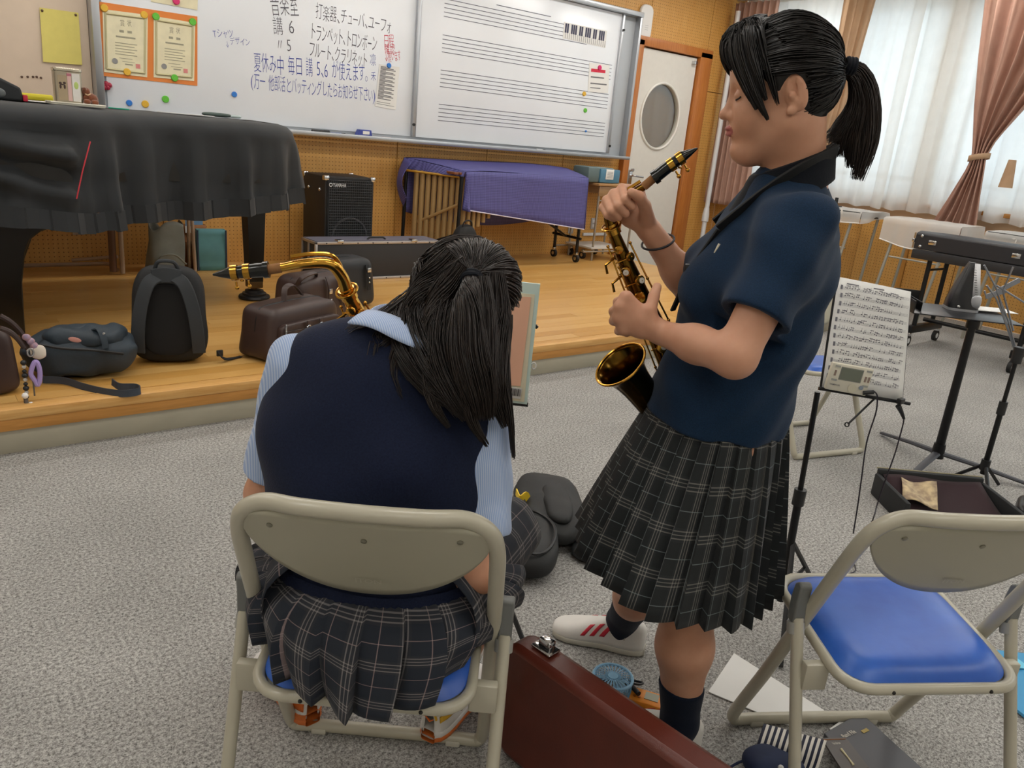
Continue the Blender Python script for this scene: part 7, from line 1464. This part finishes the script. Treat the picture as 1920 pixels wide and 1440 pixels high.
# polo shirt
def wr(P): return .0035*np.sin(P[:, 2]*38+P[:, 0]*30+2*np.sin(P[:, 1]*19))+.003*np.sin(P[:, 0]*55-P[:, 2]*47+P[:, 1]*20)
SL_L = lsh*.30+lel*.70; SL_R = rsh*.42+rel*.58
shirt_secs = [(.440, 1.60, .805, .170, .152), (.450, 1.60, .88, .165, .146), (.478, 1.602, 1.0, .168, .140), (.492, 1.605, 1.12, .180, .140), (.503, 1.605, 1.22, .172, .118), (.510, 1.605, 1.285, .115, .088), (.512, 1.605, 1.335, .066, .064)]
sh = union([stack(shirt_secs, BR), (cone(lsh+A3(0, .01, .0), SL_L, .066, .063), .05), (cone(rsh, SL_R, .062, .058), .05), (ell(bp3((.48, 1.605), .055, .085, 1.10), (.07, .06, .075), BR), .05), (ell(bp3((.48, 1.605), -.055, .085, 1.10), (.07, .06, .075), BR), .05)])
shw = lambda P: sh(P)+wr(P)
def flatend(f, a, b, rin):   # square sleeve end with an opening
    n = (np.asarray(b)-np.asarray(a)); n /= np.linalg.norm(n); pl = half(n, b); near = lambda P: np.linalg.norm(P-np.asarray(b), axis=1)-.12
    f2 = lambda P: np.where(near(P) < 0, np.maximum(f(P), pl(P)), f(P)); hole = cone(np.asarray(b)-n*.005, np.asarray(b)+n*.05, rin); return cut(f2, hole, .002)
shw2 = flatend(flatend(shw, lsh, SL_L, .049), rsh, SL_R, .046); shw3 = inter(shw2, lambda P: .812-P[:, 2]+.012*np.sin(P[:, 0]*9), .006); shw3 = cut(shw3, stack([(a, b, c, d-.012, e-.012) for a, b, c, d, e in [(.440, 1.60, .79, .170, .152), (.448, 1.60, .84, .166, .148)]], BR), .004); shw3 = cut(shw3, cone(NECKB+A3(0, 0, .0), NECKT, .058), .006)
shirt = PS.field('polo_shirt', shw3, (.20, 1.25, .78), (.74, 1.92, 1.36), .0042, POLO, 2)
# collar: a folded ring round the neck
def collar(s, t_):
    a = 2*PI*s; fr = .5+.5*math.cos(a)     # 1 at the front
    r = .062+(.010+.022*fr)*t_; l = math.sin(a)*r*1.06; f = math.cos(a)*r*(1+.15*fr); z = 1.388-.072*fr-(.062+.022*fr)*t_+.006*math.sin(PI*min(1, t_*3)); p = bp3((.516-.006*fr, 1.602), l, f, z); return V3(p)
mb = MB(); mb.grid(collar, 48, 8, True); PS.mbpart('collar', mb, COLLARM, shirt, solid=.007)
mb = MB()                                              # inside of the collar stand
mb.grid(lambda s, t_: V3(bp3((.516-.006*(.5+.5*math.cos(2*PI*s)), 1.602), math.sin(2*PI*s)*.060*1.04, math.cos(2*PI*s)*.060*(1+.15*(.5+.5*math.cos(2*PI*s))), 1.388-.072*(.5+.5*math.cos(2*PI*s))-.07*t_)), 40, 4, True); PS.mbpart('collar_stand', mb, COLLARM, shirt, solid=.003)
mb = MB(); mb.tube([V3(uvz(1349, 457, 1.455)), V3(uvz(1345, 464, 1.455)), V3(uvz(1339, 474, 1.455))], [.0024, .002, .001], 6); PS.mbpart('chest_mark', mb, M('mark cream', '#cfc9b4', .6), shirt)
# neck strap
stp = [bp3((.516, 1.602), .045, -.062, 1.375), bp3((.516, 1.602), .075, -.01, 1.345), bp3((.51, 1.602), .078, .05, 1.29), bp3((.50, 1.602), .070, .115, 1.21), bp3((.495, 1.602), .045, .150, 1.12), bp3((.49, 1.602), .015, .168, 1.03)]
strap = thing('neck_strap', 'black saxophone neck strap over the navy polo', 'strap', tuple(cu(*stp[-1][:2], stp[-1][2])), -YAW)
def strapmesh(pts, w, par, nm):
    mb = MB(); ribbon(mb, [V3(p-A3(*stp[-1])) for p in pts], w, .005, side=tuple(bl3*.5+A3(0, 0, .8))); mb.build(nm, BLKNYL, par, bev=.001)
strapmesh(stp[:4], .030, strap, 'neck_pad'); strapmesh(stp[3:], .014, strap, 'webbing'); strapmesh([p*A3(1, 1, 1)-bl3*2*((p-A3(.51, 1.602, 0)) @ bl3) for p in stp[:4]], .03, strap, 'neck_pad')
mb = MB(); q = stp[4]-stp[-1]; mb.box(V3(q+bf_*.004), (.02, .012, .028), .003); mb.build('slider', BLACKP, strap)
# skirt
def ringS(th, t):
    tt = t**.9; c = A3(.449-.040*t, 1.60+.01*t, .835+(.442-.835)*t); a = .150+.110*tt; b = .142+.090*tt
    l, f = math.cos(th), math.sin(th); n = bl3*l/a+bf_*f/b; n = n/np.linalg.norm(n); sway = .012*t*math.sin(3*th+1)+.008*t*math.sin(7*th)
    p = c+bl3*l*a+bf_*f*b+n*sway; p = p+A3(0, 0, .034*t*math.sin(th)+.008*t*math.cos(th)); return p, n
V, F, uv = skirt_mesh(ringS, 26, 16, lambda t: .006+.022*t, 26*.088, .43)
V = np.asarray(V); o_ = PS.part('skirt', V, F, PLAID1, uvs=uv, angle=60)
md = o_.modifiers.new('thickness', 'SOLIDIFY'); md.thickness = .0016
# socks and shoes
legF = union([body_it[-6][0], body_it[-5], body_it[-4], body_it[-3], body_it[-2], body_it[-1]], .03)
def sock(name, ank, knee, top, n):
    f = lambda P: union([cone(knee+A3(.012, 0, -.13) if n == 0 else knee*.6+ank*.4+A3(.012, 0, 0), ank, .060 if n == 0 else .053, .038), (cone(ank, A3(ank[0], ank[1], .045), .038, .032), .02)])(P)-.0035
    g = inter(f, lambda P: P[:, 2]-top-.06*(P[:, 0]-ank[0])*-1, .003); lo = np.minimum(ank, knee)-.09; hi = np.maximum(ank, knee)+.09; hi[2] = top+.03; lo[2] = .02; PS.field(name, g, lo, hi, .0042, SOCK)
sock('sock', ankL, kneeL, .19, 0); sock('sock', ankR, kneeR, .215, 1)
SHW = M('shoe white', '#d9d6d0', .55, var=.04, vscale=15, bump=.1, bscale=200); SHSO = M('shoe sole white', '#b9b5a8', .6)
def put_shoe(heel, yaw, L, label, decor, mats=(None, None), pitch=0.0, **kw):
    up, so, T = shoe(PS, 'shoe', heel, yaw, L, None, pitch, **kw); return up, so, T
def build_shoe(P, heel, yaw, L, um, sm, label, deco=None, pitch=0.0, **kw):
    up, so, T = shoe(P, 'shoe', heel, yaw, L, None, pitch, **kw); mb = MB(); mb.grid(up, 24, 24); o = P.mbpart('shoe', mb, um, angle=179, label=label, solid=.003); mb = MB(); mb.grid(so, 28, 24, True); P.mbpart('sole', mb, sm, o)
    return o, up, T
RED = M('stripe red', '#c02338', .5)
yawR = math.atan2(.066, -.25)
for heel, yw, lab in ((A3(.437, 1.868, .0), yawR, 'white slip-on shoe with red stripes'), (A3(.52, 1.505, .0), yawR+.05, 'white slip-on shoe hidden behind the brown case')):
    o, up, T = build_shoe(PS, heel, yw, .262, SHW, SHSO, lab, hgt=.094, width=.092)
    for sgn in (0, 1):
        for i in range(3):
            b0 = .43+.055*i
            def sp_(s_, t_): q = .10+.24*s_; q = 1-q if sgn else q; p = Vector(up(q, b0+.028*t_-.05*s_)); c = Vector(T(.11, 0, .02)); n_ = (p-c); n_.z *= .4; return p+n_.normalized()*.0028
            mb = MB(); mb.grid(sp_, 8, 3); PS.mbpart('red_stripe', mb, RED, o, solid=.0016)
    mb = MB(); mb.tube([V3(np.asarray(up(s, .30))+A3(0, 0, .001)) for s in np.linspace(.1, .9, 15)], .003, 5); PS.mbpart('opening_trim', mb, SHSO, o)
# wristband
n_ = (rel-rwr)/np.linalg.norm(rel-rwr); a1 = np.cross(n_, A3(0, 1, 0)); a1 /= np.linalg.norm(a1); a2 = np.cross(n_, a1); cb = rwr+n_*.026
mb = MB(); mb.tube([V3(cb+(a1*math.cos(x)*1.02+a2*math.sin(x)*1.02)*.0315+n_*.012*math.cos(x)) for x in np.linspace(0, 2*PI, 33)[:-1]], .0024, 8, closed=True); PS.mbpart('hair_band', mb, M('band black', '#17121a', .6))
# ================================================================== seated person, seen from behind
PT = Person('seated person in a navy knit vest bending over her saxophone, seen from behind', -.215, 1.27)
gR = rot3(PI/2+.38, .62, -.38); gc = uvz(860, 584, 1.465); gs = 1.04
def gl_(p): return gc+gs*(gR @ np.asarray(p, float))
P0, P1, P2, P3 = A3(-.217, 1.325, .50), A3(-.226, 1.330, .65), A3(-.234, 1.378, .82), A3(-.228, 1.400, .905)
jl, jr_ = uvz(546, 676, 1.39), uvz(915, 805, 1.36); el_l, el_r = uvz(500, 925, 1.40), uvz(898, 1068, 1.275); wl, wr_ = A3(-.33, 1.52, .77), A3(-.13, 1.50, .64)
tilt = np.array(Matrix.Rotation(.16, 3, 'Y') @ Matrix.Rotation(-.30, 3, 'X'))
def torso(g): return [(ell(A3(-.236, 1.350, .735), (.212+g, .110+g, .12+g)), .06), ell(P0, (.200+g, .125+g, .12+g)), (ell(P1, (.196+g, .118+g, .15+g)), .06), (ell(P2, (.214+g, .112+g, .16+g), tilt), .06), (ell(P3, (.140+g, .085+g, .075+g), tilt), .05)]
nb_ = uvz(752, 612, 1.385)
def curl(w, d, n, side):      # relaxed curled hand: wrist, finger direction, palm normal (fingers curl towards it), thumb side
    d = np.asarray(d, float); d /= np.linalg.norm(d); n = np.asarray(n, float); n -= d*(n @ d); n /= np.linalg.norm(n); s = np.cross(d, n)*side; ms = []; fs = []
    for i in range(4):
        o = s*(.026-.0175*i); m = w+d*(.085-.004*abs(i-1))+o; k = (.040, .044, .041, .032)[i]; p1 = m+(d*.72+n*.70)*k; p2 = p1+(-d*.15+n*1.0)*k*.68; p3 = p2+(-d*.8+n*.55)*k*.5; ms.append(m); fs.append([p1, p2, p3])
    th = [w+d*.022+s*.026, w+d*.052+s*.042+n*.008, w+d*.078+s*.040+n*.024, w+d*.095+s*.030+n*.036]; return hand_field(w, ms, fs, th)
it2 = [loc(gR, gc, HEADF, gs), (cone(gl_((0, -.035, -.05)), nb_+A3(0, .03, -.03), .053, .058), .03)]+[(x if isinstance(x, tuple) else (x, .05)) for x in torso(-.012)]+[(cone(jl+A3(.03, 0, -.02), el_l, .048, .040), .04), (cone(el_l, wl, .040, .025), .02), (cone(jr_+A3(-.03, 0, -.02), el_r, .048, .041), .04), (cone(el_r, wr_, .041, .025), .02),
    (curl(wl, wl-el_l, (.4, .6, -.5), 1), .014), (curl(wr_, wr_-el_r, (-.6, .4, .3), -1), .014)]
KL, KR = A3(-.44, 1.62, .47), A3(.01, 1.62, .47); AL, AR = A3(-.405, 1.545, .10), A3(-.085, 1.525, .10)
it2 += [(cone((-.30, 1.33, .50), KL, .090, .066), .05), (cone((-.13, 1.33, .50), KR, .090, .066), .05), (cone(KL, KL*.6+AL*.4+A3(0, -.02, 0), .058, .055), .03), (cone(KL*.6+AL*.4+A3(0, -.02, 0), AL, .055, .036), .03), (cone(KR, KR*.6+AR*.4+A3(0, -.02, 0), .058, .055), .03), (cone(KR*.6+AR*.4+A3(0, -.02, 0), AR, .055, .036), .03)]
bodyT = union(it2)
V, F = region(bodyT, (-.62, 1.08, .03), (.16, 1.76, 1.25), .0042)
def skinmi2(C):
    q = (C-gc) @ gR/gs; return np.where(((q[:, 0]/.0185)**2+((q[:, 2]+.0565)/.0105)**2 < 1) & (q[:, 1] > .084), 1, 0)
PT.part('body', V, F, [SKIN, LIP], mi=skinmi2(V[F].mean(1)))
for sx in (1, -1):
    mb = MB(); mb.tube([V3(gl_((sx*(.031+.0155*math.cos(a)), .0835-.0075*abs(math.cos(a))**2-.001, .0005-.0045*abs(math.sin(a))))) for a in np.linspace(0, PI, 12)], .0012, 6); PT.mbpart('eyelashes', mb, BROW)
    mb = MB(); mb.tube([V3(gl_((sx*x, y_, z))) for x, y_, z in ((.012, .0815, .0235), (.024, .0795, .0275), (.036, .073, .0275), (.047, .063, .023))], [.0012, .0022, .002, .0008], 6, flat=.6); PT.mbpart('eyebrow', mb, BROW)
# striped shirt sleeves and collar
def slv(j, e, q, r0, r1, nm, ph):
    b = j*(1-q)+e*q; n = (e-j)/np.linalg.norm(e-j); f = cone(j, b, r0, r1); f2 = lambda P: f(P)+.0018*np.sin(P[:, 2]*50+P[:, 1]*50+ph)+.0015*np.sin(P[:, 0]*60-P[:, 2]*25+ph); f3 = inter(f2, half(n, b), .003); f3 = cut(f3, cone(b-n*.03, b+n*.04, r1-.010), .003); lo, hi = bx_([j, b], .085); return PT.field(nm, f3, lo, hi, .0042, SHIRT, 2)
s1 = slv(jl+A3(.012, 0, -.006), el_l, .84, .058, .056, 'shirt_sleeve', 0); s2_ = slv(jr_+A3(-.012, 0, -.004), el_r, .74, .060, .058, 'shirt_sleeve', 2)
cn = [uvz(652, 606, 1.335), uvz(694, 614, 1.312), uvz(750, 641, 1.298), uvz(806, 664, 1.302), uvz(850, 676, 1.33)]; cn_t = [uvz(690, 582, 1.39), uvz(718, 586, 1.365), uvz(765, 604, 1.35), uvz(812, 630, 1.352), uvz(842, 650, 1.375)]
A_s = spline([V3(p) for p in cn], 6); B_s = spline([V3(p) for p in cn_t], 6); mb = MB(); nA = len(A_s)-1
mb.grid(lambda s, t_: B_s[int(round(s*nA))]*(1-t_)+A_s[int(round(s*nA))]*t_+Vector((0, -.010*math.sin(PI*t_), .004*math.sin(PI*t_))), nA, 6); PT.mbpart('shirt_collar', mb, SHIRT, solid=.004)
mb = MB(); cc2 = nb_+A3(.01, .02, -.022); mb.grid(lambda s, t_: V3(cc2+A3(.074*math.cos(2*PI*s), .060*math.sin(2*PI*s)+.01, .018+.02*math.sin(2*PI*s)-.030*math.cos(2*PI*s)*.6-.035*t_)), 32, 3, True); PT.mbpart('collar_stand', mb, SHIRT, solid=.004)
# vest
def wr2(P): return .004*np.sin(P[:, 0]*22+P[:, 2]*17+1.5*np.sin(P[:, 2]*9))+.003*np.sin(P[:, 2]*34-P[:, 0]*19)
vs = union(torso(.012)+[(cone(P3+A3(.02, 0, .0), jl+A3(.045, .0, .0), .070, .058), .05), (cone(P3, jr_+A3(-.045, .0, .0), .070, .060), .05), (ell(uvz(650, 690, 1.41), (.09, .05, .045)), .05)])
vs1 = lambda P: vs(P)+wr2(P); vs2 = inter(vs1, lambda P: .512-P[:, 2], .006); vs2 = cut(vs2, cone(nb_+A3(0, .02, -.06), gl_((0, -.03, -.05)), .068), .008)
al = (jl-P3)/np.linalg.norm(jl-P3); ar = (jr_-P3)/np.linalg.norm(jr_-P3)
vest = PT.field('knit_vest', vs2, (-.60, 1.02, .52), (.14, 1.60, 1.10), .0044, VEST, 2)
# ribbed bands: hem and armholes
def ringcurve(f, pts, rad): return pts
mb = MB(); tv = union(torso(.016))
def surf(o, d, f, far=.4):
    t = np.linspace(0, far, 120); P = o+t[:, None]*d; v = f(P); i = int(np.argmax(v > 0)); return P[max(i, 1)]
hem = [surf(A3(-.217, 1.31, .515), A3(math.cos(a), math.sin(a), 0), vs1) for a in np.linspace(0, 2*PI, 121)[:-1]]; top_ = [surf(A3(-.217, 1.31, .556), A3(math.cos(a), math.sin(a), 0), vs1) for a in np.linspace(0, 2*PI, 121)[:-1]]
def ribg(s, t_): i = int(round(s*120)) % 120; p = hem[i]*(1-t_)+top_[i]*t_; d = p-A3(-.217, 1.31, p[2]); d /= np.linalg.norm(d); return V3(p+d*(.0035+.0012*(1 if i % 2 else -1)))
mb.grid(ribg, 120, 3, True); PT.mbpart('rib_hem', mb, VEST, vest, angle=179)
# skirt
def ringT(th, t):
    c, s_ = math.cos(th), math.sin(th); w = A3(-.215+.186*c, 1.318+.112*s_, .540); k_ = min(1, max(0, (s_+.75)/.95)); hu = (.205+.06*k_) if c > 0 else (.205+.115*k_); hz = .408+.045*c*c+.06*max(0, s_)-.05*max(0, -c)*max(0, s_+.3); h = A3(-.215+hu*c, 1.37+.315*s_, hz)
    p = w*(1-t)+h*t; n = A3(c/.27, s_/.30, .0); n /= np.linalg.norm(n); p = p+n*.045*math.sin(PI*t**.7)+A3(0, 0, .004*math.sin(PI*t)); sg = .010*t*(math.sin(5*th+1)+.6*math.sin(11*th)); return p+n*sg, n
V, F, uv = skirt_mesh(ringT, 20, 14, lambda t: .006+.028*t, 20*.112, .36); o_ = PT.part('skirt', V, F, PLAID2, uvs=uv, angle=60); md = o_.modifiers.new('thickness', 'SOLIDIFY'); md.thickness = .0016
for sgn, (ax_, kn) in enumerate((((A3(-.30, 1.22, .50)), KL), ((A3(-.13, 1.22, .50)), KR))):     # cloth stretched over each thigh
    d_ = (kn-ax_); d_ /= np.linalg.norm(d_); e1 = np.cross(d_, A3(0, 0, 1)); e1 /= np.linalg.norm(e1); e2 = np.cross(e1, d_); uv = []; mb = MB(); L_ = np.linalg.norm(kn-ax_)+.03
    for j in range(11):
        for i in range(28): uv.append((i/28*.62, j/10*L_))
    def th_(s, t_): a = 2*PI*s; r = (.112-.030*t_)*(1+.03*math.sin(5*a+8*t_)); return V3(ax_+d_*L_*t_+(e1*math.cos(a)+e2*math.sin(a))*r)
    mb.grid(th_, 28, 10, True); PT.mbpart('skirt_lap', mb, PLAID2, o_, uvs=uv, angle=179, solid=.002)
# socks and trainers
for an, kn in ((AL, KL), (AR, KR)):
    f = lambda P: union([cone(an*.55+kn*.45+A3(0, -.015, 0), an, .053, .039), (cone(an, an+A3(0, .04, -.03), .039, .034), .03)])(P)-.003; g = inter(f, lambda P: P[:, 2]-.20, .003); lo, hi = bx_([an, kn], .09); lo[2] = .03; hi[2] = .24; PT.field('sock', g, lo, hi, .0045, M('sock white', '#d5d2cb', .9))
TRW = M('trainer white', '#dad7d3', .5, var=.04, vscale=15); TRO = M('trainer orange sole', '#c96a2c', .55); TRY = M('trainer yellow', '#d9a92c', .5); TROR = M('trainer orange', '#d46a24', .5)
for heel, yw, lab, sd in ((A3(-.385, 1.455, .028), PI/2+.75, 'white trainer with broad orange flashes', 0), (A3(-.115, 1.435, .028), PI/2-.45, 'white trainer with yellow trim and an orange sole', 1)):
    up, so, T = shoe(PT, 'shoe', heel, yw, .255, None, .03, hgt=.098, width=.094, sole_h=.030); mb = MB(); mb.grid(up, 24, 24); o = PT.mbpart('shoe', mb, TRW, angle=179, label=lab, solid=.003)
    mb = MB(); mb.grid(lambda s, t_: Vector(so(s, t_)), 28, 24, True); mb.v = [Vector((p.x, p.y, heel[2]+(p.z-heel[2])*.55)) for p in mb.v]; PT.mbpart('outsole', mb, TRO, o)
    mb = MB(); mb.grid(lambda s, t_: Vector(so(s, t_)), 28, 24, True); mb.v = [Vector((p.x, p.y, heel[2]+.011+(p.z-heel[2])*.75)) for p in mb.v]; PT.mbpart('midsole', mb, TRW if sd else TRO, o)
    for (a0, a1, b0, b1, mt_) in ([(.06, .30, .06, .26, TROR), (.10, .34, .34, .50, TRY), (.70, .94, .06, .30, TROR)] if sd == 0 else [(.12, .20, .10, .42, TRY), (.78, .90, .12, .34, TRY)]):
        mb = MB(); mb.grid(lambda s, t_: Vector(up(a0+(a1-a0)*s, b0+(b1-b0)*t_))+(Vector(up(a0+(a1-a0)*s, b0+(b1-b0)*t_))-Vector(T(.08, 0, .04))).normalized()*.003, 6, 6); PT.mbpart('flash', mb, mt_, o, solid=.002)
    mb = MB(); mb.tube([Vector(up(s, .02+.06*abs(s-.5)))+Vector((0, -.002, .0)) for s in np.linspace(.2, .8, 12)], .003, 6); PT.mbpart('collar_trim', mb, TRY, o)
    mb = MB(); mb.tube([Vector(T(-.003, -.012, .066)), Vector(T(-.005, -.004, .060)), Vector(T(-.003, .014, .070))], [.001, .0026, .0008], 6); PT.mbpart('heel_mark', mb, TROR, o)
# hair
capf = union([ell((0, -.008, .035), (.078, .092, .089)), (ell((0, -.042, -.02), (.062, .050, .066)), .03)]); capf = inter(capf, half((0, .09, -.08), (0, .012, -.01)), .01)
hairT = PT.field('hair', loc(gR, gc, capf, gs), gc-.16, gc+.17, .0034, HAIRN)
tieT = uvz(886, 508, 1.345); tl_ = (tieT-gc) @ gR/gs; C2, R2 = A3(0, -.008, .035), A3(.081, .096, .093); tdl = (tl_-C2)/R2; tdl /= np.linalg.norm(tdl); tieT = gc+gs*(gR @ (C2+R2*tdl*1.13))
gd = []; rg = np.random.default_rng(11)
for i in range(260):
    a = rg.uniform(-1, 1); kind = rg.random()
    if kind < .5: sdir = A3(a, .55-.5*abs(a), .9*math.cos(a*1.4)+.05)
    elif kind < .8: sdir = A3(np.sign(a)*1.0, rg.uniform(-.4, .2), rg.uniform(-.1, .7))
    else: sdir = A3(rg.uniform(-1, 1), rg.uniform(-.9, .4), rg.uniform(.2, 1))
    sdir /= np.linalg.norm(sdir); om = math.acos(np.clip(sdir @ tdl, -1, 1))
    if om < .12: continue
    P = [gc+gs*(gR @ (C2+R2*(1.012+.014*math.sin(PI*q))*((math.sin((1-q)*om)*sdir+math.sin(q*om)*tdl)/math.sin(om)))) for q in np.linspace(0, 1, 6)]; P[-1] = tieT; gd.append((P, [.010, .013, .013, .011, .007, .004], 1.0))
strands(gd, 3000, HAIRN, 'combed_hair', hairT, PT.off, 12, 9, .0012, .8)
def gp(*q): return [uvz(*x) for x in q]
gl2 = []
for k in range(60):
    sd_ = A3(rg.uniform(.15, .9), rg.uniform(-.35, .45), rg.uniform(.35, 1)); sd_ /= np.linalg.norm(sd_); ed_ = A3(rg.uniform(.55, .95), rg.uniform(-.75, -.3), rg.uniform(-.65, -.25)); ed_ /= np.linalg.norm(ed_); om = math.acos(np.clip(sd_ @ ed_, -1, 1))
    if om < .5: continue
    P = [gc+gs*(gR @ (C2+R2*(1.08+.06*math.sin(PI*min(1, q*.8)))*((math.sin((1-q)*om)*sd_+math.sin(q*om)*ed_)/math.sin(om)))) for q in (0, .25, .5, .75, 1)]; P.append(uvz(rg.uniform(765, 850), rg.uniform(650, 690), 1.315)); gl2.append((P, [.006, .010, .012, .012, .014, .018], .06))
capw = loc(gR, gc, capf, gs)
def hp(x, y_, up=.010):
    ds = np.linspace(1.22, 1.62, 160); v = capw(np.array([uvz(x, y_, d) for d in ds])); i = int(np.argmax(v < 0)); return uvz(x, y_, (ds[i] if v[i] < 0 else 1.44)-up)
for q in (((872, 468), (842, 492), (822, 524), (808, 562)), ((862, 480), (836, 508), (822, 545), (815, 580)), ((850, 465), (820, 495), (800, 530), (792, 566)), ((876, 490), (852, 520), (838, 556), (832, 590)), ((838, 470), (812, 500), (798, 530), (790, 560))):
    gl2.append(([hp(p[0]-2, p[1]+18) for p in q]+[uvz(q[-1][0]+4, q[-1][1]+82, 1.318)], [.006, .012, .014, .014, .016], .28))
gl2 += [(gp((790, 590, 1.365), (750, 650, 1.322), (738, 700, 1.297), (756, 748, 1.282)), [.012, .012, .010, .004], .35), (gp((818, 640, 1.315), (802, 700, 1.282), (815, 760, 1.262), (842, 802, 1.255)), [.014, .012, .010, .004], .4), (gp((872, 650, 1.28), (870, 725, 1.258), (886, 790, 1.248), (914, 836, 1.248)), [.014, .014, .010, .004], .45), (gp((780, 600, 1.365), (722, 650, 1.325), (700, 690, 1.305), (700, 722, 1.30)), [.010, .010, .008, .003], .16), (gp((846, 474, 1.415), (806, 520, 1.405), (784, 580, 1.375), (786, 640, 1.33)), [.012, .022, .028, .026], 1.0), (gp((866, 496, 1.37), (836, 545, 1.365), (818, 605, 1.34), (820, 670, 1.30)), [.010, .020, .026, .024], 1.0), (gp((826, 490, 1.44), (795, 545, 1.42), (775, 600, 1.375), (770, 650, 1.33)), [.012, .020, .024, .022], .8), ([tieT]+gp((881, 548, 1.318), (884, 640, 1.285), (898, 720, 1.262), (905, 785, 1.255)), [.007, .018, .028, .030, .020], 1.6), ([tieT]+gp((868, 570, 1.318), (862, 650, 1.28), (880, 730, 1.258), (900, 780, 1.252)), [.006, .014, .022, .024, .014], 1.0),
    (gp((812, 505, 1.44), (786, 575, 1.385), (798, 655, 1.315), (832, 720, 1.272), (866, 778, 1.255)), [.016, .028, .030, .026, .012], 1.4), (gp((806, 530, 1.45), (766, 592, 1.385), (758, 655, 1.322), (796, 718, 1.280), (838, 756, 1.262)), [.014, .024, .024, .020, .010], 1.1),
    (gp((842, 520, 1.39), (828, 600, 1.34), (828, 670, 1.295), (850, 735, 1.262), (880, 785, 1.25)), [.015, .024, .028, .026, .014], 1.3), (gp((930, 515, 1.40), (934, 590, 1.365), (926, 670, 1.318), (930, 740, 1.288), (948, 800, 1.285)), [.016, .024, .024, .018, .008], 1.2), (gp((905, 520, 1.36), (912, 590, 1.335), (912, 670, 1.298), (914, 735, 1.272), (918, 785, 1.268)), [.012, .018, .022, .020, .012], 1.0),
    (gp((795, 535, 1.43), (730, 590, 1.385), (672, 622, 1.355), (640, 648, 1.345)), [.012, .014, .016, .016], .22), (gp((790, 560, 1.42), (735, 610, 1.365), (700, 660, 1.325), (690, 700, 1.31)), [.012, .016, .018, .014], .3), (gp((952, 590, 1.41), (946, 690, 1.345), (957, 780, 1.315), (963, 860, 1.31)), [.008, .010, .006, .004], .25)]
strands(gl2, 6800, HAIRN, 'loose_hair', hairT, PT.off, 14, 12, .0012, .35, .003)
mb = MB(); tv_ = (uvz(880, 560, 1.318)-tieT); tv_ /= np.linalg.norm(tv_); e1 = np.cross(tv_, A3(1, 0, 0)); e1 /= np.linalg.norm(e1); e2 = np.cross(tv_, e1)
for k in range(2): mb.tube([V3(tieT+tv_*(.006+.008*k)+(e1*math.cos(a)+e2*math.sin(a))*.0175) for a in np.linspace(0, 2*PI, 21)[:-1]], .0058, 8, closed=True)
PT.mbpart('hair_tie', mb, COLLARM, hairT)
